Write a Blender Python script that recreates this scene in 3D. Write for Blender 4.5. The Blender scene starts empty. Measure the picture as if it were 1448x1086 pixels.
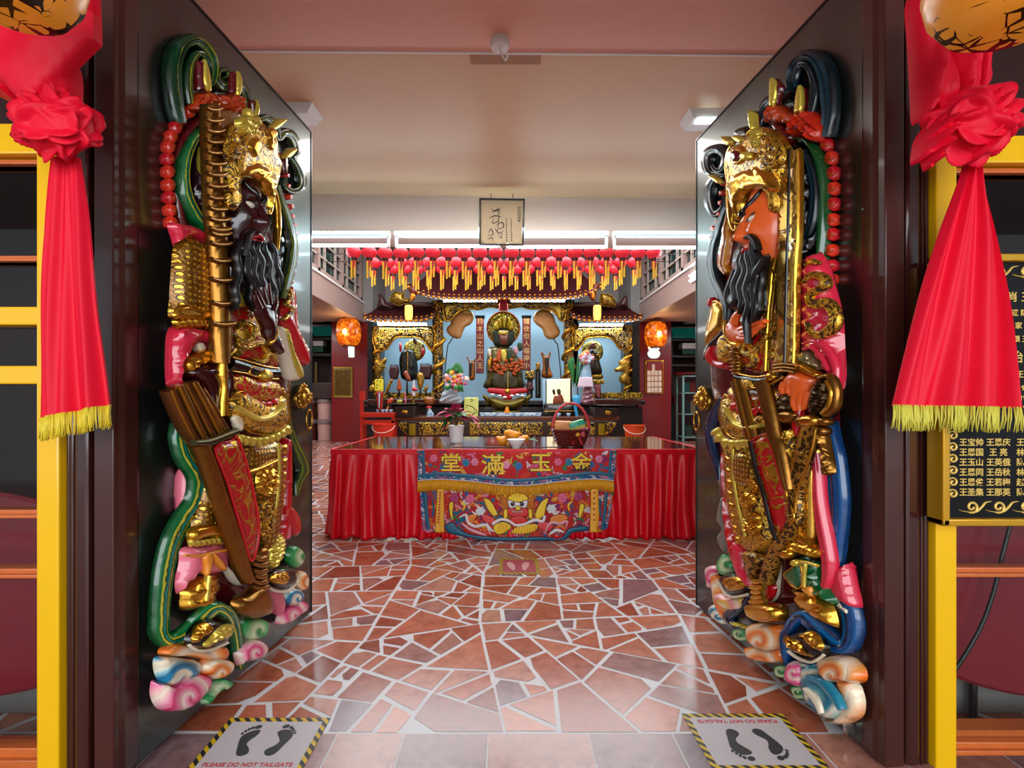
import bpy, bmesh, math, random
import numpy as np
from mathutils import Vector, Matrix
from mathutils.geometry import delaunay_2d_cdt

# ------------------------------------------------------------------ camera, world, sun, exposure
SC = bpy.context.scene
COL = SC.collection
FPX = 684.0                 # focal length in pixels of the 1448 x 1086 frame
CX, CY, CAMZ = 714.0, 564.0, 1.2

cam_data = bpy.data.cameras.new('camera')
cam_data.sensor_width = 36.0
cam_data.lens = FPX / 1448.0 * 36.0
cam_data.shift_x = (724.0 - CX) / 1448.0
cam_data.shift_y = (CY - 543.0) / 1448.0
cam_data.clip_start = 0.02
cam = bpy.data.objects.new('camera', cam_data)
COL.objects.link(cam)
cam.location = (0, 0, CAMZ)
cam.rotation_euler = (math.pi / 2, 0, 0)
SC.camera = cam

world = bpy.data.worlds.new('daylight'); SC.world = world
world.use_nodes = True
wn = world.node_tree
wbg = wn.nodes['Background']
wbg.inputs['Color'].default_value = (0.80, 0.92, 1.0, 1)
wbg.inputs['Strength'].default_value = .85

SC.view_settings.view_transform = 'Standard'
SC.view_settings.look = 'None'
SC.view_settings.exposure = 0.14
SC.view_settings.gamma = 1.0
SC.view_settings.use_curve_mapping = False
SC.cycles.use_denoising = True
SC.cycles.max_bounces = 6
SC.cycles.diffuse_bounces = 4
SC.cycles.glossy_bounces = 3
SC.cycles.sample_clamp_indirect = 4.0

def area(name, loc, sx, sy, power, color, rot=(0, 0, 0)):
    l = bpy.data.lights.new(name, 'AREA'); l.shape = 'RECTANGLE'
    l.size = sx; l.size_y = sy; l.energy = power; l.color = color
    o = bpy.data.objects.new(name, l); COL.objects.link(o)
    o.location = loc; o.rotation_euler = rot
    return o
COOL = (0.72, 0.93, 1.0)
WARM = (1.0, 0.62, 0.28)
# daylight of the open forecourt behind the camera
area('forecourt_daylight', (0, -3.4, 1.9), 6.5, 3.0, 250, (0.93, 0.97, 1.0), (math.radians(94), 0, 0))
# indoor lamps; of these only the beam one has a fitting built beside it
area('beam_tube_light', (0, 4.90, 2.90), 4.6, 0.10, 75, COOL, (math.radians(-30), 0, 0))
for sx in (-1, 1): area('aisle_light', (sx * 5.6, 11.5, 3.2), .6, 4.0, 60, (.92, .97, 1.0))
area('niche_light', (0, 13.35, 3.75), 3.0, .1, 34, (.85, .95, 1.0), (math.radians(28), 0, 0))  # added without a fitting to brighten the blue back panel
for sx in (-1, 1): area('side_niche_light', (sx * 2.62, 13.35, 3.0), 1.2, .1, 14, (.85, .95, 1.0), (math.radians(28), 0, 0))  # added likewise for the side niches, no fitting built
area('hall_fill_light', (0, 8.6, 5.6), 7.0, 5.0, 620, (0.95, 0.97, 1.0), (0, 0, 0))  # added unseen overhead panel that brightens the whole hall
area('entrance_ceiling_light', (0, 3.9, 3.22), 2.6, 0.5, 30, (1.0, 0.95, 0.9), (0, 0, 0))  # no fitting is built at this lamp

# ------------------------------------------------------------------ pixel helpers
def P(px, py, Y):
    return Vector(((px - CX) / FPX * Y, Y, CAMZ - (py - CY) / FPX * Y))
def S(px, Y):
    return px * Y / FPX

# ------------------------------------------------------------------ materials
MATS = {}
def nodes_of(name):
    m = bpy.data.materials.new(name); m.use_nodes = True
    nt = m.node_tree
    return m, nt, nt.nodes['Principled BSDF'], nt.nodes.new, nt.links.new
def c4(c):
    if isinstance(c, str):
        v = [int(c[i:i + 2], 16) / 255 for i in (0, 2, 4)]
        return tuple((x / 12.92 if x <= .04045 else ((x + .055) / 1.055) ** 2.4) for x in v) + (1,)
    return tuple(c) + (1,)
def mat(name, color, rough=.5, metal=0., spec=.5, coat=0., bump=0., bscale=40., var=0., emit=0., alpha=1., sheen=0., wave=None):
    """plain procedural material: a colour, mild noise variation and noise bump"""
    if name in MATS: return MATS[name]
    m, nt, b, N, L = nodes_of(name)
    col = c4(color)
    b.inputs['Base Color'].default_value = col
    b.inputs['Roughness'].default_value = rough
    b.inputs['Metallic'].default_value = metal
    b.inputs['Specular IOR Level'].default_value = spec
    if coat: b.inputs['Coat Weight'].default_value = coat; b.inputs['Coat Roughness'].default_value = .06
    if sheen: b.inputs['Sheen Weight'].default_value = sheen
    if emit:
        b.inputs['Emission Color'].default_value = col; b.inputs['Emission Strength'].default_value = emit
    if bump or var:
        tc = N('ShaderNodeTexCoord'); nz = N('ShaderNodeTexNoise')
        nz.inputs['Scale'].default_value = bscale; nz.inputs['Detail'].default_value = 4
        L(tc.outputs['Object'], nz.inputs['Vector'])
        if bump:
            bp = N('ShaderNodeBump'); bp.inputs['Strength'].default_value = bump; bp.inputs['Distance'].default_value = .01
            L(nz.outputs['Fac'], bp.inputs['Height']); L(bp.outputs['Normal'], b.inputs['Normal'])
        if var:
            mx = N('ShaderNodeMix'); mx.data_type = 'RGBA'
            mx.inputs[6].default_value = tuple(x * (1 - var) for x in col[:3]) + (1,)
            mx.inputs[7].default_value = tuple(min(1, x * (1 + var)) for x in col[:3]) + (1,)
            L(nz.outputs['Fac'], mx.inputs[0]); L(mx.outputs[2], b.inputs['Base Color'])
    MATS[name] = m
    return m
def ramp(N, stops, interp='LINEAR'):
    r = N('ShaderNodeValToRGB'); r.color_ramp.interpolation = interp
    e = r.color_ramp.elements
    while len(e) > 1: e.remove(e[-1])
    e[0].position = stops[0][0]; e[0].color = c4(stops[0][1])
    for p, c in stops[1:]:
        x = e.new(p); x.color = c4(c)
    return r
def stripes(name, stops, rough=.2, metal=0., coat=.5, interp='LINEAR', axis=0, spec=.5):
    """stripes of paint across a ribbon, from its UV"""
    if name in MATS: return MATS[name]
    m, nt, b, N, L = nodes_of(name)
    uv = N('ShaderNodeUVMap'); sp = N('ShaderNodeSeparateXYZ'); L(uv.outputs[0], sp.inputs[0])
    nz = N('ShaderNodeTexNoise'); nz.inputs['Scale'].default_value = 5; L(uv.outputs[0], nz.inputs['Vector'])
    ma = N('ShaderNodeMath'); ma.operation = 'MULTIPLY_ADD'; ma.inputs[1].default_value = .16; ma.inputs[2].default_value = -.08
    L(nz.outputs['Fac'], ma.inputs[0])
    ad = N('ShaderNodeMath'); ad.operation = 'ADD'; L(sp.outputs[axis], ad.inputs[0]); L(ma.outputs[0], ad.inputs[1])
    r = ramp(N, stops, interp); L(ad.outputs[0], r.inputs[0]); L(r.outputs[0], b.inputs['Base Color'])
    b.inputs['Roughness'].default_value = rough; b.inputs['Metallic'].default_value = metal
    b.inputs['Coat Weight'].default_value = coat; b.inputs['Coat Roughness'].default_value = .05
    b.inputs['Specular IOR Level'].default_value = spec
    MATS[name] = m
    return m
def brocade(name, base, fig, scale=14., thr=.08, bump=.6, rough=.22, fmetal=.9, dist=2.2, base_metal=0., coat=.4, kind='vine', frough=.28):
    """raised painted figure (gilt scrolls) over a ground colour; the ground lies in the low parts"""
    if name in MATS: return MATS[name]
    m, nt, b, N, L = nodes_of(name)
    tc = N('ShaderNodeTexCoord')
    if kind == 'vine':
        w1 = N('ShaderNodeTexNoise'); w1.inputs['Scale'].default_value = scale; w1.inputs['Detail'].default_value = 1.5
        w1.inputs['Distortion'].default_value = dist
        L(tc.outputs['Object'], w1.inputs['Vector'])
        a = N('ShaderNodeMath'); a.operation = 'SUBTRACT'; a.inputs[1].default_value = .5; L(w1.outputs['Fac'], a.inputs[0])
        ab = N('ShaderNodeMath'); ab.operation = 'ABSOLUTE'; L(a.outputs[0], ab.inputs[0])
        src, lo, hi = ab.outputs[0], thr * .65, thr
        inv = True
    elif kind == 'scale':
        vo = N('ShaderNodeTexVoronoi'); vo.inputs['Scale'].default_value = scale; vo.inputs['Randomness'].default_value = .25
        L(tc.outputs['Object'], vo.inputs['Vector']); src, lo, hi, inv = vo.outputs['Distance'], thr * .5, thr, True
    else:   # rows of small plates
        wv = N('ShaderNodeTexWave'); wv.wave_type = 'BANDS'; wv.bands_direction = 'Z'; wv.inputs['Scale'].default_value = scale
        wv.inputs['Distortion'].default_value = dist; wv.inputs['Detail'].default_value = 1; wv.inputs['Detail Scale'].default_value = 2
        wx = N('ShaderNodeTexWave'); wx.wave_type = 'BANDS'; wx.bands_direction = 'X'; wx.inputs['Scale'].default_value = scale
        wx.inputs['Distortion'].default_value = dist
        L(tc.outputs['Object'], wv.inputs['Vector']); L(tc.outputs['Object'], wx.inputs['Vector'])
        mn = N('ShaderNodeMath'); mn.operation = 'MULTIPLY'; L(wv.outputs['Fac'], mn.inputs[0]); L(wx.outputs['Fac'], mn.inputs[1])
        src, lo, hi, inv = mn.outputs[0], thr, thr * 2.2, False
    mr = N('ShaderNodeMapRange'); mr.inputs['From Min'].default_value = lo; mr.inputs['From Max'].default_value = hi
    if inv: mr.inputs['To Min'].default_value = 1; mr.inputs['To Max'].default_value = 0
    L(src, mr.inputs['Value'])
    mx = N('ShaderNodeMix'); mx.data_type = 'RGBA'
    mx.inputs[6].default_value = c4(base); mx.inputs[7].default_value = c4(fig)
    L(mr.outputs[0], mx.inputs[0]); L(mx.outputs[2], b.inputs['Base Color'])
    me = N('ShaderNodeMapRange'); me.inputs['To Min'].default_value = base_metal; me.inputs['To Max'].default_value = fmetal
    L(mr.outputs[0], me.inputs['Value']); L(me.outputs[0], b.inputs['Metallic'])
    fine = N('ShaderNodeTexNoise'); fine.inputs['Scale'].default_value = scale * 6; fine.inputs['Detail'].default_value = 3
    L(tc.outputs['Object'], fine.inputs['Vector'])
    hh = N('ShaderNodeMath'); hh.operation = 'MULTIPLY_ADD'; hh.inputs[1].default_value = .25; L(fine.outputs['Fac'], hh.inputs[0]); L(mr.outputs[0], hh.inputs[2])
    bp = N('ShaderNodeBump'); bp.inputs['Strength'].default_value = bump; bp.inputs['Distance'].default_value = .012
    L(hh.outputs[0], bp.inputs['Height']); L(bp.outputs['Normal'], b.inputs['Normal'])
    ro = N('ShaderNodeMapRange'); ro.inputs['To Min'].default_value = rough; ro.inputs['To Max'].default_value = frough
    L(mr.outputs[0], ro.inputs['Value']); L(ro.outputs[0], b.inputs['Roughness'])
    b.inputs['Coat Weight'].default_value = coat; b.inputs['Coat Roughness'].default_value = .08
    MATS[name] = m
    return m
def swirl(name, stops, scale=1.0, center=(0, 0), turns=1.0, rough=.25):
    """painted cloud scroll: colour bands on a spiral round the UV centre"""
    if name in MATS: return MATS[name]
    m, nt, b, N, L = nodes_of(name)
    uv = N('ShaderNodeUVMap'); sp = N('ShaderNodeSeparateXYZ'); L(uv.outputs[0], sp.inputs[0])
    def M(op, a, bb=None, c=None):
        n = N('ShaderNodeMath'); n.operation = op
        for i, v in enumerate((a, bb, c)):
            if v is None: continue
            if isinstance(v, (int, float)): n.inputs[i].default_value = v
            else: L(v, n.inputs[i])
        return n.outputs[0]
    dx = M('SUBTRACT', sp.outputs[0], center[0]); dy = M('SUBTRACT', sp.outputs[1], center[1])
    r = M('SQRT', M('ADD', M('MULTIPLY', dx, dx), M('MULTIPLY', dy, dy)))
    th = M('DIVIDE', M('ARCTAN2', dy, dx), 2 * math.pi)
    f = M('FRACT', M('ADD', M('MULTIPLY', r, turns * scale), th))
    rp = ramp(N, stops); L(f, rp.inputs[0]); L(rp.outputs[0], b.inputs['Base Color'])
    pp = M('PINGPONG', f, .5)
    bp = N('ShaderNodeBump'); bp.inputs['Strength'].default_value = .55; bp.inputs['Distance'].default_value = .03
    L(pp, bp.inputs['Height']); L(bp.outputs['Normal'], b.inputs['Normal'])
    b.inputs['Roughness'].default_value = rough; b.inputs['Coat Weight'].default_value = .4
    MATS[name] = m
    return m

# ------------------------------------------------------------------ objects
def prop(o, label=None, cat=None, group=None, kind=None):
    if label: o['label'] = label
    if cat: o['category'] = cat
    if group: o['group'] = group
    if kind: o['kind'] = kind
    return o
def empty(name, loc, label=None, cat=None, group=None, rotz=0.):
    o = bpy.data.objects.new(name, None); COL.objects.link(o)
    o.empty_display_size = .1
    o.location = loc; o.rotation_euler = (0, 0, rotz)
    return prop(o, label, cat, group)
def link_mesh(name, V, F, m, parent=None, uv=None, smooth=True, origin=None, autosmooth=None):
    me = bpy.data.meshes.new(name)
    V = np.asarray(V, float)
    if origin is not None: V = V - np.asarray(origin, float)
    me.from_pydata(V.tolist(), [], F)
    if uv is not None:
        ul = me.uv_layers.new(name='UVMap')
        li = np.empty(len(me.loops), dtype=np.int32); me.loops.foreach_get('vertex_index', li)
        ul.data.foreach_set('uv', np.asarray(uv, np.float32)[li].ravel())
    me.validate(); me.update()
    bm = bmesh.new(); bm.from_mesh(me); bmesh.ops.recalc_face_normals(bm, faces=bm.faces)
    if autosmooth is not None:
        for e in bm.edges:
            if len(e.link_faces) == 2 and e.calc_face_angle(0) > autosmooth: e.smooth = False
    for f in bm.faces: f.smooth = smooth
    bm.to_mesh(me); bm.free()
    if m is not None: me.materials.append(m)
    o = bpy.data.objects.new(name, me); COL.objects.link(o)
    if parent is not None: o.parent = parent
    return o
class MB:
    """collects shapes into ONE mesh"""
    def __init__(s): s.V = []; s.F = []
    def add(s, V, F):
        n = len(s.V); s.V += [tuple(v) for v in V]; s.F += [tuple(i + n for i in f) for f in F]; return s
    def box(s, x0, x1, y0, y1, z0, z1, bev=0.):
        if bev > 0:
            b = min(bev, (x1 - x0) * .45, (y1 - y0) * .45, (z1 - z0) * .45)
            bm = bmesh.new(); bmesh.ops.create_cube(bm, size=1)
            for v in bm.verts: v.co = Vector(((x0 + x1) / 2 + v.co.x * (x1 - x0), (y0 + y1) / 2 + v.co.y * (y1 - y0), (z0 + z1) / 2 + v.co.z * (z1 - z0)))
            bmesh.ops.bevel(bm, geom=bm.edges[:], offset=b, segments=2, affect='EDGES', profile=.5)
            bm.verts.ensure_lookup_table(); bm.verts.index_update()
            s.add([v.co for v in bm.verts], [[v.index for v in f.verts] for f in bm.faces]); bm.free(); return s
        V = [(x, y, z) for x in (x0, x1) for y in (y0, y1) for z in (z0, z1)]
        return s.add(V, [(0, 1, 3, 2), (4, 6, 7, 5), (0, 4, 5, 1), (2, 3, 7, 6), (0, 2, 6, 4), (1, 5, 7, 3)])
    def lathe(s, c, prof, n=24, axis='z', cap=True):
        V = []; F = []
        for r, h in prof:
            for k in range(n):
                a = 2 * math.pi * k / n; p, q = r * math.cos(a), r * math.sin(a)
                v = {'z': (p, q, h), 'y': (p, h, q), 'x': (h, p, q)}[axis]
                V.append((c[0] + v[0], c[1] + v[1], c[2] + v[2]))
        m = len(prof)
        for i in range(m - 1):
            for k in range(n):
                F.append((i * n + k, i * n + (k + 1) % n, (i + 1) * n + (k + 1) % n, (i + 1) * n + k))
        if cap: F.append(tuple(range(n))); F.append(tuple((m - 1) * n + k for k in range(n)))
        return s.add(V, F)
    def ball(s, c, rx, ry=None, rz=None, n=14):
        ry = rx if ry is None else ry; rz = rx if rz is None else rz
        V = []; F = []; m = max(5, n // 2)
        for i in range(m + 1):
            t = math.pi * i / m
            for k in range(n):
                a = 2 * math.pi * k / n
                V.append((c[0] + rx * math.sin(t) * math.cos(a), c[1] + ry * math.sin(t) * math.sin(a), c[2] + rz * math.cos(t)))
        for i in range(m):
            for k in range(n): F.append((i * n + k, i * n + (k + 1) % n, (i + 1) * n + (k + 1) % n, (i + 1) * n + k))
        return s.add(V, F)
    def tube(s, pts, r, n=8):
        pts = [Vector(p) for p in pts]; rs = r if isinstance(r, (list, tuple)) else [r] * len(pts)
        V = []; F = []; up = Vector((0, 0, 1)); prev = None
        for i, p in enumerate(pts):
            d = (pts[min(i + 1, len(pts) - 1)] - pts[max(i - 1, 0)]).normalized()
            if prev is None:
                a = d.cross(up)
                if a.length < .05: a = d.cross(Vector((1, 0, 0)))
            else: a = prev - d * prev.dot(d)
            a.normalize(); b = d.cross(a); prev = a
            for k in range(n):
                t = 2 * math.pi * k / n; V.append(p + (a * math.cos(t) + b * math.sin(t)) * rs[i])
        for i in range(len(pts) - 1):
            for k in range(n): F.append((i * n + k, i * n + (k + 1) % n, (i + 1) * n + (k + 1) % n, (i + 1) * n + k))
        F.append(tuple(range(n))); F.append(tuple((len(pts) - 1) * n + k for k in range(n)))
        return s.add(V, F)
    def prism(s, outline, y0, y1, hole=None):
        """outline of (x, z) points pushed from y0 to y1"""
        n = len(outline)
        r = delaunay_2d_cdt([Vector(p) for p in outline], [], [list(range(n))], 1, 1e-7)
        T = [(v.x, y0, v.y) for v in r[0]]; k = len(T)
        V = T + [(v.x, y1, v.y) for v in r[0]]
        F = [tuple(f) for f in r[2]] + [tuple(i + k for i in reversed(f)) for f in r[2]]
        ed = {}
        for f in r[2]:
            for a, b in zip(f, list(f[1:]) + [f[0]]): ed[(a, b)] = 1
        for a, b in ed:
            if (b, a) not in ed: F.append((a, b, b + k, a + k))
        return s.add(V, F)
    def xf(s, M):
        s.V = [tuple(M @ Vector(v)) for v in s.V]; return s
    def build(s, name, m, parent=None, smooth=False, local=False, ang=.34):
        org = None if (local or parent is None) else parent_origin(parent)
        return link_mesh(name, s.V, s.F, m, parent, smooth=True, origin=org, autosmooth=3.2 if smooth else ang)
def parent_origin(o):
    v = Vector((0, 0, 0))
    while o is not None:
        v += o.location; o = o.parent
    return v
def catmull(pts, n=8, closed=False):
    P_ = [np.array(p, float) for p in pts]; out = []
    m = len(P_)
    rng = range(m) if closed else range(m - 1)
    for i in rng:
        if closed: a, b, c, d = P_[(i - 1) % m], P_[i], P_[(i + 1) % m], P_[(i + 2) % m]
        else: a, b, c, d = P_[max(i - 1, 0)], P_[i], P_[i + 1], P_[min(i + 2, m - 1)]
        for k in range(n):
            t = k / n
            out.append(.5 * ((2 * b) + (c - a) * t + (2 * a - 5 * b + 4 * c - d) * t * t + (3 * b - 3 * c + d - a) * t ** 3))
    if not closed: out.append(P_[-1])
    return out
def copy_thing(o, loc, label=None):
    c = o.copy(); COL.objects.link(c); c.location = loc
    if label: c['label'] = label
    for ch in list(o.children):
        d = ch.copy(); COL.objects.link(d); d.parent = c
        for g in ch.children:
            e = g.copy(); COL.objects.link(e); e.parent = d
    return c
def text_mesh(name, body, size, m, parent=None, loc=(0, 0, 0), rot=(math.pi / 2, 0, 0), extrude=.002, bold=0., align='CENTER', sx=1.0):
    cu = bpy.data.curves.new(name, 'FONT'); cu.body = body; cu.size = size; cu.extrude = extrude; cu.offset = bold
    cu.align_x = align; cu.align_y = 'CENTER'; cu.resolution_u = 3
    t = bpy.data.objects.new(name + '_tmp', cu); COL.objects.link(t)
    bpy.context.view_layer.update()
    dg = bpy.context.evaluated_depsgraph_get()
    me = bpy.data.meshes.new_from_object(t.evaluated_get(dg))
    bpy.data.objects.remove(t); bpy.data.curves.remove(cu)
    me.materials.clear(); me.materials.append(m)
    M = Matrix.Translation(loc) @ (Matrix.Rotation(rot[2], 4, 'Z') @ Matrix.Rotation(rot[1], 4, 'Y') @ Matrix.Rotation(rot[0], 4, 'X')) @ Matrix.Diagonal((sx, 1, 1, 1))
    me.transform(M)
    o = bpy.data.objects.new(name, me); COL.objects.link(o)
    if parent is not None:
        me.transform(Matrix.Translation(-parent_origin(parent))); o.parent = parent
    return o
ORD = 'first second third fourth fifth sixth seventh eighth ninth tenth eleventh twelfth thirteenth fourteenth fifteenth sixteenth seventeenth eighteenth nineteenth twentieth'.split()
# ------------------------------------------------------------------ common paints
BLACK = mat('black_lacquer', '0b0908', .3, coat=.3)
DARKBROWN = mat('dark_brown_gloss', '3a1916', .22, coat=.4, bump=.05, bscale=9, var=.15)
JAMB = mat('jamb_brown', '42201b', .28, coat=.25, bump=.04, bscale=6)
YELLOW = mat('yellow_gloss_paint', 'f0b803', .28, coat=.3, bump=.04, bscale=12, var=.04)
ORANGEWOOD = mat('orange_varnished_wood', 'c9662c', .3, coat=.3, var=.2, bscale=30)
CREAM = mat('cream_gloss_ceiling', 'dfb996', .42, spec=.25, bump=.02, bscale=14, var=.03)
PINKSOFFIT = mat('salmon_soffit', 'f2b9a6', .45, spec=.3, bump=.02, bscale=14, var=.04)
BEAMW = mat('beam_pale_paint', 'dccac0', .4, bump=.02)
GREYWALL = mat('grey_wall_paint', 'a8a29e', .5)
MAROON = mat('maroon_paint', '7c1718', .3, coat=.2, var=.08, bscale=6)
GALL = mat('gallery_pink_grey', 'a88f86', .45)
WHITE = mat('white_enamel', 'e8e6e2', .35)
GOLD = mat('gilt', 'c8932a', .26, metal=.92, bump=.25, bscale=60)
BRONZE = mat('dark_bronze', '94662a', .28, metal=.9, bump=.15, bscale=30, var=.35)
TUBE = mat('lit_tube', 'd8f4ff', .5, emit=14)
TUBEDIM = mat('lit_tube_half', 'aee6f7', .5, emit=2.2)

# floor: crazy paving of broken terracotta slabs set in pale grout, a band of square tiles at the sill
def floor_mats():
    m, nt, b, N, L = nodes_of('terracotta_slab')
    at = N('ShaderNodeAttribute'); at.attribute_name = 'tone'
    cr = ramp(N, [(0, '84402e'), (.16, '9a5038'), (.34, 'ad6046'), (.5, 'b87258'), (.64, '9c5844'), (.78, 'b67e6c'), (.9, '8a5e58'), (1, '7c6266')])
    L(at.outputs['Fac'], cr.inputs[0])
    tc = N('ShaderNodeTexCoord'); n2 = N('ShaderNodeTexNoise'); n2.inputs['Scale'].default_value = 16; n2.inputs['Detail'].default_value = 9; n2.inputs['Roughness'].default_value = .72
    L(tc.outputs['Object'], n2.inputs['Vector'])
    v2 = ramp(N, [(.28, (.5, .47, .45)), (.5, (1, 1, 1)), (.72, (1.3, 1.3, 1.32))]); L(n2.outputs['Fac'], v2.inputs[0])
    mx = N('ShaderNodeMix'); mx.data_type = 'RGBA'; mx.blend_type = 'MULTIPLY'; mx.inputs[0].default_value = .85; L(cr.outputs[0], mx.inputs[6]); L(v2.outputs[0], mx.inputs[7])
    L(mx.outputs[2], b.inputs['Base Color'])
    mr = N('ShaderNodeMapRange'); mr.inputs['To Min'].default_value = .08; mr.inputs['To Max'].default_value = .24; L(n2.outputs['Fac'], mr.inputs['Value']); L(mr.outputs[0], b.inputs['Roughness'])
    bp = N('ShaderNodeBump'); bp.inputs['Strength'].default_value = .12; bp.inputs['Distance'].default_value = .004; L(n2.outputs['Fac'], bp.inputs['Height']); L(bp.outputs[0], b.inputs['Normal'])
    b.inputs['Specular IOR Level'].default_value = .6
    g = mat('pale_grout', 'cac9cc', .3, var=.12, bscale=9)
    return m, g
def make_floor():
    sm, gm_ = floor_mats(); rnd = random.Random(12)
    B_ = MB().box(-9, 9, -4, 17, -.15, -.0012); V = list(B_.V); F = list(B_.F); mi = [1] * len(F); tone = [0.] * len(F)
    def area_(p): return abs(sum(p[i][0] * p[(i + 1) % len(p)][1] - p[(i + 1) % len(p)][0] * p[i][1] for i in range(len(p)))) / 2
    def clip(p, nx, ny, d, sg):
        out = []
        for i in range(len(p)):
            a, b = p[i], p[(i + 1) % len(p)]; da = sg * (a[0] * nx + a[1] * ny - d); db = sg * (b[0] * nx + b[1] * ny - d)
            if da >= 0: out.append(a)
            if da * db < 0: t = da / (da - db); out.append((a[0] + (b[0] - a[0]) * t, a[1] + (b[1] - a[1]) * t))
        return out
    def inset(p, g):
        q = list(p); cx = sum(v[0] for v in p) / len(p); cy = sum(v[1] for v in p) / len(p)
        for i in range(len(p)):
            a, b = p[i], p[(i + 1) % len(p)]; ex, ey = b[0] - a[0], b[1] - a[1]; l = math.hypot(ex, ey)
            if l < 1e-6: continue
            nx, ny = -ey / l, ex / l
            if (cx - a[0]) * nx + (cy - a[1]) * ny < 0: nx, ny = -nx, -ny
            q = clip(q, nx, ny, a[0] * nx + a[1] * ny + g * rnd.uniform(.5, 1.6), 1)
            if len(q) < 3: return None
        return q
    def stone(p, g):
        q = inset(p, g)
        if not q or area_(q) < .0006: return
        n = len(V); V.extend((x, y, 0.) for x, y in q); F.append(tuple(range(n, n + len(q)))); mi.append(0); tone.append(rnd.random() if g > .005 else rnd.uniform(.8, 1.))
    def split(p, depth):
        A_ = area_(p); ym = sum(v[1] for v in p) / len(p)
        k = 1. if ym < 7 else 1.6
        if A_ < k * rnd.choice((.010, .02, .032, .05, .05, .075)) or depth > 14:
            if rnd.random() < .3 and len(p) > 3:      # a broken corner
                i = rnd.randrange(len(p)); a, c, d = p[i], p[i - 1], p[(i + 1) % len(p)]; t = rnd.uniform(.15, .4); t2 = rnd.uniform(.15, .4)
                p = p[:i] + [(a[0] + (c[0] - a[0]) * t, a[1] + (c[1] - a[1]) * t), (a[0] + (d[0] - a[0]) * t2, a[1] + (d[1] - a[1]) * t2)] + p[i + 1:]
            stone(p, .0085); return
        cx = sum(v[0] for v in p) / len(p); cy = sum(v[1] for v in p) / len(p)
        c = np.array(p) - (cx, cy); w_, v_ = np.linalg.eigh(c.T @ c); an = math.atan2(v_[1, 1], v_[0, 1]) + rnd.gauss(0, .22)
        nx, ny = math.cos(an), math.sin(an); d = cx * nx + cy * ny + rnd.uniform(-.16, .16) * math.sqrt(A_)
        for sg in (1, -1):
            q = clip(p, nx, ny, d, sg)
            if len(q) >= 3: split(q, depth + 1)
    y0 = 1.735
    for ix in range(-8, 8):
        for iy in range(0, 18):
            c = lambda i, j: (i * .83 + (.16 * math.sin(i * 3.1 + j * 5.3) if -8 < i < 8 else 0), y0 + j * .81 + (.16 * math.sin(i * 4.7 + j * 2.9) if 0 < j < 18 else 0))
            split([c(ix, iy), c(ix + 1, iy), c(ix + 1, iy + 1), c(ix, iy + 1)], 0)
    # square tiles of the sill band
    yy = y0
    for r_ in range(18):
        x = -9 + .11 * (r_ * 7 % 5)
        while x < 9:
            w = rnd.choice((.30, .30, .36, .24)); stone([(x, yy - .3), (x + w, yy - .3), (x + w, yy), (x, yy)], .0022); x += w
        yy -= .3
    o = link_mesh('floor', V, F, None, None, smooth=False); me = o.data
    me.materials.append(sm); me.materials.append(gm_)
    me.polygons.foreach_set('material_index', mi)
    at = me.attributes.new('tone', 'FLOAT', 'FACE'); at.data.foreach_set('value', tone)
    return o
st = lambda o: prop(o, kind='structure')
st(make_floor())

# ------------------------------------------------------------------ ceilings, beam, hall box
def slab(name, pts, z0, z1, m):
    n = len(pts)
    V = [(x, y, z0) for x, y in pts] + [(x, y, z1) for x, y in pts]
    F = [tuple(range(n)), tuple(range(n, 2 * n))] + [(i, (i + 1) % n, (i + 1) % n + n, i + n) for i in range(n)]
    return st(MB().add(V, F).build(name, m))
YE = lambda x: 2.895 + .012 * x
YB = lambda x: 5.02 + .03 * x
slab('ceiling', [(-7, YE(-7) + .012), (7, YE(7) + .012), (7, YB(7) + .02), (-7, YB(-7) + .02)], 3.30, 3.45, CREAM)
slab('ceiling_soffit', [(-7, 1.44), (7, 1.78), (7, YE(7)), (-7, YE(-7))], 3.275, 3.45, PINKSOFFIT)
slab('trim_1', [(-7, YE(-7)), (7, YE(7)), (7, YE(7) + .012), (-7, YE(-7) + .012)], 3.268, 3.45, WHITE)
slab('ceiling_beam', [(-7, YB(-7)), (7, YB(7)), (7, YB(7) + .4), (-7, YB(-7) + .4)], 2.895, 3.45, BEAMW)
slab('ceiling_hall', [(-9, 5.2), (9, 5.6), (9, 17), (-9, 17)], 6.2, 6.35, GREYWALL)
slab('wall_upper', [(-9, 5.15), (9, 5.55), (9, 5.6), (-9, 5.2)], 3.46, 6.2, GREYWALL)
slab('ceiling_porch', [(-7, -2.2), (7, -2.2), (7, 1.46), (-7, 1.36)], 3.05, 3.2, mat('porch_ceiling', '9c8a80', .5))
slab('wall_back', [(-9, 15.6), (9, 15.6), (9, 15.75), (-9, 15.75)], 0, 6.2, mat('back_wall_dark', '3b2320', .5))
slab('wall_altar', [(-4.6, 14.9), (4.6, 14.9), (4.6, 15.05), (-4.6, 15.05)], 0, 6.2, GREYWALL)
slab('wall_left', [(-8.2, 1.55), (-8.0, 1.55), (-8.0, 15.6), (-8.2, 15.6)], 0, 6.2, MAROON)
slab('wall_right', [(8.0, 1.8), (8.2, 1.8), (8.2, 15.6), (8.0, 15.6)], 0, 6.2, MAROON)
# narrow tan strip set on the cream ceiling
o = MB().box(P(664, 70, 2.915).x, P(766, 70, 2.915).x, 2.93, 3.02, 3.288, 3.302).build('ceiling_patch', mat('tan_strip', 'a9764f', .6))
prop(o, 'narrow tan patch on the cream ceiling behind the white ceiling hook', 'board')

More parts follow.
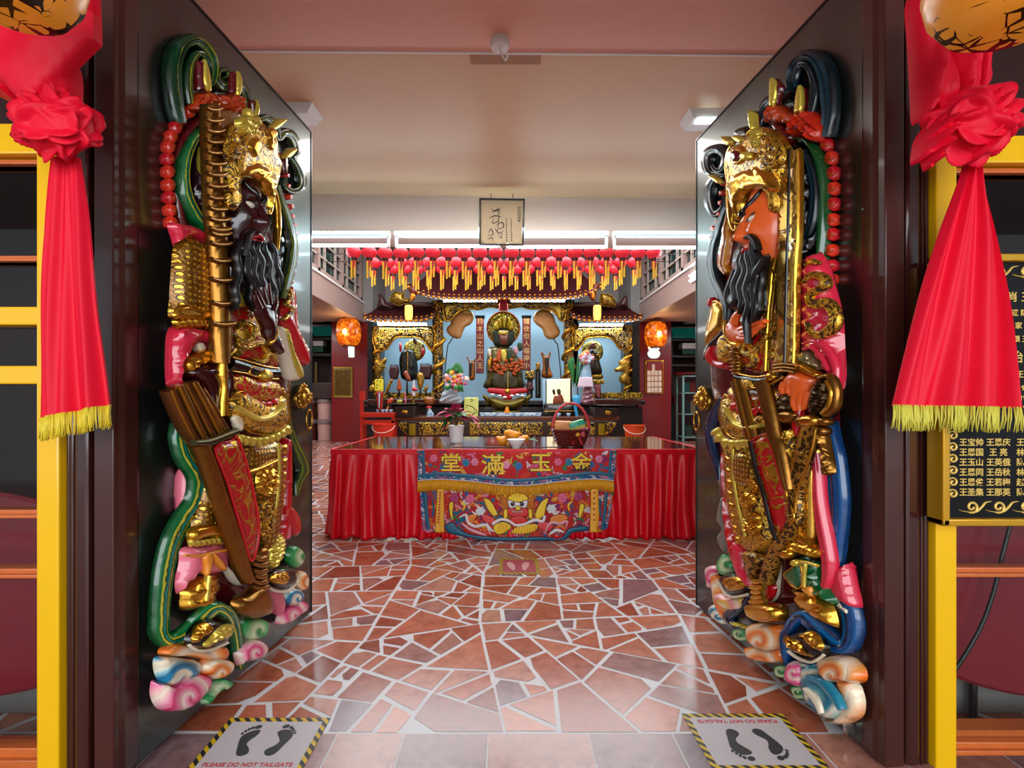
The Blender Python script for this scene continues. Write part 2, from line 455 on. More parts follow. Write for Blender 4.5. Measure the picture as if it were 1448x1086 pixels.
# ------------------------------------------------------------------ front wall: posts and windows
def yl(px): return 1.50
YLF, YRF = 1.49, 1.575
def XL(px): return (px - CX) / FPX * YLF
def XR(px): return (px - CX) / FPX * YRF
def ZL(py): return CAMZ - (py - CY) / FPX * YLF
def ZR(py): return CAMZ - (py - CY) / FPX * YRF
def jamb(side, X, Y, rows):
    m = MB()
    for a, b, d in rows:
        x0, x1 = sorted((X(a), X(b)))
        m.box(x0, x1, Y + d, Y + .16, 0, 3.05, .012 if d == 0 else .004)
    return m
st(jamb('l', XL, YLF, [(103, 125.5, 0)]).build('trim_2', DARKBROWN))
st(MB().box(XL(141), XL(169), YLF - .005, YLF + .10, 0, 3.05, .028).build('trim_3', JAMB))
st(MB().box(XL(89), XL(94), YLF + .01, YLF + .16, 0, 3.05, .006).box(XL(95), XL(102), YLF + .005, YLF + .16, 0, 3.05, .008).build('trim_4', DARKBROWN))
st(MB().box(XL(124), XL(142), YLF + .07, YLF + .16, 0, 3.05).build('trim_5', BLACK))
st(MB().box(XR(1281), XR(1303), YRF, YRF + .16, 0, 3.05, .012).build('trim_6', DARKBROWN))
st(MB().box(XR(1241), XR(1267), YRF - .005, YRF + .09, 0, 3.05, .028).build('trim_7', JAMB))
st(MB().box(XR(1304), XR(1309), YRF + .005, YRF + .16, 0, 3.05, .008).box(XR(1311), XR(1318), YRF + .01, YRF + .16, 0, 3.05, .006).build('trim_8', DARKBROWN))
st(MB().box(XR(1266), XR(1282), YRF + .07, YRF + .16, 0, 3.05).build('trim_9', BLACK))
# head of the doorway and the boards above the windows
slab('wall_front', [(-1.19, 1.40), (1.22, 1.47), (1.22, 1.62), (-1.19, 1.55)], 2.76, 3.28, DARKBROWN)
DK = mat('dark_maroon_board', '2a0f0e', .35)
st(MB().box(-7, XL(89), YLF + .03, YLF + .16, ZL(172), 3.1).build('wall_front_left', DK))
st(MB().box(XR(1319), 7, YRF + .03, YRF + .16, ZR(189), 3.1).build('wall_front_right', DK))
# panes
gm, nt, b, N, L = nodes_of('window_glass')
tr = N('ShaderNodeBsdfTransparent'); gl = N('ShaderNodeBsdfGlossy'); gl.inputs['Roughness'].default_value = .02
tr.inputs['Color'].default_value = (.93, .95, .95, 1)
mxs = N('ShaderNodeMixShader'); mxs.inputs[0].default_value = .022; L(tr.outputs[0], mxs.inputs[1]); L(gl.outputs[0], mxs.inputs[2])
L(mxs.outputs[0], nt.nodes['Material Output'].inputs['Surface']); GLASS = gm

def window(name, X, Z, Y, a, b_, far, toprail, rails, bars, kick):
    e = empty(name, (X(a), Y, 0)); st(e)
    x0, x1 = sorted((X(a), X(b_)))
    MB().box(x0, x1, Y - .012, Y + .10, 0, Z(toprail[0]), .006).build('post', YELLOW, e)
    lo, hi = (far, x0) if far < x0 else (x1, far)
    for t in [toprail] + rails:
        MB().box(lo, hi, Y + .004, Y + .07, Z(t[1]), Z(t[0]), .005).build('rail', YELLOW, e)
    for t in bars:
        MB().box(lo, hi, Y + .03, Y + .075, Z(t[1]), Z(t[0]), .004).box(lo, hi, Y + .016, Y + .07, Z(t[1]), Z(t[1]) + (Z(t[0]) - Z(t[1])) * .45, .003).build('glazing_bar', ORANGEWOOD, e)
    MB().box(lo, hi, Y + .05, Y + .054, Z(kick), Z(toprail[1])).build('pane', GLASS, e)
    return e
w = window('window_1', XL, ZL, YLF, 56, 88, -3.0, (173, 216), [(433, 459), (517, 543)], [(218, 228), (357, 367), (724, 735), (809, 821), (1068, 1092)], 1080)
w = window('window_2', XR, ZR, YRF, 1319, 1349, 3.2, (190, 229), [(433, 459)], [(231, 241), (807, 819), (1059, 1074)], 1066)
for X, Z, Y, lo, hi, nm in ((XL, ZL, YLF, -3.0, XL(56), 'wall_sill_left'), (XR, ZR, YRF, XR(1349), 3.2, 'wall_sill_right')):
    st(MB().box(lo, hi, Y + .06, Y + .12, 0, .08).build(nm, ORANGEWOOD))
# end walls of the front beyond the windows, off to the sides
st(MB().box(-7, -3.0, YLF + .03, YLF + .16, 0, 2.1).build('wall_front_far_left', MAROON))
st(MB().box(3.2, 7, YRF + .03, YRF + .16, 0, 2.1).build('wall_front_far_right', MAROON))

# ---- maroon fold-up round tables stored behind the windows, on a grey stone kerb
TBL = mat('maroon_tabletop', '7e1c26', .28, coat=.3, var=.06, bscale=5)
KERB = mat('grey_stone_kerb', '6f6a66', .6, bump=.3, bscale=12, var=.15)
for s, Xc, nm in ((-1, -2.0, 'left'), (1, 2.05, 'right')):
    st(MB().box(Xc - .62, Xc + .62, 1.84, 1.95, 0, .13, .01).build('trim_%d' % (10 if s < 0 else 11), KERB))
    t = empty('oval_table', (Xc, 1.78, 0), 'oval maroon table folded upright behind the %s window glass' % ('left' if s < 0 else 'right'), 'table')
    zc = .49
    disc = MB().lathe((Xc, 1.75, zc), [(.0, 0), (.66, 0), (.68, .008), (.68, .024), (.66, .034), (0, .034)], 64, axis='y', cap=False)
    disc.V = [(v[0], v[1], zc + (v[2] - zc) * .56) for v in disc.V]
    disc.build('table_top', TBL, t)
    MB().tube([(Xc - .3, 1.81, 0), (Xc - .3, 1.81, .7)], .014).tube([(Xc + .3, 1.81, 0), (Xc + .3, 1.81, .7)], .014).box(Xc - .3, Xc + .3, 1.80, 1.82, .5, .54).build('folding_leg', BLACK, t)
# dark store behind: shelves of the side rooms seen through the glass
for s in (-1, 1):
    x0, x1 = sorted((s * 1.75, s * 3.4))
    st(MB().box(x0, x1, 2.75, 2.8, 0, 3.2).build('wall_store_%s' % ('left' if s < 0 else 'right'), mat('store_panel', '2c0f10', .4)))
c = MB().tube(catmull([P(1434, 700, 1.70), P(1428, 742, 1.70), P(1416, 790, 1.70), P(1404, 840, 1.70), P(1385, 890, 1.70), P(1352, 945, 1.70), P(1320, 985, 1.70)], 8), .0065).build('power_cable', mat('black_rubber', '0d1412', .4), smooth=True)
prop(c, 'black power cable sagging across the right window inside the glass', 'cable')
b1 = MB().box(XL(-60), XL(53), 1.98, 2.3, 1.286, 1.42, .01).build('cardboard_box', mat('grey_card', '8d8380', .6))
prop(b1, 'grey flat box on a rack behind the left window between the yellow rails', 'box')
b2 = MB().box(XL(-120), XL(40), 1.96, 2.32, 1.255, 1.285).box(-2.85, -2.82, 2.0, 2.3, 0, 1.27).box(-1.66, -1.63, 2.0, 2.3, 0, 1.27).build('storage_rack', mat('rack_dark', '221314', .4))
prop(b2, 'dark rack carrying a grey flat box behind the left window', 'rack')
# ------------------------------------------------------------------ carved relief toolkit (works in the plane of an opened door leaf)
CROPS = {'LA': (160, 30), 'LB': (160, 320), 'LC': (160, 560), 'LD': (160, 780), 'RA': (970, 30), 'RB': (970, 320), 'RC': (970, 560), 'RD': (970, 780)}
def T(key, s):
    """traced points 'x,y x,y ...' measured in an enlarged view of the photograph -> frame pixels"""
    x0, y0 = CROPS[key]; out = []
    for t in s.split():
        a, b = t.split(','); out.append((x0 + float(a) / 3.62, y0 + float(b) / 3.62))
    return out
class Leaf:
    def __init__(s, side, H, far):
        s.side = side; s.H = np.array([H[0], H[1], H[2] if len(H) > 2 else 0.])
        d = np.array([far[0] - H[0], far[1] - H[1], 0.]); s.L = np.linalg.norm(d); s.e = d / s.L
        s.sg = -1 if side == 'left' else 1
        y = np.array([-s.e[1], s.e[0], 0.]); s.n = y * s.sg
        s.rotz = math.atan2(s.e[1], s.e[0]); s.root = None; s.k = 1.; s.kp = 1.
    def loc(s, pts, w):
        p = np.asarray(pts, float); w = np.broadcast_to(np.asarray(w, float), (len(p),))
        d = np.stack([(p[:, 0] - CX) / FPX, np.ones(len(p)), -(p[:, 1] - CY) / FPX], 1)
        C = np.array([0, 0, CAMZ])
        t = (w + s.n @ (s.H - C)) / (d @ s.n)
        q = C + d * t[:, None] - s.H
        return np.stack([q @ s.e, s.sg * w, q[:, 2]], 1)
    def pillow_geo(s, pts, w, h, hb=.03, smooth=True, prof=.5, k=1., fold=None, g=None, wm=.5, tilt=None):
        w *= s.k; h *= s.k; hb *= s.k; k *= s.kp
        if fold is not None: fold = (fold[0], fold[1], fold[2] * s.k)
        o = np.array(catmull(pts, 4, True) if smooth else pts)
        if not smooth:      # subdivide long straight edges
            q = []
            for i in range(len(o)):
                a, b = o[i], o[(i + 1) % len(o)]; m = max(1, int(np.linalg.norm(b - a) / 5))
                q += [a + (b - a) * j / m for j in range(m)]
            o = np.array(q)
        mn, mx = o.min(0), o.max(0); n = len(o)
        if g is None: g = max(1.3, min(mx - mn) / 11)
        gx, gy = np.meshgrid(np.arange(mn[0] + g / 2, mx[0], g), np.arange(mn[1] + g / 2, mx[1], g))
        q = np.stack([gx.ravel(), gy.ravel()], 1)
        q = q + np.random.RandomState(3).uniform(-.12, .12, q.shape) * g
        a = o; b = np.roll(o, -1, 0)
        def dist(q):
            ab = b - a; aq = q[:, None] - a[None]
            t = np.clip((aq * ab).sum(2) / np.maximum((ab * ab).sum(1), 1e-9), 0, 1)
            return np.linalg.norm(aq - t[..., None] * ab, axis=2).min(1)
        ins = np.zeros(len(q), bool)
        for i in range(n):
            x1, y1 = a[i]; x2, y2 = b[i]
            c = (y1 > q[:, 1]) != (y2 > q[:, 1])
            if abs(y2 - y1) > 1e-9: ins ^= c & (q[:, 0] < (x2 - x1) * (q[:, 1] - y1) / (y2 - y1) + x1)
        q = q[ins]; 
        if len(q):
            q = q[dist(q) > .35 * g]
        allp = np.vstack([o, q]) if len(q) else o
        r = delaunay_2d_cdt([Vector(p) for p in allp], [], [list(range(n))], 1, 1e-6)
        v2 = np.array([(v.x, v.y) for v in r[0]]); tris = [tuple(f) for f in r[2]]
        d = dist(v2); R = max(d.max(), 1e-6)
        t = np.clip(d / (R * k), 0, 1); pf = (1 - (1 - t) ** 2) ** prof
        hh = h * pf
        if fold is not None:
            ang, wl, amp = fold; ca, sa = math.cos(math.radians(ang)), math.sin(math.radians(ang))
            u = v2[:, 0] * ca + v2[:, 1] * sa; vv = -v2[:, 0] * sa + v2[:, 1] * ca
            hh = hh + amp * np.sin(u / wl * 2 * math.pi + .7 * np.sin(vv / wl * .9)) * np.clip(pf * 1.4, 0, 1)
        if tilt is not None: hh = hh + tilt[0] * (v2[:, 0] - mn[0]) / max(1, mx[0] - mn[0]) + tilt[1] * (v2[:, 1] - mn[1]) / max(1, mx[1] - mn[1])
        base = s.loc(v2, w + h * wm)
        top = base.copy(); top[:, 1] = s.sg * (w + hh)
        bd = {}
        for f in tris:
            for i in range(3): bd[(f[i], f[(i + 1) % 3])] = 1
        ring = [e for e in bd if (e[1], e[0]) not in bd]
        bot = base.copy(); cu, cz = base[:n, 0].mean(), base[:n, 2].mean(); wu = max(1e-4, np.ptp(base[:n, 0])); dw = w - max(w - hb, .0)
        ins_ = min(.5, 2.6 * dw / wu) if abs(s.e[1]) > .5 else 0.
        bot[:, 0] = cu + (bot[:, 0] - cu) * (1 - ins_); bot[:, 2] = cz + (bot[:, 2] - cz) * (1 - ins_ * .5); bot[:, 1] = s.sg * max(w - hb, .0)
        V = np.vstack([top, bot]); m = len(v2)
        F = tris + [(i + m, j + m, j, i) for i, j in ring] + [tuple(x + m for x in reversed(f)) for f in tris]
        uv = (v2 - mn) / max(mx - mn); uv = np.vstack([uv, uv])
        return V, F, uv
    def put(s, name, geo, m, parent=None):
        return link_mesh(name, geo[0], geo[1], m, parent or s.root, uv=geo[2], autosmooth=1.1)
    def pillow(s, name, pts, w, h, m, parent=None, edge=None, label=None, **kw):
        o = s.put(name, s.pillow_geo(pts, w, h, **kw), m, parent)
        if label: o['label'] = label
        if edge:
            em, er, *rest = edge; kk = rest[0] if rest else .25
            q = np.array(catmull(pts, 3, True) if kw.get('smooth', True) else pts); q = np.vstack([q, q[:1]])
            s.rope('edging', [tuple(p) for p in q], er, w + h * kk, em, o, dense=True)
        return o
    def many(s, name, lst, m, parent=None, label=None):
        """several carved bits that make up one part (petals of a fringe, beads)"""
        V = []; F = []; U = []; n = 0
        for v, f, u in lst:
            V.append(v); U.append(u); F += [tuple(i + n for i in x) for x in f]; n += len(v)
        o = link_mesh(name, np.vstack(V), F, m, parent or s.root, uv=np.vstack(U), autosmooth=1.1)
        if label: o['label'] = label
        return o
    def ribbon_geo(s, path, width, w, h, ns=11, groove=None, back=.02, n=7, dense=False, rnd=False, prof=.5, foldover=0.):
        w = [x * s.k for x in w] if hasattr(w, '__len__') else w * s.k
        if not rnd:
            h *= s.k; back *= s.k
            if groove: groove = (groove[0], groove[1] * s.k)
        P_ = np.array(path if dense else catmull(path, n)); m = len(P_)
        wd = np.interp(np.linspace(0, 1, m), np.linspace(0, 1, len(width)), width) if hasattr(width, '__len__') else np.full(m, float(width))
        ww = np.interp(np.linspace(0, 1, m), np.linspace(0, 1, len(w)), w) if hasattr(w, '__len__') else np.full(m, float(w))
        tg = np.gradient(P_, axis=0); tg /= np.maximum(np.linalg.norm(tg, axis=1), 1e-9)[:, None]
        nr = np.stack([-tg[:, 1], tg[:, 0]], 1)
        ts = np.linspace(-1, 1, ns)
        ln = np.concatenate([[0], np.cumsum(np.linalg.norm(np.diff(P_, axis=0), axis=1))])
        V = []; U = []
        for i in range(m):
            px = P_[i] + nr[i] * ts[:, None] * wd[i] / 2
            pf = (1 - ts ** 2).clip(0) ** prof
            hh = h * pf
            if groove: hh = hh + groove[1] * (np.abs(np.sin((ts + 1) * .5 * math.pi * groove[0])) - .5) * (pf > .02)
            loc = s.loc(px, ww[i] + h * .5)
            tp = loc.copy(); tp[:, 1] = s.sg * (ww[i] + hh)
            bt = loc.copy()[1:-1][::-1]; bh = (h * pf if rnd else np.full(ns, back))[1:-1][::-1]
            bt[:, 1] = s.sg * np.maximum(ww[i] - bh, .0 if not rnd else -.01)
            V.append(np.vstack([tp, bt])); uu = np.concatenate([(ts + 1) / 2, ((ts + 1) / 2)[1:-1][::-1]])
            U.append(np.stack([uu, np.full(len(uu), ln[i] / 60)], 1))
        c = len(V[0]); F = []
        for i in range(m - 1):
            for k in range(c): F.append((i * c + k, i * c + (k + 1) % c, (i + 1) * c + (k + 1) % c, (i + 1) * c + k))
        F.append(tuple(range(c))); F.append(tuple((m - 1) * c + k for k in range(c)))
        return np.vstack(V), F, np.vstack(U)
    def ribbon(s, name, path, width, w, h, m, parent=None, label=None, **kw):
        o = s.put(name, s.ribbon_geo(path, width, w, h, **kw), m, parent)
        if label: o['label'] = label
        return o
    def rope(s, name, path, width, w, m, parent=None, dense=False, label=None):
        hm = np.mean(width) / 2 * s.scale(path[len(path) // 2])
        return s.ribbon(name, path, width, w, hm, m, parent, ns=7, rnd=True, dense=dense, label=label)
    def scale(s, p):
        q = s.loc([p], 0)[0]; return (s.H + s.e * q[0])[1] / FPX
    def circle(s, c, rx, ry=None, n=10, a0=0.):
        ry = rx if ry is None else ry
        return [(c[0] + rx * math.cos(a0 + 2 * math.pi * k / n), c[1] + ry * math.sin(a0 + 2 * math.pi * k / n)) for k in range(n)]
    def leaves(s, name, path, n, ln, wd, w, h, m, parent=None, flip=1, label=None, lean=0.):
        """a scalloped or leafy fringe along a path; the leaves hang to one side"""
        q = np.array(catmull(path, 8)); d = np.concatenate([[0], np.cumsum(np.linalg.norm(np.diff(q, axis=0), axis=1))])
        L_ = []
        for i in range(n):
            t = (i + .5) / n * d[-1]
            p = np.array([np.interp(t, d, q[:, 0]), np.interp(t, d, q[:, 1])])
            t2 = min(t + 2, d[-1]); t1 = max(t - 2, 0)
            tg = np.array([np.interp(t2, d, q[:, 0]) - np.interp(t1, d, q[:, 0]), np.interp(t2, d, q[:, 1]) - np.interp(t1, d, q[:, 1])]); tg /= max(1e-6, np.linalg.norm(tg))
            nr = np.array([-tg[1], tg[0]]) * flip + tg * lean; nr /= np.linalg.norm(nr)
            a = p - tg * wd / 2; b = p + tg * wd / 2
            L_.append(s.pillow_geo([a, p - tg * wd * .52 + nr * ln * .45, p - tg * wd * .2 + nr * ln * .85, p + nr * ln, p + tg * wd * .2 + nr * ln * .85, p + tg * wd * .52 + nr * ln * .45, b], w, h, hb=.01, g=wd / 4))
        return s.many(name, L_, m, parent, label)
    def spiral(s, c, r0, r1, turns, a0=0., ccw=1, ey=1., n=40):
        return [(c[0] + (r0 + (r1 - r0) * i / n) * math.cos(a0 + ccw * turns * 2 * math.pi * i / n), c[1] + ey * (r0 + (r1 - r0) * i / n) * math.sin(a0 + ccw * turns * 2 * math.pi * i / n)) for i in range(n + 1)]

def head_part(lf, nose_px, zc_px, w0, a, skin, yaw, brow_m, eye_white, iris_m, lip_m, pupil_side):
    """carved three dimensional face: brow, sockets, nose with nostrils, cheeks, lips, chin, ear"""
    tmp = lf.loc([nose_px], .3)[0]; Y0 = (lf.H + lf.e * tmp[0] + lf.n * .3)[1]
    a = a / .73 * Y0 / FPX      # a arrives as the brow to mouth distance in pixels
    W_, D_ = .54 * a, .50 * a
    def disp(x, z):
        ax = np.abs(x)
        t = np.clip((.26 - z) / .44, 0, 1); fall = np.clip((z + .29) / .08, 0, 1)
        d = .34 * np.exp(-(x / (.085 + .06 * t)) ** 2) * t ** .9 * fall
        d += .13 * np.exp(-((ax - .15) / .075) ** 2 - ((z + .17) / .075) ** 2)
        d += .12 * np.exp(-((z - .27 - .12 * ax) / .07) ** 2) * np.exp(-((ax - .25) / .2) ** 2)
        d -= .10 * np.exp(-((ax - .28) / .13) ** 2 - ((z - .12) / .08) ** 2)
        d += .10 * np.exp(-((ax - .42) / .17) ** 2 - ((z + .10) / .15) ** 2)
        d += .10 * np.exp(-(x / .22) ** 2) * (np.exp(-((z + .41) / .035) ** 2) + .9 * np.exp(-((z + .51) / .045) ** 2))
        d -= .05 * np.exp(-((ax - .25) / .06) ** 2 - ((z + .45) / .1) ** 2)
        d += .12 * np.exp(-(x / .2) ** 2 - ((z + .72) / .12) ** 2)
        return d
    def front(x, z):
        return np.sqrt(np.clip(1 - x ** 2 - z ** 2, 0, 1)) + disp(x, z) / .72
    npos = lf.loc([nose_px], w0 + D_ * 1.45)[0]; zc = lf.loc([(nose_px[0], zc_px)], w0 + D_ * 1.2)[0][2]
    cy, sy = math.cos(yaw), math.sin(yaw)
    u0 = npos[0] - sy * D_ * 1.45
    def place(x, y, z):    # x side, y forward (ellipsoid units)
        X = np.asarray(x) * W_; Y = np.asarray(y) * D_; Z = np.asarray(z) * a
        u = u0 + X * cy + Y * sy; n = w0 - X * sy + Y * cy
        return np.stack([u, lf.sg * n, zc + Z], -1)
    N_, M_ = 64, 56; V = []; F = []
    for i in range(M_ + 1):
        ph = math.pi * i / M_
        th = np.arange(N_) * 2 * math.pi / N_
        x = np.sin(ph) * np.sin(th); y = np.sin(ph) * np.cos(th); z = np.full(N_, math.cos(ph))
        yy = np.where(y > 0, y + disp(x, z) / .72 * np.clip(y * 2.2, 0, 1), y * .4)
        xx = x * np.where(z < -.2, 1 - .28 * (-.2 - z), 1.0)
        V.append(place(xx, yy, z))
    V = np.vstack(V)
    for i in range(M_):
        for k in range(N_): F.append((i * N_ + k, i * N_ + (k + 1) % N_, (i + 1) * N_ + (k + 1) % N_, (i + 1) * N_ + k))
    o = link_mesh('face', V, F, skin, lf.root)
    for sx in (-1, 1):
        m = MB(); c = place(sx * .28, float(front(.28, .115)) - .055, .115); m.ball(c, a * .13, a * .10, a * .075, 16)
        m.build('eyeball', eye_white, o, smooth=True, local=True)
        m = MB(); c2 = place(sx * .28 + pupil_side * .03, float(front(.28, .115)) + .045, .115); m.ball(c2, a * .045, a * .035, a * .048, 12)
        m.build('iris', iris_m, o, smooth=True, local=True)
        tl = [place(sx * x, float(front(x, z)) + .01, z) for x, z in ((.13, .08), (.2, .165), (.3, .185), (.42, .165), (.5, .2))]
        MB().tube(catmull(tl, 5), a * .016).build('eyelid', iris_m, o, smooth=True, local=True)
        bp = [place(sx * x, float(front(x, z)) + .015, z) for x, z in ((.08, .22), (.18, .31), (.32, .40), (.46, .50), (.58, .63))]
        MB().tube(catmull(bp, 5), [a * r for r in np.interp(np.linspace(0, 1, 21), [0, .4, .8, 1], [.02, .06, .045, .008])]).build('eyebrow', brow_m, o, smooth=True, local=True)
    lp = [place(x, float(front(x, z)) + .005, z) for x, z in ((-.24, -.46), (-.12, -.425), (0, -.415), (.12, -.425), (.24, -.46))]
    lq = [place(x, float(front(x, z)) + .005, z) for x, z in ((-.24, -.46), (-.12, -.505), (0, -.52), (.12, -.505), (.24, -.46))]
    MB().tube(catmull(lp, 4), a * .035).tube(catmull(lq, 4), a * .04).build('lips', lip_m, o, smooth=True, local=True)
    return o, place, front

# ------------------------------------------------------------------ paints of the carved guardians
GOLDHI = brocade('gilt_carved', '4a2c06', 'e0ac34', scale=30, thr=.13, bump=1., fmetal=.85, base_metal=.6, dist=1.8, rough=.4, frough=.25)
GOLDPL = brocade('gilt_plates', '80540f', 'e8b63c', scale=15, thr=.22, kind='rows', bump=1.0, fmetal=.9, base_metal=.6, dist=2.5)
GOLDSC = brocade('gilt_scales', 'd8a43a', '4a3208', scale=55, thr=.26, kind='scale', bump=-1.0, fmetal=.7, base_metal=.9, dist=0)
GOLDF = mat('gilt_smooth', 'd39b2c', .2, metal=.9, bump=.12, bscale=30, var=.2, coat=.3)
GOLDPALE = mat('pale_gilt', 'd9c04a', .28, metal=.55, bump=.2, bscale=40, var=.15, coat=.3)
REDBRO = brocade('red_gilt_brocade', 'b01016', 'd9a52e', scale=9, thr=.055, bump=.9, fmetal=.85, coat=.5)
REDBRO2 = brocade('red_gilt_brocade_fine', 'b3121a', 'e0b23a', scale=13, thr=.075, bump=.9, fmetal=.85, coat=.5, dist=3)
RED = mat('red_gloss_lacquer', 'c4141f', .16, coat=.7)
PINKRED = mat('rose_red_gloss', 'd42843', .16, coat=.7)
CRIMSON = mat('crimson_dark', '5e0f16', .2, coat=.6)
FLAME = mat('flame_red', 'd8301a', .18, coat=.6, var=.25, bscale=18)
ORANGEF = mat('orange_red_gloss', 'b63a14', .2, coat=.6, var=.4, bscale=22)
GREENST = stripes('green_ribbon_paint', [(0, '06401d'), (.14, '0b7a3c'), (.26, '0a6a35'), (.33, 'e2d534'), (.41, '05361f'), (.52, '0c8a78'), (.6, '04301c'), (.68, 'e6dc48'), (.76, '0c7a40'), (1, '053518')])
GREENDK = stripes('dark_green_ribbon', [(0, '021a0d'), (.2, '063f20'), (.36, '042614'), (.42, '8f9420'), (.5, '031d10'), (.7, '07492a'), (.8, '6f7a1c'), (.86, '04301a'), (1, '021509')], rough=.26, coat=.3)
TEALDK = stripes('blue_black_ribbon', [(0, '01060a'), (.18, '07232e'), (.3, '020b10'), (.45, '0d3b4a'), (.55, '01070b'), (.72, '0a2d3a'), (.85, '01080c'), (1, '041820')], rough=.3, coat=.2)
BLUEST = stripes('blue_ribbon_paint', [(0, '052a55'), (.2, '0b5a9c'), (.42, '073a70'), (.5, '020d1c'), (.6, '08406f'), (.72, '0f75b5'), (.86, '052348'), (1, '06315c')])
NAVY = stripes('navy_ribbon_paint', [(0, '020a18'), (.25, '073a66'), (.4, '01060f'), (.55, '06305a'), (.7, '01050c'), (.85, '0a4c80'), (1, '020a16')])
BLACKG = mat('black_gloss_paint', '060607', .22, coat=.4)
BEARD = stripes('black_beard_paint', [(0, '030304'), (.2, '0b0c0f'), (.35, '020203'), (.5, '0e0f14'), (.65, '020203'), (.8, '0a0b0e'), (1, '020202')], rough=.38, coat=.12)
SKINL = mat('dark_maroon_skin', '310709', .16, coat=.6)
SKINR = mat('orange_red_skin', 'ee6526', .24, coat=.5, var=.12, bscale=5)
PINK = mat('pink_gloss', 'dd6a7e', .25, coat=.5, var=.12, bscale=10)
CREAMP = mat('cream_paint', 'e6d8bd', .3, coat=.4)
EYEW = mat('eye_white', 'efe3d0', .2, coat=.5)
LIP = mat('lip_red', 'b5161b', .2, coat=.5)
GREEN = mat('green_gloss', '07592c', .16, coat=.7)
CL_PINK = swirl('cloud_pink', [(0, 'f3dcc8'), (.2, 'f08aa8'), (.5, 'e02a72'), (.75, 'f5a0b8'), (1, 'f3e4cf')], scale=3.2, center=(.5, .45))
CL_ORANGE = swirl('cloud_orange', [(0, 'f6e3c6'), (.25, 'f2a052'), (.5, 'ee6a12'), (.75, 'f7b878'), (1, 'f4e6d0')], scale=3.0, center=(.5, .5))
CL_BLUE = swirl('cloud_blue', [(0, 'efe6cf'), (.3, 'efe0c0'), (.45, '1487ad'), (.7, '0d6c96'), (.85, '8cc3c9'), (1, 'efe6cf')], scale=2.6, center=(.55, .55))
CL_TEAL = swirl('cloud_teal', [(0, 'e9dfc4'), (.25, '3f9aa4'), (.5, '0b6a86'), (.75, '137f96'), (1, 'e9dfc4')], scale=2.6, center=(.35, .65))
CL_GREEN = swirl('cloud_green', [(0, 'cfe0b0'), (.4, '3aa35c'), (.7, '0e7d3a'), (1, 'd4e6b8')], scale=2.0, center=(.6, .4))
# ------------------------------------------------------------------ the two door leaves
STEEL, nt, b, N, L = nodes_of('dark_polished_steel')
tc = N('ShaderNodeTexCoord'); nz = N('ShaderNodeTexNoise'); nz.inputs['Scale'].default_value = 4; nz.inputs['Detail'].default_value = 6
L(tc.outputs['Object'], nz.inputs['Vector'])
r = ramp(N, [(.3, '565b59'), (.6, '636967'), (.8, '727876')]); L(nz.outputs['Fac'], r.inputs[0]); L(r.outputs[0], b.inputs['Base Color'])
b.inputs['Metallic'].default_value = .95; b.inputs['Coat Weight'].default_value = .5; b.inputs['Coat Roughness'].default_value = .06
mr = N('ShaderNodeMapRange'); mr.inputs['To Min'].default_value = .24; mr.inputs['To Max'].default_value = .36; L(nz.outputs['Fac'], mr.inputs['Value']); L(mr.outputs[0], b.inputs['Roughness'])
LL = Leaf('left', (-1.199, 1.508), (-1.0816, 2.70))
RL = Leaf('right', (1.226, 1.585), (1.105, 2.79))
for lf in (LL, RL): lf.k, lf.kp = .68, .62
DTOP = 2.69
def knocker(lf, door, px, py):
    q = lf.loc([(px, py)], .03)[0]; m = MB(); sg = lf.sg
    def L3(du, w, dz): return (q[0] + du, sg * w, q[2] + dz)
    k = MB().lathe((0, 0, 0), [(.05, 0), (.05, .008), (.042, .014), (0, .016)], 20, axis='y', cap=False)
    k.V = [(v[0] + q[0], sg * v[1], v[2] + q[2] + .03) for v in k.V]
    k.ball(L3(0, .03, .045), .036, .032, .045).ball(L3(0, .055, .025), .022, .018, .02).ball(L3(-.018, .055, .055), .009).ball(L3(.018, .055, .055), .009).ball(L3(0, .066, .035), .009)
    for a in range(12):
        t = a * math.pi / 6; k.ball(L3(.045 * math.cos(t), .022, .045 + .055 * math.sin(t)), .014, .012, .016, 8)
    h = k.build('knocker', mat('brass', 'c09038', .25, metal=.9, bump=.2, bscale=80), door, local=True, smooth=True)
    pts = [L3(.03 * math.sin(a) * (1.0 if math.cos(a) > -.6 else 1.0), .055, -.03 - .05 * (1 - math.cos(a))) for a in np.linspace(0, 2 * math.pi, 25)]
    MB().tube(pts, .0065).build('ring', MATS['brass'], h, local=True, smooth=True)
def door(lf, name):
    o = MB().box(.0, lf.L, *sorted((0, -lf.sg * .05)), .012, DTOP, .003).build(name, STEEL, None)
    o.location = tuple(lf.H); o.rotation_euler = (0, 0, lf.rotz); st(o)
    y = sorted((lf.sg * .004, -lf.sg * .054))
    MB().box(lf.L - .004, lf.L + .004, *y, .012, DTOP).box(0, lf.L, *y, DTOP - .004, DTOP + .005).build('edge_strip', BLACK, o, local=True)
    MB().box(-.03, .004, *sorted((lf.sg * .006, -lf.sg * .06)), .012, DTOP + .01, .004).build('hinge_stile', JAMB, o, local=True)
    return o
D1 = door(LL, 'door_1'); D2 = door(RL, 'door_2')
knocker(LL, D1, 431, 572); knocker(RL, D2, 991, 575)

# ------------------------------------------------------------------ guardian on the left leaf (dark face, segmented mace)
A = LL
A.root = empty('carved_door_guardian', tuple(A.H), 'painted door guardian carving with dark maroon face and ringed bronze mace, left leaf', 'relief carving', rotz=A.rotz)
# backing body
A.pillow('robe', [(254, 330), (300, 300), (350, 300), (395, 335), (412, 450), (416, 520), (414, 600), (412, 700), (402, 790), (380, 850), (320, 880), (270, 850), (262, 760), (262, 660), (258, 560), (250, 470)], .0, .055, CRIMSON, hb=.0, k=.5)
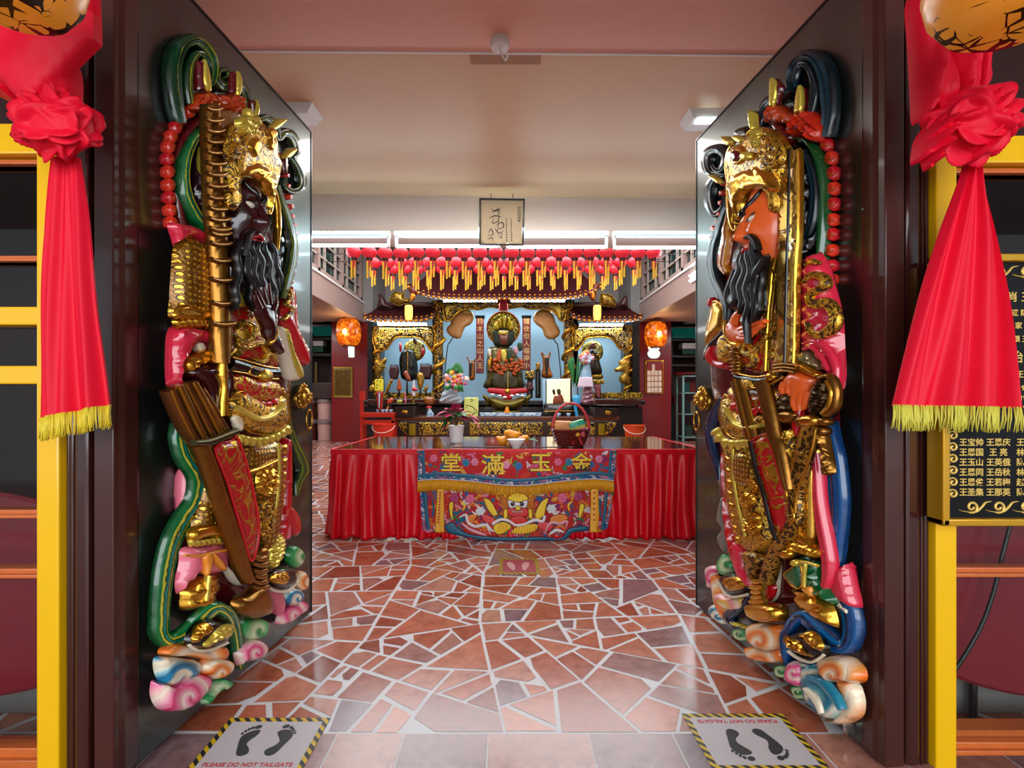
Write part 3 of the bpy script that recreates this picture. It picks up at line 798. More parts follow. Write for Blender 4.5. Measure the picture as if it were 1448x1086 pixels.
# billowing green sash behind the head
A.ribbon('sash', T('LA', '345,520 330,430 318,330 318,225 350,130 420,95 480,140 512,215 505,300 470,340 420,345'), [12, 19, 20, 21, 21, 20, 18, 14, 10, 7, 4], .03, .045, GREENDK, groove=(4, .012))
A.ribbon('sash', T('LA', '395,420 385,330 390,240 425,170 465,180 480,240 455,300'), [10, 12, 13, 12, 9, 6, 3], .05, .03, GREENDK, groove=(3, .008))
A.ribbon('sash', T('LA', '520,290 560,330 620,320 660,345 680,400 690,450'), [12, 20, 22, 18, 12, 6], .03, .04, GREENDK, groove=(3, .01))
A.ribbon('sash', T('LA', '530,285 545,255 580,250 590,275 565,290'), [5, 8, 8, 6, 3], .05, .03, GREENDK)
A.ribbon('sash', T('LA', '745,505 790,500 830,550 845,600 870,575 905,580 930,620 935,670 905,700 880,690'), [10, 14, 14, 12, 16, 17, 16, 13, 9, 5], .03, .04, GREENDK, groove=(3, .01))
A.ribbon('sash', T('LA', '905,690 940,740 965,800 960,850 920,870 880,850 870,800'), [8, 12, 14, 13, 11, 8, 4], .03, .04, GREENDK, groove=(3, .01))
# horn-like flame finials
for s_ in ('430,205 470,192 495,265 503,350 470,358 432,352', '602,262 638,252 660,300 652,372 625,380 602,366', '702,408 738,400 748,440 742,482 712,480'):
    f = A.pillow('flame_finial', T('LA', s_), .07, .035, CRIMSON, smooth=False, k=.8)
    q = T('LA', s_); A.pillow('gilt_face', [q[1], q[2], q[3], ((q[3][0] + q[4][0]) / 2, q[4][1]), ((q[1][0] * 2 + q[2][0]) / 3 - 3, (q[2][1] + q[3][1]) / 2)], .10, .02, GOLDPALE, f)
# red carved knots on top of the garland
A.pillow('knot', T('LA', '408,440 430,380 470,360 515,368 520,410 480,455 440,470'), .06, .06, ORANGEF, fold=(40, 7, .012))
A.pillow('knot', T('LA', '530,380 580,372 640,370 672,400 670,460 640,490 590,470 550,440'), .06, .06, ORANGEF, fold=(-30, 7, .014))
A.pillow('helmet_back', T('LA', '545,470 600,440 650,470 620,560 570,640 545,600'), .05, .06, mat('tan_paint', '8f5b33', .3, coat=.4))
# garland of red petals
pet = []
for i, (x, y, r_) in enumerate([(452, 432, 38), (405, 462, 37), (360, 500, 38), (335, 545, 38), (312, 590, 37), (300, 642, 37), (295, 704, 36), (298, 770, 36), (300, 838, 36), (304, 902, 36), (308, 968, 35), (312, 1030, 34)]):
    c = T('LA', '%d,%d' % (x, y))[0]; r_ /= 4.6; c = (c[0] - 2, c[1])
    b1 = A.pillow('petal', [(c[0] - r_ * .8, c[1] - r_ * .1), (c[0] - r_ * .5, c[1] - r_ * 1.15), (c[0] + r_ * .3, c[1] - r_ * 1.1), (c[0] + r_ * .8, c[1] - r_ * .2), (c[0] + r_ * .6, c[1] + r_ * .9), (c[0] - r_ * .2, c[1] + r_ * 1.25)], .03, .03, FLAME if i % 3 else RED, hb=.03)
    A.pillow('petal_tip', [(c[0] + r_ * .0, c[1] + r_ * .1), (c[0] + r_ * .5, c[1] - r_ * .55), (c[0] + r_ * 1.0, c[1] - r_ * .1), (c[0] + r_ * .6, c[1] + r_ * .7)], .05, .014, ORANGEF, b1, hb=.02)
A.ribbon('garland_band', T('LA', '480,470 420,530 365,600 335,700 330,800 335,900 350,1000 372,1070'), [8, 11, 12, 12, 11, 11, 11, 9], .03, .03, CRIMSON)
A.ribbon('collar_ribbon', T('LA', '470,540 415,600 375,690 362,790 375,890 420,985 470,1050 500,1100'), [6, 13, 15, 15, 16, 17, 17, 14], .05, .045, GREENST, groove=(2, .01))
A.pillow('hair', T('LA', '470,600 440,680 415,780 410,880 440,960 485,1010 490,800 482,640'), .04, .05, mat('dark_purple_hair', '2b0d1c', .2, coat=.6), fold=(5, 5, .008))
A.ribbon('hair_cord', T('LA', '465,640 458,720 470,800 482,870'), 5, .09, .015, GOLDPALE)
# right hand side: bead strand and sash beside the beard
bd = [A.pillow_geo(A.circle(T('LA', '%d,%d' % p)[0], 4.2, 4.6, 8), .04, .035, hb=.03) for p in ((868, 690), (880, 740), (886, 790), (892, 845), (900, 900), (908, 950), (914, 1000), (924, 1045), (930, 1085))] + [A.pillow_geo(A.circle(T('LB', '%d,%d' % p)[0], 4, 4.4, 8), .04, .03, hb=.03) for p in ((935, 40), (938, 90), (934, 145), (930, 190), (918, 240), (910, 285))]
A.many('bead_strand', bd, FLAME)
A.ribbon('sash', T('LA', '835,840 860,920 890,1000 915,1086') + T('LB', '925,90 915,190 890,290 865,370'), [8, 11, 13, 14, 15, 16, 14, 8], .06, .04, GREENDK, groove=(2, .01))
A.ribbon('sash_cord', T('LA', '825,860 845,940 850,1040') + T('LB', '850,20 840,120'), [5, 7, 7, 6, 3], .12, .025, GOLDF)
# cloak shoulder, sleeve, armour plates of the near arm
A.pillow('shoulder_cape', T('LB', '300,-10 340,-20 420,0 470,30 498,90 500,125 450,80 390,60 350,80 335,110 322,60'), .09, .05, PINKRED)
arm = A.pillow('arm_armour', T('LB', '345,95 385,55 440,60 485,95 505,180 515,300 515,420 505,470 420,470 322,468 322,380 330,240'), .09, .075, GOLDPL, edge=(GOLDF, 3))
A.pillow('arm_armour_band', T('LB', '330,415 380,400 430,420 500,430 510,470 420,478 320,470'), .15, .02, GOLDF, arm)
A.leaves('scalloped_trim', T('LB', '318,480 380,472 440,470 510,478'), 6, 15, 10, .13, .03, GOLDF)
A.pillow('sleeve', T('LB', '318,520 420,510 500,535 525,625 480,600 440,598 400,640 370,690 355,740 348,810 318,830 302,800 300,660'), .085, .07, PINKRED, fold=(55, 15, .008), label='rose red sleeve')
A.pillow('sleeve_lining', T('LB', '430,600 460,595 480,640 450,660 440,640'), .11, .02, CREAMP)
A.pillow('wrist_cuff', T('LB', '375,690 440,640 500,625 528,690 450,720 390,752'), .12, .045, GOLDF, fold=(100, 6, .006))
hnd = A.pillow('hand', T('LB', '388,750 450,705 530,692 590,740 612,770 600,850 575,900 545,945 500,900 470,860 440,800'), .12, .06, SKINL)
for i, s_ in enumerate(('560,720 600,760 605,820 590,880', '540,740 575,800 575,870 560,930', '510,760 545,830 545,900 535,950', '480,780 515,850 520,910 512,945')):
    A.rope('finger', T('LB', s_), [10, 9.5, 8.5, 6], .175 - .006 * i, SKINL, hnd)
A.rope('thumb', T('LB', '585,760 620,800 640,840 652,850'), [9, 9, 8, 5], .15, SKINL, hnd)
# ringed mace
mace = A.ribbon('mace', T('LA', '518,420 522,560 527,700 533,840 540,980') + T('LB', '552,60 560,200 566,340 572,480 572,560 570,640 568,700'), [14, 19, 20, 20.5, 21, 21, 22, 22, 23, 24, 20, 17], .185, .035, BRONZE, rnd=True, ns=9)
for k, (key, x, y, wd) in enumerate([('LA', 518, 442, 70), ('LA', 520, 500, 80), ('LA', 523, 555, 84), ('LA', 525, 610, 86), ('LA', 528, 665, 88), ('LA', 530, 722, 88), ('LA', 532, 778, 90), ('LA', 535, 838, 92), ('LA', 540, 898, 94), ('LA', 544, 955, 94), ('LA', 548, 1010, 95), ('LA', 550, 1060, 96), ('LB', 553, 35, 96), ('LB', 556, 85, 98), ('LB', 560, 170, 100), ('LB', 562, 270, 102), ('LB', 566, 390, 104), ('LB', 566, 495, 112)]):
    c = T(key, '%d,%d' % (x, y))[0]; hw = wd / 3.62 / 2 * 1.08
    A.rope('mace_ring', [(c[0] - hw, c[1] - 1), (c[0] - hw * .4, c[1] + 2), (c[0] + hw * .5, c[1] + 2), (c[0] + hw, c[1])], [7, 8, 8, 7], .25, BRONZE, mace)
A.ribbon('mace_handle', T('LB', '568,690 570,760 572,830 572,900 575,970'), [9, 11, 7, 11, 14], .18, .02, GOLDF, mace, rnd=True, ns=7)
# gilt helmet
hel = A.pillow('helmet', T('LA', '562,700 570,640 605,560 640,520 700,500 760,520 800,570 832,600 840,680 862,720 850,790 830,860 815,960 800,985 792,900 760,840 715,800 665,795 648,840 650,930 620,970 590,930 578,850 572,770'), .17, .115, GOLDHI, k=.7, edge=(GOLDF, 3.4, .12))
A.pillow('helmet_peak', T('LA', '650,800 680,740 740,720 800,750 840,820 835,900 815,970 800,900 770,840 720,800'), .265, .03, GOLDF, hel, fold=(20, 5, .006))
A.pillow('ear_flap', T('LA', '585,880 620,850 648,880 650,935 622,972 592,940'), .26, .03, GOLDHI, hel)
A.pillow('helmet_urn', T('LA', '640,520 655,490 700,478 740,490 750,520 735,580 700,600 665,580'), .24, .05, GOLDPALE, hel, fold=(30, 4, .008))
A.pillow('helmet_dragon', T('LA', '770,560 800,540 830,555 835,590 815,610 830,650 800,670 775,640 785,600'), .25, .05, GOLDF, hel)
A.pillow('helmet_boss', T('LA', '690,640 710,600 740,590 760,630 750,680 720,700'), .27, .035, GOLDF, hel)
A.pillow('helmet_crest', T('LA', '600,560 635,530 650,600 690,640 680,690 620,720 575,690'), .26, .03, GOLDHI, hel, fold=(70, 5, .008))
for s_ in ('800,545 850,505 885,497 888,510 850,545 815,560', '870,690 905,655 940,648 940,662 910,695 880,705', '695,440 710,470 712,500 700,505 690,470', '735,480 752,505 755,540 745,540 735,510'):
    A.pillow('helmet_horn', T('LA', s_), .22, .03, GOLDPALE, hel)
A.pillow('helmet_pompom', T('LA', '860,700 880,690 890,740 880,790 865,770'), .18, .04, CRIMSON, hel)
# face, turned to look along the passage
fc, fplace, ffront = head_part(A, (383, 318), 308, .085, 60, SKINL, -.12, BLACKG, EYEW, BLACKG, LIP, 0)
# beard in long wavy locks
A.pillow('beard', T('LB', '640,90 685,75 730,72 775,80 825,120 850,190 862,300 850,400 800,470 770,400 735,440 690,340 660,320 640,420 622,430 628,300 638,180'), .23, .05, BEARD, fold=(6, 4.2, .007))
for s_, wd, w_ in (('690,80 672,110 695,150 690,230 720,300 715,370 735,430', [5, 8, 9, 9, 8, 7, 2], .285), ('720,76 708,110 730,160 720,240 752,310 748,380 765,440', [5, 8, 9, 9, 9, 7, 2], .295), ('750,78 738,120 765,180 758,260 790,330 785,420 800,500', [6, 8, 9, 10, 9, 7, 2], .30),
                   ('775,84 777,120 805,190 800,260 830,330 828,400 842,445', [5, 8, 9, 9, 8, 7, 2], .295), ('800,80 830,130 835,200 858,260 850,330', [5, 8, 8, 7, 2], .27), ('655,70 640,150 652,230 632,320 640,380 622,430', [4, 7, 7, 7, 6, 2], .27), ('720,310 752,380 768,460 790,530 800,575', [6, 8, 9, 7, 2], .27)):
    A.ribbon('beard_lock', T('LB', s_), wd, w_, .02, BEARD, groove=(3, .006), n=8)
A.ribbon('moustache', T('LB', '730,15 705,40 690,90 680,150'), [3, 6, 6, 3], .3, .02, BEARD, groove=(2, .005))
# raised hand stroking the beard
h2 = A.pillow('hand', T('LB', '735,400 770,380 820,400 845,460 840,530 825,590 800,580 785,520 755,470'), .29, .04, SKINL)
for s_ in ('760,420 740,380 728,350', '775,410 755,370 735,325', '790,400 775,350 765,310', '808,400 800,340 795,290', '825,430 835,390 828,350'):
    A.rope('finger', T('LB', s_), [9, 8, 5], .325, SKINL, h2)
A.rope('bracelet', T('LB', '798,600 815,590 832,565 838,530'), [7, 8, 8, 6], .3, GOLDF)
A.pillow('forearm', T('LB', '800,580 838,545 870,620 868,655 845,650 815,620'), .25, .05, SKINL)
# chest brocade
ch = A.pillow('chest_robe', T('LB', '618,440 650,410 720,405 745,470 790,540 830,570 850,640 848,740 770,720 680,700 618,690 612,560'), .10, .085, REDBRO)
A.pillow('neck_scarf', T('LB', '640,330 690,380 720,410 680,415 640,412 632,380'), .16, .04, GOLDPALE)
A.ribbon('gilt_dragon', T('LB', '640,520 680,490 730,520 700,580 650,600 690,620 760,600 800,640 770,690 720,680'), [5, 9, 9, 8, 8, 9, 10, 10, 8, 4], .185, .02, GOLDHI, groove=(3, .006))
A.ribbon('gilt_scroll', T('LB', '625,560 650,580 665,640 640,660'), [3, 7, 7, 3], .17, .015, GOLDHI)
bl = A.ribbon('belt', T('LB', '610,700 680,720 750,745 850,750'), [19, 20, 20, 17], .18, .03, BLACKG)
for s_ in ('612,672 690,690 770,715 848,728', '612,740 690,755 750,775 850,782', '705,725 725,720 755,735 755,765 725,768 703,755 705,725'):
    A.rope('belt_edging', T('LB', s_), 2.6, .205, GOLDF, bl)
A.pillow('buckle', A.circle(T('LB', '788,765')[0], 9.5, 10), .20, .03, GOLDF, bl); A.pillow('buckle_stud', A.circle(T('LB', '790,765')[0], 5, 5), .225, .025, GOLDPALE, bl)
# far sleeve
sl = A.pillow('far_sleeve', T('LB', '905,290 930,330 945,440 950,520 985,590 1008,650 1010,705 985,715 955,690 930,620 890,540 860,480 870,400'), .04, .06, RED)
A.ribbon('gilt_scroll', T('LB', '905,320 915,360 895,400 925,420 900,460 875,480'), [4, 7, 6, 7, 7, 4], .10, .015, GOLDHI, sl)
A.pillow('sleeve_lining', T('LB', '845,520 880,520 915,600 925,690 970,750 960,785 900,790 870,700 850,620'), .09, .05, CREAMP)
A.pillow('sleeve_band', T('LB', '880,520 905,545 930,640 975,745 965,780 935,750 910,660 890,590'), .125, .03, GOLDPALE)
# belly panel, apron and leaf fringe
bp_ = A.pillow('belly_panel', T('LB', '640,755 740,775 840,790 868,850 820,900 760,910 700,890 650,840'), .16, .06, REDBRO2)
A.leaves('flame_border', T('LB', '680,850 730,885 790,900 840,880'), 6, 9, 8, .215, .015, RED, bp_)
ap = A.pillow('apron', T('LB', '612,880 660,845 720,870 790,905 850,880 868,830 905,960 890,1020 840,1060 770,1065 700,1050 640,1000 610,950'), .17, .08, GOLDHI, edge=(GOLDF, 3.5))
A.ribbon('apron_scroll', T('LB', '640,920 700,960 760,985 830,960 880,900'), [4, 8, 9, 8, 4], .245, .02, GOLDPALE, ap, groove=(3, .006))
A.pillow('apron_lining', T('LB', '615,975 655,960 670,1010 660,1050 625,1010'), .20, .02, CREAMP, ap)
A.leaves('leaf_fringe', T('LC', '650,195 720,210 790,205 850,180 898,150'), 9, 14, 10, .20, .025, GOLDPALE)
# bundle of rods in the quiver
qv = A.pillow('quiver', T('LC', '432,240 640,185 690,330 740,560 752,690 715,850 705,960 640,900 580,700 520,470 460,300'), .13, .07, BRONZE, smooth=False, label='dark bronze quiver')
A.pillow('quiver_panel', T('LC', '525,268 610,228 638,210 690,360 735,560 750,690 735,790 712,848 690,790 640,620 585,430'), .195, .025, REDBRO, qv, edge=(RED, 3.2, .6))
A.ribbon('quiver_spine', T('LC', '455,250 495,350 545,500 595,650 640,780 670,880 705,955'), [20, 22, 22, 23, 23, 22, 15], .19, .035, BRONZE, qv, groove=(2, .008))
A.ribbon('quiver_rim', T('LC', '425,240 500,235 570,210 640,180'), [9, 11, 11, 9], .22, .02, mat('verdigris_bronze', '4b4326', .25, metal=.8), qv)
for i, s_ in enumerate(('300,840 350,960 400,1060 450,1130', '335,815 390,930 440,1040 490,1130', '370,805 430,920 490,1040 530,1120', '410,800 470,910 530,1030 570,1110', '445,830 510,930 565,1030 605,1090')):
    A.ribbon('rod', T('LB', s_), [13, 13, 12, 9], .15 + .012 * (i % 2), .03, BRONZE if i % 2 else mat('rod_copper', '7a4a26', .25, metal=.7, var=.3), rnd=True, ns=7, groove=None)
    A.rope('rod_edge', T('LB', s_), 3, .185 + .012 * (i % 2), GOLDF)
# green ribbon that runs down the outer side
A.ribbon('long_ribbon', T('LC', '350,140 345,220 370,310 425,390 440,460 420,550 360,640 310,740 280,850 262,960 250,1086') + T('LD', '250,340 250,420 290,460 350,440 410,390 470,330 530,290 590,320 620,380 635,460 645,560 655,600'),
         [18, 22, 24, 25, 26, 27, 27, 27, 27, 26, 25, 25, 25, 24, 24, 23, 22, 22, 22, 20, 18, 16, 10], [.06, .06, .07, .08, .08, .07, .06, .06, .05, .06, .06, .06, .06, .07, .08, .10, .13, .15, .15, .12, .1, .08, .05], .035, GREENST, groove=(3, .012), n=6)
A.pillow('pink_ribbon', T('LC', '358,370 378,390 390,480 385,560 350,610 345,520'), .03, .04, PINK)
A.ribbon('sash', T('LC', '890,120 920,220 960,310 980,380 950,440 930,510'), [6, 12, 18, 18, 12, 4], .03, .045, GREENDK, groove=(2, .01))
# skirt of gilt plates, front panel with red edging
sk = A.pillow('plate_skirt', T('LC', '660,240 760,245 860,230 880,330 882,480 870,620 850,740 800,800 760,760 740,640 700,470 665,350'), .10, .08, GOLDPL, label='gilt armour skirt')
A.ribbon('skirt_belt', T('LC', '690,390 760,370 840,330'), [5, 7, 5], .185, .02, GOLDF, sk)
A.pillow('skirt_mask', T('LC', '745,400 790,340 840,380 850,470 800,520 750,490'), .175, .035, GOLDF, sk, fold=(40, 5, .012))
A.pillow('skirt_mask', T('LC', '740,560 790,530 830,570 830,670 790,730 755,690'), .17, .03, GOLDHI, sk, fold=(-40, 6, .012))
A.rope('skirt_cord', T('LC', '850,240 855,400 840,560 810,680'), 3.4, .18, GOLDPALE, sk)
rp_ = A.pillow('red_panel', T('LC', '880,215 905,240 910,400 905,560 885,700 850,800 810,870 800,850 830,760 860,640 872,480 870,330'), .08, .06, RED)
A.leaves('scalloped_trim', T('LC', '898,240 896,340 890,440 880,540 862,640 835,720'), 7, 12, 14, .145, .02, GOLDF, rp_, flip=1)
A.pillow('gilt_lappet', T('LC', '810,720 850,700 880,740 870,820 830,880 800,870'), .12, .05, GOLDPALE, fold=(60, 5, .008))
A.pillow('ribbon_end', T('LC', '880,580 920,570 955,620 960,690 930,720 905,680'), .05, .05, RED); A.pillow('tassel', T('LC', '872,640 905,650 910,720 885,735 868,700'), .1, .03, PINK)
# leg: chain greave, gilt bell, pink trouser with bow, gilt boot
A.pillow('greave', T('LC', '470,390 500,440 540,560 572,640 560,690 480,700 425,680 440,600 465,500'), .10, .06, GOLDPL)
A.pillow('knee_band', T('LC', '400,690 450,660 540,650 585,690 580,730 490,725 405,745'), .13, .05, GOLDF)
A.leaves('scalloped_trim', T('LC', '395,735 450,735 520,725 580,725'), 7, 11, 8, .14, .025, GOLDPALE)
A.pillow('trouser', T('LC', '378,780 470,760 560,755 588,810 580,890 520,920 450,915 400,960 358,1015 345,960 365,860'), .10, .065, PINK, fold=(5, 13, .010), label='pink trouser leg')
A.rope('bow', T('LC', '370,815 430,820 490,810 550,795 578,790'), [4, 5, 6, 5, 4], .175, mat('orange_cord', 'e08a28', .25, coat=.4)); A.pillow('bow_loop', T('LC', '470,825 490,800 510,830 500,900 480,920 478,870'), .175, .02, MATS['orange_cord']); A.pillow('bow_loop', T('LC', '510,800 550,830 580,880 575,895 540,870 515,830'), .175, .02, MATS['orange_cord'])
bt = A.pillow('boot', T('LC', '380,985 440,930 500,915 548,905 542,980 530,1040') + T('LD', '500,285 440,300 375,300 370,240'), .10, .065, GOLDF, fold=(95, 6, .010), label='ribbed gilt boot')
A.ribbon('boot_seam', T('LC', '498,920 490,985 482,1050'), 5, .165, .015, GOLDPALE, bt)
A.pillow('robe_lining', T('LC', '575,680 600,730 640,860 690,955 640,970 590,920 572,830'), .08, .04, CREAMP); A.rope('red_piping', T('LC', '590,690 620,790 645,880 700,965'), 4, .13, RED)
# bronze bulb foot of the mace-like staff
bb = A.pillow('bronze_bulb', T('LD', '640,240 690,215 720,190 745,170 790,190 815,230 825,290 800,330 740,345 670,330 630,300'), .16, .07, BRONZE, label='dark bronze bulb')
for y, a_, b_2 in ((180, 715, 800), (150, 720, 790), (120, 725, 785), (60, 715, 800), (95, 720, 790), (30, 725, 790)):
    A.rope('bulb_ring', T('LD', '%d,%d %d,%d %d,%d' % (a_, y, (a_ + b_2) / 2, y + 12, b_2, y)), [7, 9, 7], .2, BRONZE, bb)
A.pillow('bulb_stem', T('LD', '730,20 760,-20 790,-10 785,120 770,190 735,185 728,100'), .15, .05, BRONZE, bb)
# shoes
s1 = A.pillow('shoe', T('LD', '395,465 420,400 470,350 520,345 575,375 600,420 580,470 520,490 440,495'), .16, .07, BLACKG, label='black shoe with gilt leaf')
A.pillow('shoe_instep', T('LD', '412,450 440,390 480,360 510,385 500,420 460,440 430,470'), .215, .03, GOLDF, s1, fold=(35, 4, .006))
A.pillow('shoe_leaf', T('LD', '470,480 510,420 560,380 605,370 620,400 600,440 540,465 500,490'), .225, .025, GOLDPALE, s1, fold=(60, 5, .008))
A.rope('shoe_sole', T('LD', '395,480 440,505 510,500 590,465'), 5, .2, CREAMP, s1)
s2 = A.pillow('shoe', T('LD', '785,130 840,90 910,85 940,120 935,170 880,195 820,185'), .12, .06, BLACKG)
A.pillow('shoe_instep', T('LD', '805,140 840,110 890,100 905,140 880,170 830,165'), .165, .03, GOLDF, s2, fold=(30, 4, .006)); A.rope('shoe_sole', T('LD', '785,170 830,200 900,200 945,150'), 5, .155, CREAMP, s2)
# painted clouds
def cloud(lf, key, s_, w, h, m, label=None, **kw):
    return lf.pillow('cloud', T(key, s_), w, h, m, label=label, k=.8, **kw)
cloud(A, 'LD', '265,500 330,470 400,480 470,500 560,480 585,520 560,560 480,560 400,540 320,540 262,530', .09, .06, CL_ORANGE, 'orange cloud scroll')
cloud(A, 'LD', '238,545 300,535 380,545 440,560 445,610 420,650 360,650 310,690 270,680 238,620', .10, .06, CL_BLUE, 'blue and cream cloud scroll')
cloud(A, 'LD', '225,700 240,660 300,680 350,640 420,620 490,630 505,670 480,720 440,770 380,812 310,822 255,800 228,750', .09, .075, CL_PINK, 'large pink cloud scroll')
cloud(A, 'LD', '455,590 490,550 550,545 605,560 612,600 580,640 530,655 480,630', .12, .07, CL_ORANGE, 'orange cloud scroll')
cloud(A, 'LD', '465,760 520,690 560,650 605,655 612,680 580,710 530,730 490,785', .06, .05, CL_GREEN, 'green cloud curl')
cloud(A, 'LD', '640,520 690,460 750,450 792,490 775,540 730,560 690,560 655,585', .11, .06, CL_PINK, 'pink cloud scroll')
cloud(A, 'LD', '650,350 720,340 790,350 800,400 770,450 700,450 660,410', .11, .05, CL_GREEN)
cloud(A, 'LD', '845,370 870,310 930,265 985,255 995,300 950,330 900,370', .06, .05, CL_PINK)
cloud(A, 'LD', '880,240 890,200 930,185 970,205 975,245 940,275 900,270', .08, .05, CL_BLUE)
cloud(A, 'LD', '800,190 860,205 880,270 860,330 830,290 800,240', .06, .05, PINK)
cloud(A, 'LD', '940,160 960,100 985,110 1000,150 990,190 960,200', .05, .05, CL_ORANGE)
cloud(A, 'LC', '895,830 905,780 940,765 975,800 980,840 950,880 915,875', .05, .05, CL_GREEN)
# ------------------------------------------------------------------ guardian on the right leaf (orange face, long blade)
A = RL
A.root = empty('carved_door_guardian', tuple(A.H), 'painted door guardian carving with orange face and upright gilt blade, right leaf', 'relief carving', rotz=A.rotz)
A.pillow('robe', [(1008, 430), (1030, 340), (1060, 320), (1110, 320), (1150, 350), (1178, 450), (1180, 560), (1184, 700), (1176, 820), (1130, 850), (1060, 850), (1022, 790), (1012, 690), (1006, 600), (1000, 500)], .0, .055, CRIMSON, hb=.0, k=.5)
# blue-black sash behind the head
A.ribbon('sash', T('RA', '715,590 728,480 725,370 705,260 660,190 600,180 555,230 540,300 550,360'), [13, 21, 24, 25, 23, 19, 15, 11, 6], .03, .05, TEALDK, groove=(4, .012))
A.ribbon('sash', T('RA', '640,460 655,370 650,290 620,230 580,230 562,290 570,340'), [10, 12, 12, 11, 10, 8, 5], .05, .03, TEALDK, groove=(3, .008))
A.ribbon('sash', T('RA', '540,350 490,385 440,400 405,430 390,490 388,540'), [10, 15, 16, 14, 10, 5], .03, .04, TEALDK, groove=(3, .01))
A.ribbon('sash', T('RA', '205,790 130,780 105,730 115,675 165,655 205,690 200,740 165,765 140,730'), [6, 13, 16, 16, 16, 15, 13, 10, 5], .03, .05, TEALDK, groove=(3, .01))
A.ribbon('sash', T('RA', '150,800 120,850 118,920 145,985 190,960 200,900'), [10, 15, 16, 13, 9, 4], .03, .045, TEALDK, groove=(3, .01))
A.pillow('sash', T('RA', '245,565 280,540 320,540 335,580 300,610 260,600'), .06, .04, BLACKG)
for s_ in ('428,298 462,293 495,335 468,428 426,428', '570,338 602,338 608,450 575,470 552,470', '320,465 350,458 372,500 350,545 332,552'):
    q = T('RA', s_); f = A.pillow('flame_finial', q, .07, .035, CRIMSON, smooth=False, k=.8)
    A.pillow('gilt_face', [q[0], ((q[0][0] + q[1][0]) / 2, q[1][1]), ((q[0][0] + q[2][0]) / 2, q[2][1]), ((q[3][0] + q[4][0]) / 2, q[4][1]), q[4]], .10, .02, GOLDPALE, f)
A.pillow('knot', T('RA', '415,440 460,425 520,460 570,470 560,530 500,530 450,520 415,520'), .06, .07, ORANGEF, fold=(20, 7, .016))
A.pillow('knot', T('RA', '560,470 620,455 668,490 690,545 665,620 620,600 590,560 540,600 520,550'), .06, .07, FLAME, fold=(-40, 8, .016))
A.pillow('helmet_back', T('RA', '440,515 490,520 540,570 550,600 510,650 470,590'), .06, .06, CRIMSON)
for i, (k_, x, y, r_) in enumerate([('RA', 682, 578, 34), ('RA', 712, 630, 40), ('RA', 735, 700, 40), ('RA', 745, 778, 40), ('RA', 745, 856, 38), ('RA', 745, 935, 38), ('RA', 740, 1015, 36), ('RB', 738, 40, 36), ('RB', 735, 122, 34), ('RB', 735, 200, 33), ('RB', 735, 270, 30)]):
    c = T(k_, '%d,%d' % (x, y))[0]; r_ /= 4.6
    b1 = A.pillow('petal', [(c[0] + r_ * .8, c[1] - r_ * .1), (c[0] + r_ * .5, c[1] - r_ * 1.15), (c[0] - r_ * .3, c[1] - r_ * 1.1), (c[0] - r_ * .8, c[1] - r_ * .2), (c[0] - r_ * .7, c[1] + r_ * .8), (c[0] + r_ * .3, c[1] + r_ * 1.25)], .03, .03, RED if i % 2 else FLAME, hb=.03)
    A.pillow('petal_tip', [(c[0] - r_ * .9, c[1] + r_ * .2), (c[0] - r_ * .55, c[1] - r_ * .3), (c[0] + r_ * .5, c[1] - r_ * .1), (c[0] - r_ * .2, c[1] + r_ * .75)], .05, .014, ORANGEF, b1, hb=.02)
A.ribbon('collar_ribbon', T('RA', '560,600 620,610 668,690 690,780 695,900 695,1000 692,1086') + T('RB', '688,120 685,190'), [4, 8, 11, 12, 12, 12, 12, 10, 6], .05, .045, mat('emerald_gloss', '064a1e', .14, coat=.7))
A.pillow('hair', T('RA', '548,630 590,620 640,670 670,760 680,900 680,1086') + T('RB', '640,140 600,170 575,150 575,20') + T('RA', '575,900 570,750'), .04, .05, BLACKG, fold=(8, 8, .014))
A.ribbon('hair_ribbon', T('RA', '600,660 635,760 650,880 640,1000 620,1080') + T('RB', '600,60 585,120'), [6, 10, 12, 12, 11, 9, 5], .10, .02, TEALDK, groove=(3, .006))
# bead strand and ribbon at the free edge side
A.many('bead_strand', [A.pillow_geo(A.circle(T('RA', '%d,%d' % p)[0], 4.2, 4.6, 8), .04, .035, hb=.03) for p in ((190, 830), (185, 880), (180, 930), (172, 985), (165, 1030), (150, 1070))] + [A.pillow_geo(A.circle(T('RB', '%d,%d' % p)[0], 4, 4.4, 8), .04, .03, hb=.03) for p in ((140, 10), (132, 60))], FLAME)
A.ribbon('sash', T('RA', '215,950 185,1020 165,1086') + T('RB', '145,90 135,180 150,270 185,340 210,410 212,480'), [8, 13, 15, 16, 16, 16, 15, 13, 8], .06, .045, TEALDK, groove=(2, .01))
A.ribbon('cheek_strap', T('RA', '215,900 222,980 205,1060') + T('RB', '205,60 190,140 185,200 210,240'), [5, 8, 10, 14, 16, 14, 8], .12, .035, stripes('orange_gilt_strands', [(0, 'c46a1a'), (.2, 'e8a83a'), (.35, '8a3a0c'), (.5, 'e58a22'), (.65, 'd9b040'), (.8, '9a4a10'), (1, 'd88a28')]), groove=(3, .008))
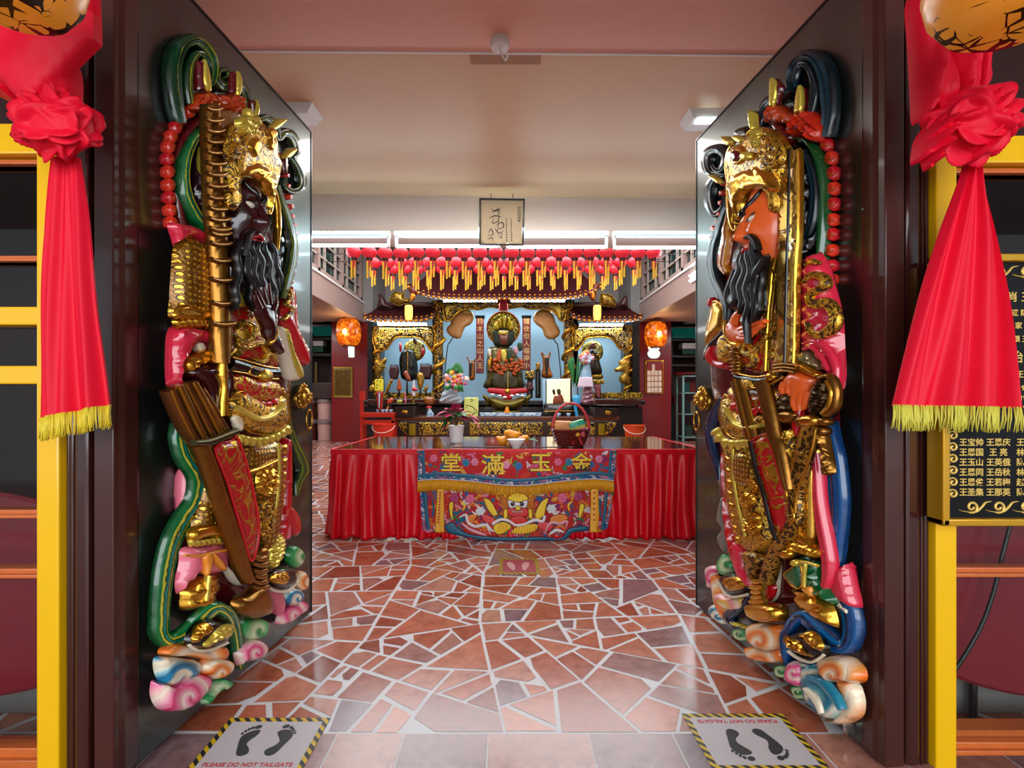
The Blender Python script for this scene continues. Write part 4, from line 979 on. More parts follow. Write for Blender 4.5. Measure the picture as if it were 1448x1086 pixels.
# helmet
hel = A.pillow('helmet', T('RA', '208,830 200,740 215,660 250,620 300,600 325,560 400,548 450,580 490,640 505,700 500,780 480,840 478,950 460,1000 425,985 415,890 360,870 300,890 262,930 255,1000 250,1070 225,1040 212,930'), .17, .115, GOLDHI, k=.7, edge=(GOLDF, 3.4, .12))
A.pillow('helmet_peak', T('RA', '205,850 230,790 300,745 380,740 440,790 470,860 420,870 360,855 300,875 260,925 250,1000 225,960'), .265, .03, GOLDF, hel, fold=(160, 5, .007))
A.pillow('helmet_crest', T('RA', '330,560 390,550 450,590 490,650 490,720 440,760 390,740 350,690 370,640'), .25, .04, GOLDHI, hel, fold=(70, 6, .010))
A.pillow('helmet_boss', T('RA', '245,640 290,625 325,650 335,700 300,740 255,745 225,710'), .25, .05, GOLDF, hel)
A.pillow('helmet_boss', A.circle(T('RA', '300,690')[0], 7), .3, .03, GOLDPALE, hel); A.pillow('helmet_boss', A.circle(T('RA', '250,690')[0], 7, 9), .29, .03, CRIMSON, hel)
A.pillow('helmet_urn', T('RA', '325,580 345,550 385,555 395,600 380,650 345,650'), .25, .05, GOLDPALE, hel, fold=(30, 4, .008))
A.pillow('ear_flap', T('RA', '430,900 455,880 478,910 476,970 450,990 430,975'), .2, .03, GOLDHI, hel)
for s_ in ('178,588 205,598 240,612 222,640 200,625', '110,785 140,790 178,815 170,835 135,812', '320,465 335,470 345,545 332,552', '235,590 262,582 300,605 280,625 250,612'):
    A.pillow('helmet_horn', T('RA', s_), .22, .03, GOLDPALE, hel)
# face in three quarter view
fc, fplace, ffront = head_part(A, (1034, 334), 329, .085, 58, SKINR, .22, BLACKG, EYEW, BLACKG, LIP, 0)
# beard
A.pillow('beard', T('RB', '268,150 296,138 316,100 328,62 350,66 375,140 410,145 385,240 392,340 390,420 350,480 325,540 310,600 295,520 285,450 240,440 205,390 215,300 245,200'), .23, .05, BEARD, fold=(-8, 4.4, .007))
for s_, wd, w_ in (('276,150 266,180 270,220 240,300 248,370 222,420', [5, 8, 9, 9, 8, 2], .28), ('294,142 286,180 298,230 270,310 282,390 270,450', [5, 8, 9, 9, 8, 2], .295), ('314,125 312,160 325,230 302,320 318,400 300,480 312,600', [5, 8, 9, 10, 9, 7, 2], .305), ('335,80 338,160 352,240 335,330 350,410 335,490', [5, 8, 9, 10, 8, 2], .295), ('352,120 362,190 376,270 362,350 376,430', [5, 8, 9, 9, 2], .28), ('405,150 378,195 355,230 335,290', [4, 8, 9, 3], .30), ('250,220 225,290 205,350 215,410', [5, 8, 8, 2], .25)):
    A.ribbon('beard_lock', T('RB', s_), wd, w_, .02, BEARD, groove=(3, .006), n=8)
A.ribbon('moustache', T('RB', '302,62 324,50 345,76 362,120'), [4, 8, 8, 4], .3, .02, BEARD, groove=(2, .005))
# chest robe
ch = A.pillow('chest_robe', T('RB', '400,190 440,170 470,240 470,740 400,770 300,745 235,700 225,600 260,540 330,500 390,430'), .10, .085, REDBRO)
A.ribbon('collar_edging', T('RB', '455,160 430,230 425,320 420,420 415,520 410,620 405,740'), [6, 10, 8, 5, 5, 5, 5], .17, .025, GOLDF)
A.pillow('collar_scarf', T('RB', '385,250 420,190 450,160 445,230 420,320 410,420 385,470 380,400'), .16, .035, GOLDPALE)
A.ribbon('gilt_dragon', T('RB', '300,570 280,610 300,650 350,640 380,600 400,560 370,540 330,560 320,600 350,690 300,720'), [5, 9, 10, 10, 9, 8, 8, 8, 9, 9, 5], .185, .02, GOLDHI, groove=(3, .006))
A.ribbon('gilt_scroll', T('RB', '425,490 450,480 455,520 430,540 445,580'), [3, 6, 6, 6, 3], .175, .015, GOLDHI); A.ribbon('gilt_scroll', T('RB', '430,640 455,610 460,650 435,680'), [3, 7, 7, 3], .175, .015, GOLDHI)
A.ribbon('gilt_scroll', T('RB', '440,220 455,250 445,290'), [3, 6, 3], .175, .015, GOLDHI)
# near sleeve with its gilt dragon
sl = A.pillow('sleeve', T('RB', '585,250 605,180 650,128 690,180 720,280 755,400 772,500 778,620 785,760 768,842 735,800 700,730 640,650 590,640 582,450'), .09, .08, PINKRED, fold=(75, 17, .010), label='rose red sleeve with gilt dragon')
A.ribbon('gilt_dragon', T('RB', '600,290 640,250 690,260 705,300 660,330 625,360 650,400 710,390 745,430 755,490 720,540 670,555 630,530 620,490'), [5, 11, 12, 12, 11, 12, 14, 15, 15, 15, 15, 14, 10, 5], .165, .025, GOLDHI, sl, groove=(4, .008))
A.ribbon('gilt_scroll', T('RB', '610,200 640,180 670,190'), [4, 10, 4], .15, .02, GOLDHI, sl)
A.ribbon('sleeve_fold', T('RB', '600,600 660,590 720,640 760,720 770,820'), [5, 9, 11, 10, 5], .16, .02, PINKRED, sl); A.ribbon('sleeve_fold', T('RB', '600,630 640,620 690,670 730,740'), [4, 7, 8, 4], .165, .02, PINKRED, sl)
# long blade, two faces and a dark fuller
bld = A.pillow('blade', T('RA', '500,668 575,648 580,800 578,1000 576,1086') + T('RB', '565,200 560,500 552,705 500,712 455,705 462,400 468,100') + T('RA', '472,1000 480,850'), .185, .03, brocade('worn_gilt_wood', '8a5f22', 'd0a548', scale=5, thr=.12, bump=.5, fmetal=.8, base_metal=.55, dist=4), smooth=False, k=.35, label='worn gilt blade')
A.ribbon('fuller', T('RA', '528,660 525,850 520,1086') + T('RB', '516,120 510,400 503,700'), 3.6, .21, .012, BLACKG, bld); A.ribbon('blade_edge', T('RA', '572,655 575,850 572,1086') + T('RB', '560,200 556,500 550,700'), 3, .2, .018, GOLDF, bld)
for s_ in ('445,712 500,705 560,712', '448,728 500,722 556,730', '452,745 500,740 552,748'):
    A.rope('blade_collar', T('RB', s_), 4.5, .215, BRONZE, bld)
# orange hand with pointing fingers
A.pillow('cuff', T('RB', '160,580 205,545 235,590 265,610 240,650 200,700 160,680'), .15, .05, GOLDHI); A.pillow('sleeve_end', T('RB', '100,640 150,590 165,680 215,690 215,735 150,725 105,690'), .06, .06, RED)
h1 = A.pillow('hand', T('RB', '205,500 245,480 290,520 330,545 300,585 255,605 215,580 198,540'), .22, .05, SKINR)
for s_, wd in (('235,500 250,460 285,425', [11, 10, 6]), ('270,530 330,505 400,485', [11, 9, 6]), ('280,545 340,530 385,505', [10, 9, 5]), ('275,560 320,555 350,535', [9, 8, 5]), ('262,575 300,575 325,562', [8, 7, 5])):
    A.rope('finger', T('RB', s_), wd, .265, SKINR, h1)
A.rope('bracelet', T('RB', '200,500 200,550 225,595 258,605'), [6, 7, 7, 6], .25, GOLDF)
# scale armour of the far shoulder
A.pillow('far_arm_armour', T('RB', '140,385 175,400 205,440 190,530 150,570 108,620 100,560 120,460'), .04, .05, GOLDSC, edge=(GOLDF, 2.5)); A.pillow('far_sleeve', T('RB', '112,390 132,360 140,385 125,415'), .03, .04, RED)
A.ribbon('far_sash', T('RB', '200,520 160,570 120,610 90,680'), [6, 9, 9, 5], .1, .02, BLACKG)
# fist at the hip with the sword grip
A.pillow('wrist_wrap', T('RB', '570,650 620,630 670,680 690,735 640,720 590,700'), .13, .05, mat('grey_gilt', '8f7f58', .25, metal=.6, var=.3), fold=(20, 5, .008)); A.pillow('wrist_cuff', T('RB', '555,705 600,700 680,750 670,775 620,760 560,730'), .16, .04, GOLDF)
h2 = A.pillow('hand', T('RB', '490,800 545,735 610,750 650,780 640,830 615,900 590,940 555,945 535,890 530,840'), .14, .07, SKINR)
for s_ in ('500,800 485,830 500,860', '560,850 545,900 560,945', '590,850 575,910 580,945', '615,845 605,900 595,935', '540,790 520,830 530,870'):
    A.rope('finger', T('RB', s_), [10, 9, 6], .195, SKINR, h2)
hl = A.pillow('sword_hilt', T('RB', '625,850 660,790 710,760 750,800 765,870 750,960 700,985 640,980 618,920'), .14, .06, BLACKG, label='black sword hilt')
A.pillow('hilt_wrap', T('RB', '640,850 670,790 705,785 715,860 690,950 640,960 625,910'), .19, .03, mat('bronze_wrap', '4a3416', .3, metal=.7), hl, fold=(80, 4, .010))
A.ribbon('hilt_guard', T('RB', '680,775 730,770 760,840 752,930 705,970'), [5, 9, 10, 9, 6], .2, .02, BRONZE, hl); A.ribbon('hilt_guard', T('RB', '715,790 738,850 725,920 690,960'), [4, 6, 6, 4], .215, .015, GOLDF, hl)
A.pillow('hilt_ball', A.circle(T('RB', '600,1000')[0], 12, 9), .18, .045, BRONZE, hl); A.pillow('hilt_ball', A.circle(T('RB', '700,1000')[0], 9, 7), .18, .04, BRONZE, hl); A.pillow('hilt_ball', A.circle(T('RB', '690,1050')[0], 8, 8), .17, .04, BRONZE, hl)
A.pillow('grip_end', T('RB', '450,890 490,870 540,850 545,930 510,960 465,940'), .18, .04, mat('bronze_wrap', '4a3416'), fold=(85, 4, .008)); A.pillow('pommel', T('RB', '468,950 520,940 568,960 550,1000 510,1015 475,990'), .18, .05, BRONZE)
# belt and skirt
bl = A.ribbon('belt', T('RB', '250,770 330,790 400,790 500,750'), [14, 18, 18, 14], .18, .03, BLACKG)
A.rope('belt_edging', T('RB', '250,750 330,768 400,766 495,730'), 3.2, .21, GOLDF, bl); A.rope('belt_edging', T('RB', '255,800 330,825 400,820 500,770'), 3.2, .21, GOLDF, bl)
A.pillow('buckle', A.circle(T('RB', '430,770')[0], 6.5), .21, .025, GOLDF, bl); A.pillow('buckle_plate', T('RB', '280,780 330,790 335,830 300,845 275,820'), .205, .02, GOLDHI, bl)
A.pillow('cord_knot', T('RB', '230,640 260,620 275,690 270,760 235,750'), .19, .04, BRONZE, fold=(80, 5, .01))
A.pillow('belly_panel', T('RB', '215,820 300,840 400,850 470,820 480,900 430,960 330,960 240,930'), .13, .07, REDBRO2); A.leaves('flame_border', T('RB', '230,900 290,930 350,930 420,900'), 6, 12, 9, .2, .015, RED)
ap = A.pillow('apron', T('RB', '170,950 200,860 240,920 330,965 400,950 440,1000 430,1060') + T('RC', '410,170 330,215 240,215 185,160'), .14, .08, GOLDHI, edge=(GOLDF, 3))
A.ribbon('apron_scroll', T('RC', '200,60 240,130 300,160 380,150'), [4, 8, 9, 5], .215, .02, GOLDPALE, ap, groove=(3, .006))
A.leaves('leaf_fringe', T('RC', '165,165 190,210 240,225 330,215'), 7, 16, 11, .17, .025, GOLDPALE, flip=1)
# tubular straps crossing the skirt, they frame a red panel
t1 = A.ribbon('quiver_strap', T('RB', '255,790 285,900 310,1000 335,1086'), [18, 18, 18, 17], .205, .03, BRONZE, groove=(2, .012)); A.rope('strap_edging', T('RB', '245,780 275,900 300,1000 325,1086'), 3, .235, GOLDF, t1); A.rope('strap_edging', T('RB', '300,840 320,920 340,1000'), 3, .235, GOLDF, t1)
A.ribbon('quiver_strap', T('RB', '375,790 400,870 425,970 450,1086') + T('RC', '470,260 500,380 525,480'), [17, 18, 18, 18, 17, 15, 10], .225, .03, BRONZE, groove=(2, .012), label='dark bronze strap')
pn = A.pillow('quiver_panel', T('RC', '325,228 412,188 445,300 490,450 530,600 520,670 455,748 425,640 385,500 350,360'), .20, .03, REDBRO, smooth=False, edge=(RED, 3.6, .6))
A.rope('panel_piping', T('RC', '322,232 352,370 395,520 425,640 455,740'), 4.5, .24, BLACKG, pn)
A.ribbon('scabbard', T('RC', '640,150 600,260 570,380 545,500 550,610 530,690 450,800 400,960'), [26, 27, 25, 22, 20, 21, 21, 19], .19, .04, brocade('bronze_carved', '4a330f', 'b98a30', scale=26, thr=.10, bump=.9, fmetal=.85, base_metal=.8, dist=1.5), groove=(3, .010), label='dark bronze scabbard')
A.rope('scabbard_edging', T('RC', '590,170 560,300 530,420 510,500 540,580 545,640 480,720 430,790 385,950'), 3.5, .225, GOLDF); A.rope('scabbard_edging', T('RC', '660,170 640,280 600,400 565,500 555,600'), 3.5, .225, GOLDF)
A.pillow('scabbard_mouth', T('RC', '580,110 620,95 670,110 665,150 620,160 582,145'), .2, .045, GOLDF); A.pillow('hanging_cord', T('RC', '665,180 690,170 720,280 755,385 735,405 700,400 690,290'), .17, .03, BRONZE, fold=(20, 4, .008))
A.pillow('tassel', T('RC', '490,190 540,170 555,260 540,340 510,350 495,270'), .19, .035, GOLDHI, fold=(10, 5, .008)); A.pillow('red_strip', T('RC', '545,100 580,60 590,110 555,300 545,240'), .17, .03, RED)
sk = A.pillow('plate_skirt', T('RC', '190,240 330,230 360,380 400,540 440,700 435,770 380,830 300,800 240,720 200,560 185,400'), .10, .08, GOLDHI, label='gilt armour skirt')
A.pillow('skirt_plates', T('RC', '235,310 300,300 335,400 330,450 250,450'), .18, .02, GOLDPL, sk)
A.rope('skirt_cord', T('RC', '235,270 240,420 265,570 300,720'), 3.4, .185, GOLDPALE, sk)
for s_ in ('280,500 330,490 350,540 320,580 280,560', '300,600 360,600 375,680 340,720 295,690', '320,420 355,430 375,490 345,490'):
    A.pillow('skirt_mask', T('RC', s_), .175, .03, GOLDF, sk, fold=(40, 4, .01))
rp_ = A.pillow('red_panel', T('RC', '188,250 200,260 205,420 220,600 250,740 290,850 330,950 310,980 260,900 215,760 195,600 186,420'), .11, .06, RED)
A.leaves('scalloped_trim', T('RC', '196,300 205,430 215,560 235,680 255,770'), 8, 12, 12, .165, .02, GOLDF, rp_, flip=-1)
A.pillow('drape', T('RC', '240,740 290,790 300,880 330,930 330,980 290,960 250,880'), .13, .05, PINKRED)
A.ribbon('sash', T('RB', '190,880 150,950 120,1040') + T('RC', '115,150 130,260 160,340 180,430'), [8, 14, 16, 15, 13, 10, 4], .03, .045, NAVY, groove=(2, .01))
A.pillow('grey_lappet', T('RC', '165,560 185,520 205,640 215,720 195,800 155,730 180,680 155,640'), .05, .03, mat('grey_paint', '77756c', .3, coat=.4))
# scale armour of the near leg, gilt bell
A.pillow('leg_armour', T('RC', '640,290 655,260 665,330 668,560 660,760 600,700 570,690 575,600 570,490 600,400'), .11, .06, GOLDSC)
A.pillow('knee_band', T('RC', '540,690 580,680 650,750 665,770 600,770 545,730'), .15, .04, GOLDF); A.pillow('knee_bell', T('RC', '500,755 540,735 620,760 668,780 665,830 600,815 540,795 505,790'), .16, .035, GOLDF, fold=(15, 5, .012))
A.pillow('knee_boss', A.circle(T('RC', '510,810')[0], 9, 8), .19, .04, GOLDF); A.pillow('knee_boss', A.circle(T('RC', '475,772')[0], 6, 5), .19, .03, GOLDF)
# ribbons on the hinge side
A.ribbon('rose_ribbon', T('RC', '668,290 672,400 675,520 690,640 712,760 725,870 718,960 690,1000'), [6, 10, 13, 15, 16, 17, 14, 5], .12, .04, PINKRED, groove=(2, .008))
A.ribbon('long_ribbon', T('RC', '725,130 735,220 755,320 765,430 772,540 770,640 762,740 755,850') + T('RD', '770,180 810,250 840,330 845,420 820,480 770,480 710,430 650,370 600,330 560,350 530,400 505,440 510,520 525,585'),
         [14, 20, 24, 26, 27, 26, 24, 22, 20, 22, 24, 26, 26, 26, 26, 25, 24, 22, 20, 16, 12, 9, 4], [.05, .06, .06, .06, .06, .06, .06, .06, .07, .07, .07, .07, .08, .09, .10, .12, .14, .15, .15, .14, .13, .12, .1], .04, BLUEST, groove=(3, .012), n=6)
A.ribbon('sash', T('RC', '700,420 705,540 720,660 735,780 740,900'), [8, 12, 13, 12, 8], .08, .035, NAVY, groove=(2, .008))
cn = A.pillow('sash_end', T('RC', '808,852 820,870 845,970 872,1086 800,1060 730,1010 750,940'), .06, .07, PINKRED, label='rose red flared sash end')
A.pillow('sash_mouth', T('RD', '730,215 790,260 858,335 830,325 770,280 735,235'), .10, .02, CREAMP, cn)
# green knee bow and gilt boot
A.pillow('trouser', T('RC', '560,810 620,830 670,850 690,940 745,1020 745,1075 690,1050 620,1000 590,960 560,900'), .12, .06, GREEN, fold=(60, 9, .014), label='green trouser cuff')
A.pillow('bow_loop', T('RC', '500,910 540,880 575,850 590,900 590,960 575,985 540,970 515,940'), .17, .03, GREEN, edge=(GOLDF, 2.4, .6)); A.rope('bow_tail', T('RC', '580,850 605,860 600,920 598,980'), 5, .2, GOLDPALE); A.rope('bow_tail', T('RC', '555,850 600,850 640,860 670,870'), 5, .2, GOLDPALE); A.pillow('bow_knot', A.circle(T('RC', '555,855')[0], 5.5), .195, .03, GOLDPALE)
bt = A.pillow('boot', T('RD', '548,185 590,190 640,185 690,240 735,290 755,390 700,370 640,330 575,295'), .13, .06, GOLDF, fold=(15, 5, .010), label='ribbed gilt boot')
A.pillow('boot_tongue', T('RD', '590,190 635,178 640,230 610,215'), .18, .02, MATS['orange_cord'], bt)
A.pillow('robe_lining', T('RC', '470,790 480,850 475,950 455,1040 400,1060 395,960 440,880'), .06, .03, CREAMP); A.pillow('red_robe', T('RC', '395,965 430,950 455,980 440,1030 400,1060 392,1010'), .1, .03, RED)
# bronze shaft with gilt drum foot
sf = A.pillow('bronze_shaft', T('RC', '285,800 340,795 385,830 370,900 345,950 320,940 300,880'), .16, .05, brocade('bronze_carved', '4a330f', 'b98a30', scale=26, thr=.10, bump=.9, fmetal=.85, base_metal=.8, dist=1.5), label='carved bronze shaft')
for y, a_, b_2 in ((150, 335, 385), (180, 328, 392), (205, 335, 385), (232, 335, 390), (255, 325, 400)):
    A.rope('shaft_ring', T('RD', '%d,%d %d,%d %d,%d' % (a_, y, (a_ + b_2) / 2, y + 5, b_2, y)), [7, 10, 7], .19, GOLDF, sf)
A.pillow('drum_foot', T('RD', '310,270 350,262 420,265 470,280 488,310 485,350 440,362 380,365 330,345 310,310'), .15, .09, GOLDF, label='smooth gilt drum foot')
# shoes
s2 = A.pillow('shoe', T('RD', '165,140 200,115 260,115 310,150 325,190 300,220 240,230 200,215'), .12, .06, BLACKG)
A.pillow('shoe_instep', T('RD', '180,145 220,128 270,130 298,165 280,195 230,205 200,185'), .165, .03, GOLDF, s2, fold=(170, 4.5, .007)); A.rope('shoe_sole', T('RD', '170,160 200,215 240,232 310,220'), 5, .155, CREAMP, s2)
s1 = A.pillow('shoe', T('RD', '495,440 540,420 610,400 665,430 705,480 695,530 650,550 580,530 520,500'), .16, .07, BLACKG, label='black shoe with gilt leaf')
A.pillow('shoe_leaf', T('RD', '498,430 540,440 580,460 600,500 640,540 590,530 530,500 510,470'), .22, .03, GOLDF, s1, fold=(120, 6, .01)); A.pillow('shoe_instep', T('RD', '580,430 620,400 670,440 695,490 670,510 630,480 600,450'), .22, .03, GOLDF, s1, fold=(150, 4, .006))
A.rope('shoe_sole', T('RD', '520,510 570,545 640,565 700,530'), 5, .19, CREAMP, s1)
# painted clouds
cloud(A, 'RD', '310,380 350,365 420,370 480,375 495,420 480,480 430,510 360,500 310,450', .10, .07, CL_ORANGE, 'orange cloud scroll')
cloud(A, 'RD', '305,490 360,490 430,505 490,500 498,560 440,572 370,565 315,540', .07, .06, CL_ORANGE)
cloud(A, 'RD', '680,560 720,530 790,532 840,560 885,610 888,660 850,678 790,665 730,670 690,620', .10, .08, CL_ORANGE, 'large orange cloud scroll')
cloud(A, 'RD', '770,660 850,670 880,720 893,790 875,850 800,885 720,880 690,850 760,850 800,800 800,730', .07, .06, swirl('cloud_orange_wide', [(0, 'f6e3c6'), (.3, 'f6dcb8'), (.55, 'ee7a1c'), (.8, 'f7b070'), (1, 'f4e6d0')], scale=1.6, center=(.1, .3)))
cloud(A, 'RD', '590,600 640,570 700,640 760,700 810,780 800,840 750,865 680,840 620,780 590,700', .09, .07, CL_TEAL, 'teal and cream cloud scroll')
A.ribbon('cloud_stripe', T('RD', '620,640 690,670 750,740 790,810'), [8, 12, 12, 7], .16, .02, mat('teal_gloss', '0e7d9a', .25, coat=.4)); A.ribbon('cloud_stripe', T('RD', '605,700 660,760 690,830'), [6, 11, 6], .16, .02, CREAMP)
cloud(A, 'RD', '515,610 540,560 580,565 605,620 600,690 560,690 515,660', .10, .07, CL_PINK, 'small pink cloud scroll')
cloud(A, 'RD', '590,570 640,568 675,580 650,620 600,610', .09, .05, CL_TEAL)
cloud(A, 'RD', '460,590 490,580 512,610 505,645 470,640', .06, .05, CL_GREEN); cloud(A, 'RD', '540,690 580,695 600,740 570,755', .05, .04, CL_GREEN); cloud(A, 'RD', '245,395 290,395 305,440 285,460 250,440', .06, .05, CL_GREEN)
cloud(A, 'RD', '145,220 180,215 215,240 300,230 310,260 280,300 215,300 170,270', .08, .06, swirl('cloud_mix', [(0, 'f0d9a0'), (.3, 'e7b640'), (.55, 'e88a98'), (.8, 'f0c6b8'), (1, 'f0e2c4')], scale=2.2, center=(.4, .5)))
cloud(A, 'RD', '130,130 155,125 175,190 205,260 215,340 190,350 160,300 140,240', .05, .05, CL_ORANGE); cloud(A, 'RD', '120,290 150,270 185,330 200,370 170,365 130,330', .04, .05, CL_BLUE)
A.ribbon('sash_tail', T('RD', '325,225 290,270 230,320 215,340 250,380 300,385'), [6, 13, 18, 15, 10, 4], .09, .04, NAVY, groove=(3, .01)); A.ribbon('cloud_stripe', T('RD', '205,345 250,375 310,390'), [5, 8, 4], .1, .03, mat('yellow_gloss', 'd8c04a', .25, coat=.4))
cloud(A, 'RD', '160,60 190,10 215,30 230,100 190,125 165,100', .05, .05, CL_GREEN); cloud(A, 'RD', '100,90 125,70 155,80 150,120 135,150 115,190 105,140', .04, .05, CL_PINK)
A.pillow('peg', T('RD', '806,880 820,882 818,935 810,932'), .04, .02, mat('steel_peg', 'b0aca4', .3, metal=.9))
# ------------------------------------------------------------------ front facing carving plane, used for things that hang or stand square to the room
def plane(name, px, py, Y, label, cat, group=None):
    """a thing with its base at the point seen at (px, py) at distance Y; parts are traced on the plane Y and stand out from it"""
    p = P(px, py, Y)
    lf = Leaf('left', (p.x, p.y, p.z), (p.x + 1, p.y)); lf.root = empty(name, tuple(p), label, cat, group); return lf
def Z3(x0, y0, sc, s):
    out = []
    for t in s.split():
        a, b = t.split(','); out.append((x0 + float(a) / sc, y0 + float(b) / sc))
    return out
SATIN = mat('red_satin', 'dc0c2c', .5, spec=.2, bump=.06, bscale=30, var=.05)
FRINGE = stripes('yellow_fringe', [(0, 'd8b51c'), (.5, 'e8d23c'), (1, 'f2e04a')], rough=.5, coat=0)
FRINGE_T = mat('yellow_fringe_thread', 'dcc22c', .55, var=.12, bscale=90)
def cloth(name, left, right, Y, folds, amp, m, parent, org, rows=36, cols=72, ph=0., th=.006, ridge=.0):
    """hanging cloth between two edges (pixel polylines at distance Y), folds deepen towards the hem"""
    lp = np.array(catmull(left, 10)); rp = np.array(catmull(right, 10))
    def rs(p): 
        d = np.concatenate([[0], np.cumsum(np.linalg.norm(np.diff(p, axis=0), axis=1))]); t = np.linspace(0, d[-1], rows)
        return np.stack([np.interp(t, d, p[:, 0]), np.interp(t, d, p[:, 1])], 1)
    lp, rp = rs(lp), rs(rp); V = []; U = []
    for side in (0, 1):
        for i in range(rows):
            v = i / (rows - 1)
            for j in range(cols):
                u = j / (cols - 1)
                q = lp[i] * (1 - u) + rp[i] * u; p = P(q[0], q[1], Y)
                sn = math.sin(2 * math.pi * (folds * u + ph) + 1.1 * math.sin(5 * u + 2 * v))
                off = amp * (.35 + .65 * v) * (sn * .75 + .25 * math.sin(2 * math.pi * (folds * 2.3 * u) + 3 * v + ph)) + ridge * math.sin(9 * v + 6 * u) * math.sin(14 * u + ph)
                V.append((p.x, p.y + off + side * th, p.z)); U.append((u, v))
    F = []; n = rows * cols
    for i in range(rows - 1):
        for j in range(cols - 1):
            a = i * cols + j; F.append((a, a + 1, a + cols + 1, a + cols)); F.append((n + a, n + a + cols, n + a + cols + 1, n + a + 1))
    bd = [i * cols for i in range(rows)] + [(rows - 1) * cols + j for j in range(1, cols)] + [i * cols + cols - 1 for i in range(rows - 2, -1, -1)] + [j for j in range(cols - 2, 0, -1)]
    for k in range(len(bd)):
        a, b = bd[k], bd[(k + 1) % len(bd)]; F.append((a, b, b + n, a + n))
    o = link_mesh(name, V, F, m, parent, uv=U, origin=org, autosmooth=1.2)
    hem = [V[(rows - 1) * cols + j] for j in range(cols)]
    return o, hem
def fringe(parent, hem, length, org, m, n=120, name='fringe', spread=.25, seed=1):
    rnd = random.Random(seed); b = MB(); k = len(hem)
    for i in range(n):
        t = (i + rnd.random()) / n * (k - 1); a = int(min(t, k - 2)); f = t - a
        p = Vector(hem[a]).lerp(Vector(hem[a + 1]), f)
        dx = (rnd.random() - .5) * spread * length; l = length * rnd.uniform(.86, 1.06)
        b.tube([p + Vector((0, rnd.uniform(-.002, .004), .004)), p + Vector((dx * .4, rnd.uniform(-.004, .004), -l * .5)), p + Vector((dx, rnd.uniform(-.004, .006), -l))], [.0022, .002, .0012], 5)
    return link_mesh(name, b.V, b.F, m, parent, origin=org)
def crumple(name, c, rx, ry, rz, m, parent, org, seed=2):
    """a bunched knot of satin: a ball broken by many sharp overlapping pleats"""
    rs_ = np.random.RandomState(seed); N_, M_ = 120, 80
    th = np.linspace(0, 2 * math.pi, N_, endpoint=False); ph = np.linspace(0.001, math.pi - .001, M_)
    T_, H_ = np.meshgrid(th, ph); d = np.stack([np.sin(H_) * np.cos(T_), np.sin(H_) * np.sin(T_), np.cos(H_)], -1)
    r = np.ones(T_.shape) * .74
    for k in range(46):
        a = rs_.normal(size=3); a /= np.linalg.norm(a); 
        t = rs_.normal(size=3); t -= a * (t @ a); t /= np.linalg.norm(t)
        x = d @ t; y = d @ np.cross(a, t); z = d @ a
        # a curved pleat: sharp ridge along t, bulging at a
        bend = y - .35 * x * x * rs_.uniform(-1, 1)
        hgt = np.exp(-(x / rs_.uniform(.28, .5)) ** 2) * np.clip(1 - np.abs(bend) / rs_.uniform(.10, .17), 0, 1) ** .8 * (z > 0)
        r = np.maximum(r, .74 + rs_.uniform(.18, .36) * hgt)
    V = np.stack([c[0] + rx * r * d[..., 0], c[1] + ry * r * d[..., 1], c[2] + rz * r * d[..., 2]], -1).reshape(-1, 3)
    F = []
    for i in range(M_ - 1):
        for k in range(N_): F.append((i * N_ + k, i * N_ + (k + 1) % N_, (i + 1) * N_ + (k + 1) % N_, (i + 1) * N_ + k))
    F.append(tuple(range(N_))); F.append(tuple((M_ - 1) * N_ + k for k in range(N_)))
    return link_mesh(name, V, F, m, parent, origin=org)
# ---- left sash
YS = 1.36
e = plane('satin_sash', 80, 560, YS, 'red satin sash with narrow tail and folded top band beside the left window', 'cloth sash')
e.pillow('folded_band', [(-60, -40), (124, -40), (127, 20), (128, 50), (80, 97), (28, 143), (5, 120), (-60, 70)], .07, .018, SATIN, smooth=False, k=.5, fold=(40, 60, .006))
e.pillow('gathered_loop', [(-40, 60), (0, 82), (16, 118), (24, 142), (40, 138), (60, 110), (92, 82), (94, 140), (70, 150), (30, 148), (8, 138), (-40, 110)], .03, .035, SATIN, fold=(60, 14, .012))
kp = P(81, 178, YS - .05); crumple('knot', kp, S(60, YS), .075, S(50, YS), SATIN, e.root, e.H, 5)
t, hem = cloth('tail', [(70, 222), (63, 270), (57, 330), (52, 430), (49, 594)], [(110, 222), (119, 300), (129, 420), (139, 500), (150, 574)], YS, 2.2, .022, SATIN, e.root, e.H, ph=.1, ridge=.002)
fringe(t, hem, S(31, YS), e.H, FRINGE_T, 170, spread=.12)
# ---- right sash
YS2 = 1.42
e = plane('satin_sash', 1360, 560, YS2, 'red satin sash with wide fan shaped tail and lime fringe beside the right window', 'cloth sash')
Q = lambda s: Z3(1230, 0, 3.018, s)
e.pillow('hanging_fold', Q('222,-60 228,150 238,350 246,482 275,475 320,435 385,425 372,330 355,220 335,60 330,-60'), .03, .05, SATIN, fold=(5, 24, .008))
e.pillow('hanging_fold', Q('345,-60 352,120 362,250 385,370 430,452 455,440 475,340 478,170 440,150 405,90 400,-60'), .02, .045, SATIN, fold=(0, 20, .008))
e.pillow('hanging_fold', Q('470,120 530,160 525,260 520,345 470,425 455,400 470,300'), .0, .035, SATIN, fold=(5, 18, .006))
kp = P(1371, 172, YS2 - .05); crumple('knot', kp, S(62, YS2), .085, S(60, YS2), SATIN, e.root, e.H, 11)
for s_ in ('450,440 520,370 575,352 606,408 600,520 570,590 490,668 462,600 470,520', '250,660 262,560 300,500 330,470 360,520 350,600 310,690 290,650'):
    e.pillow('bow_loop', Q(s_), .05, .06, SATIN, fold=(50, 13, .018))
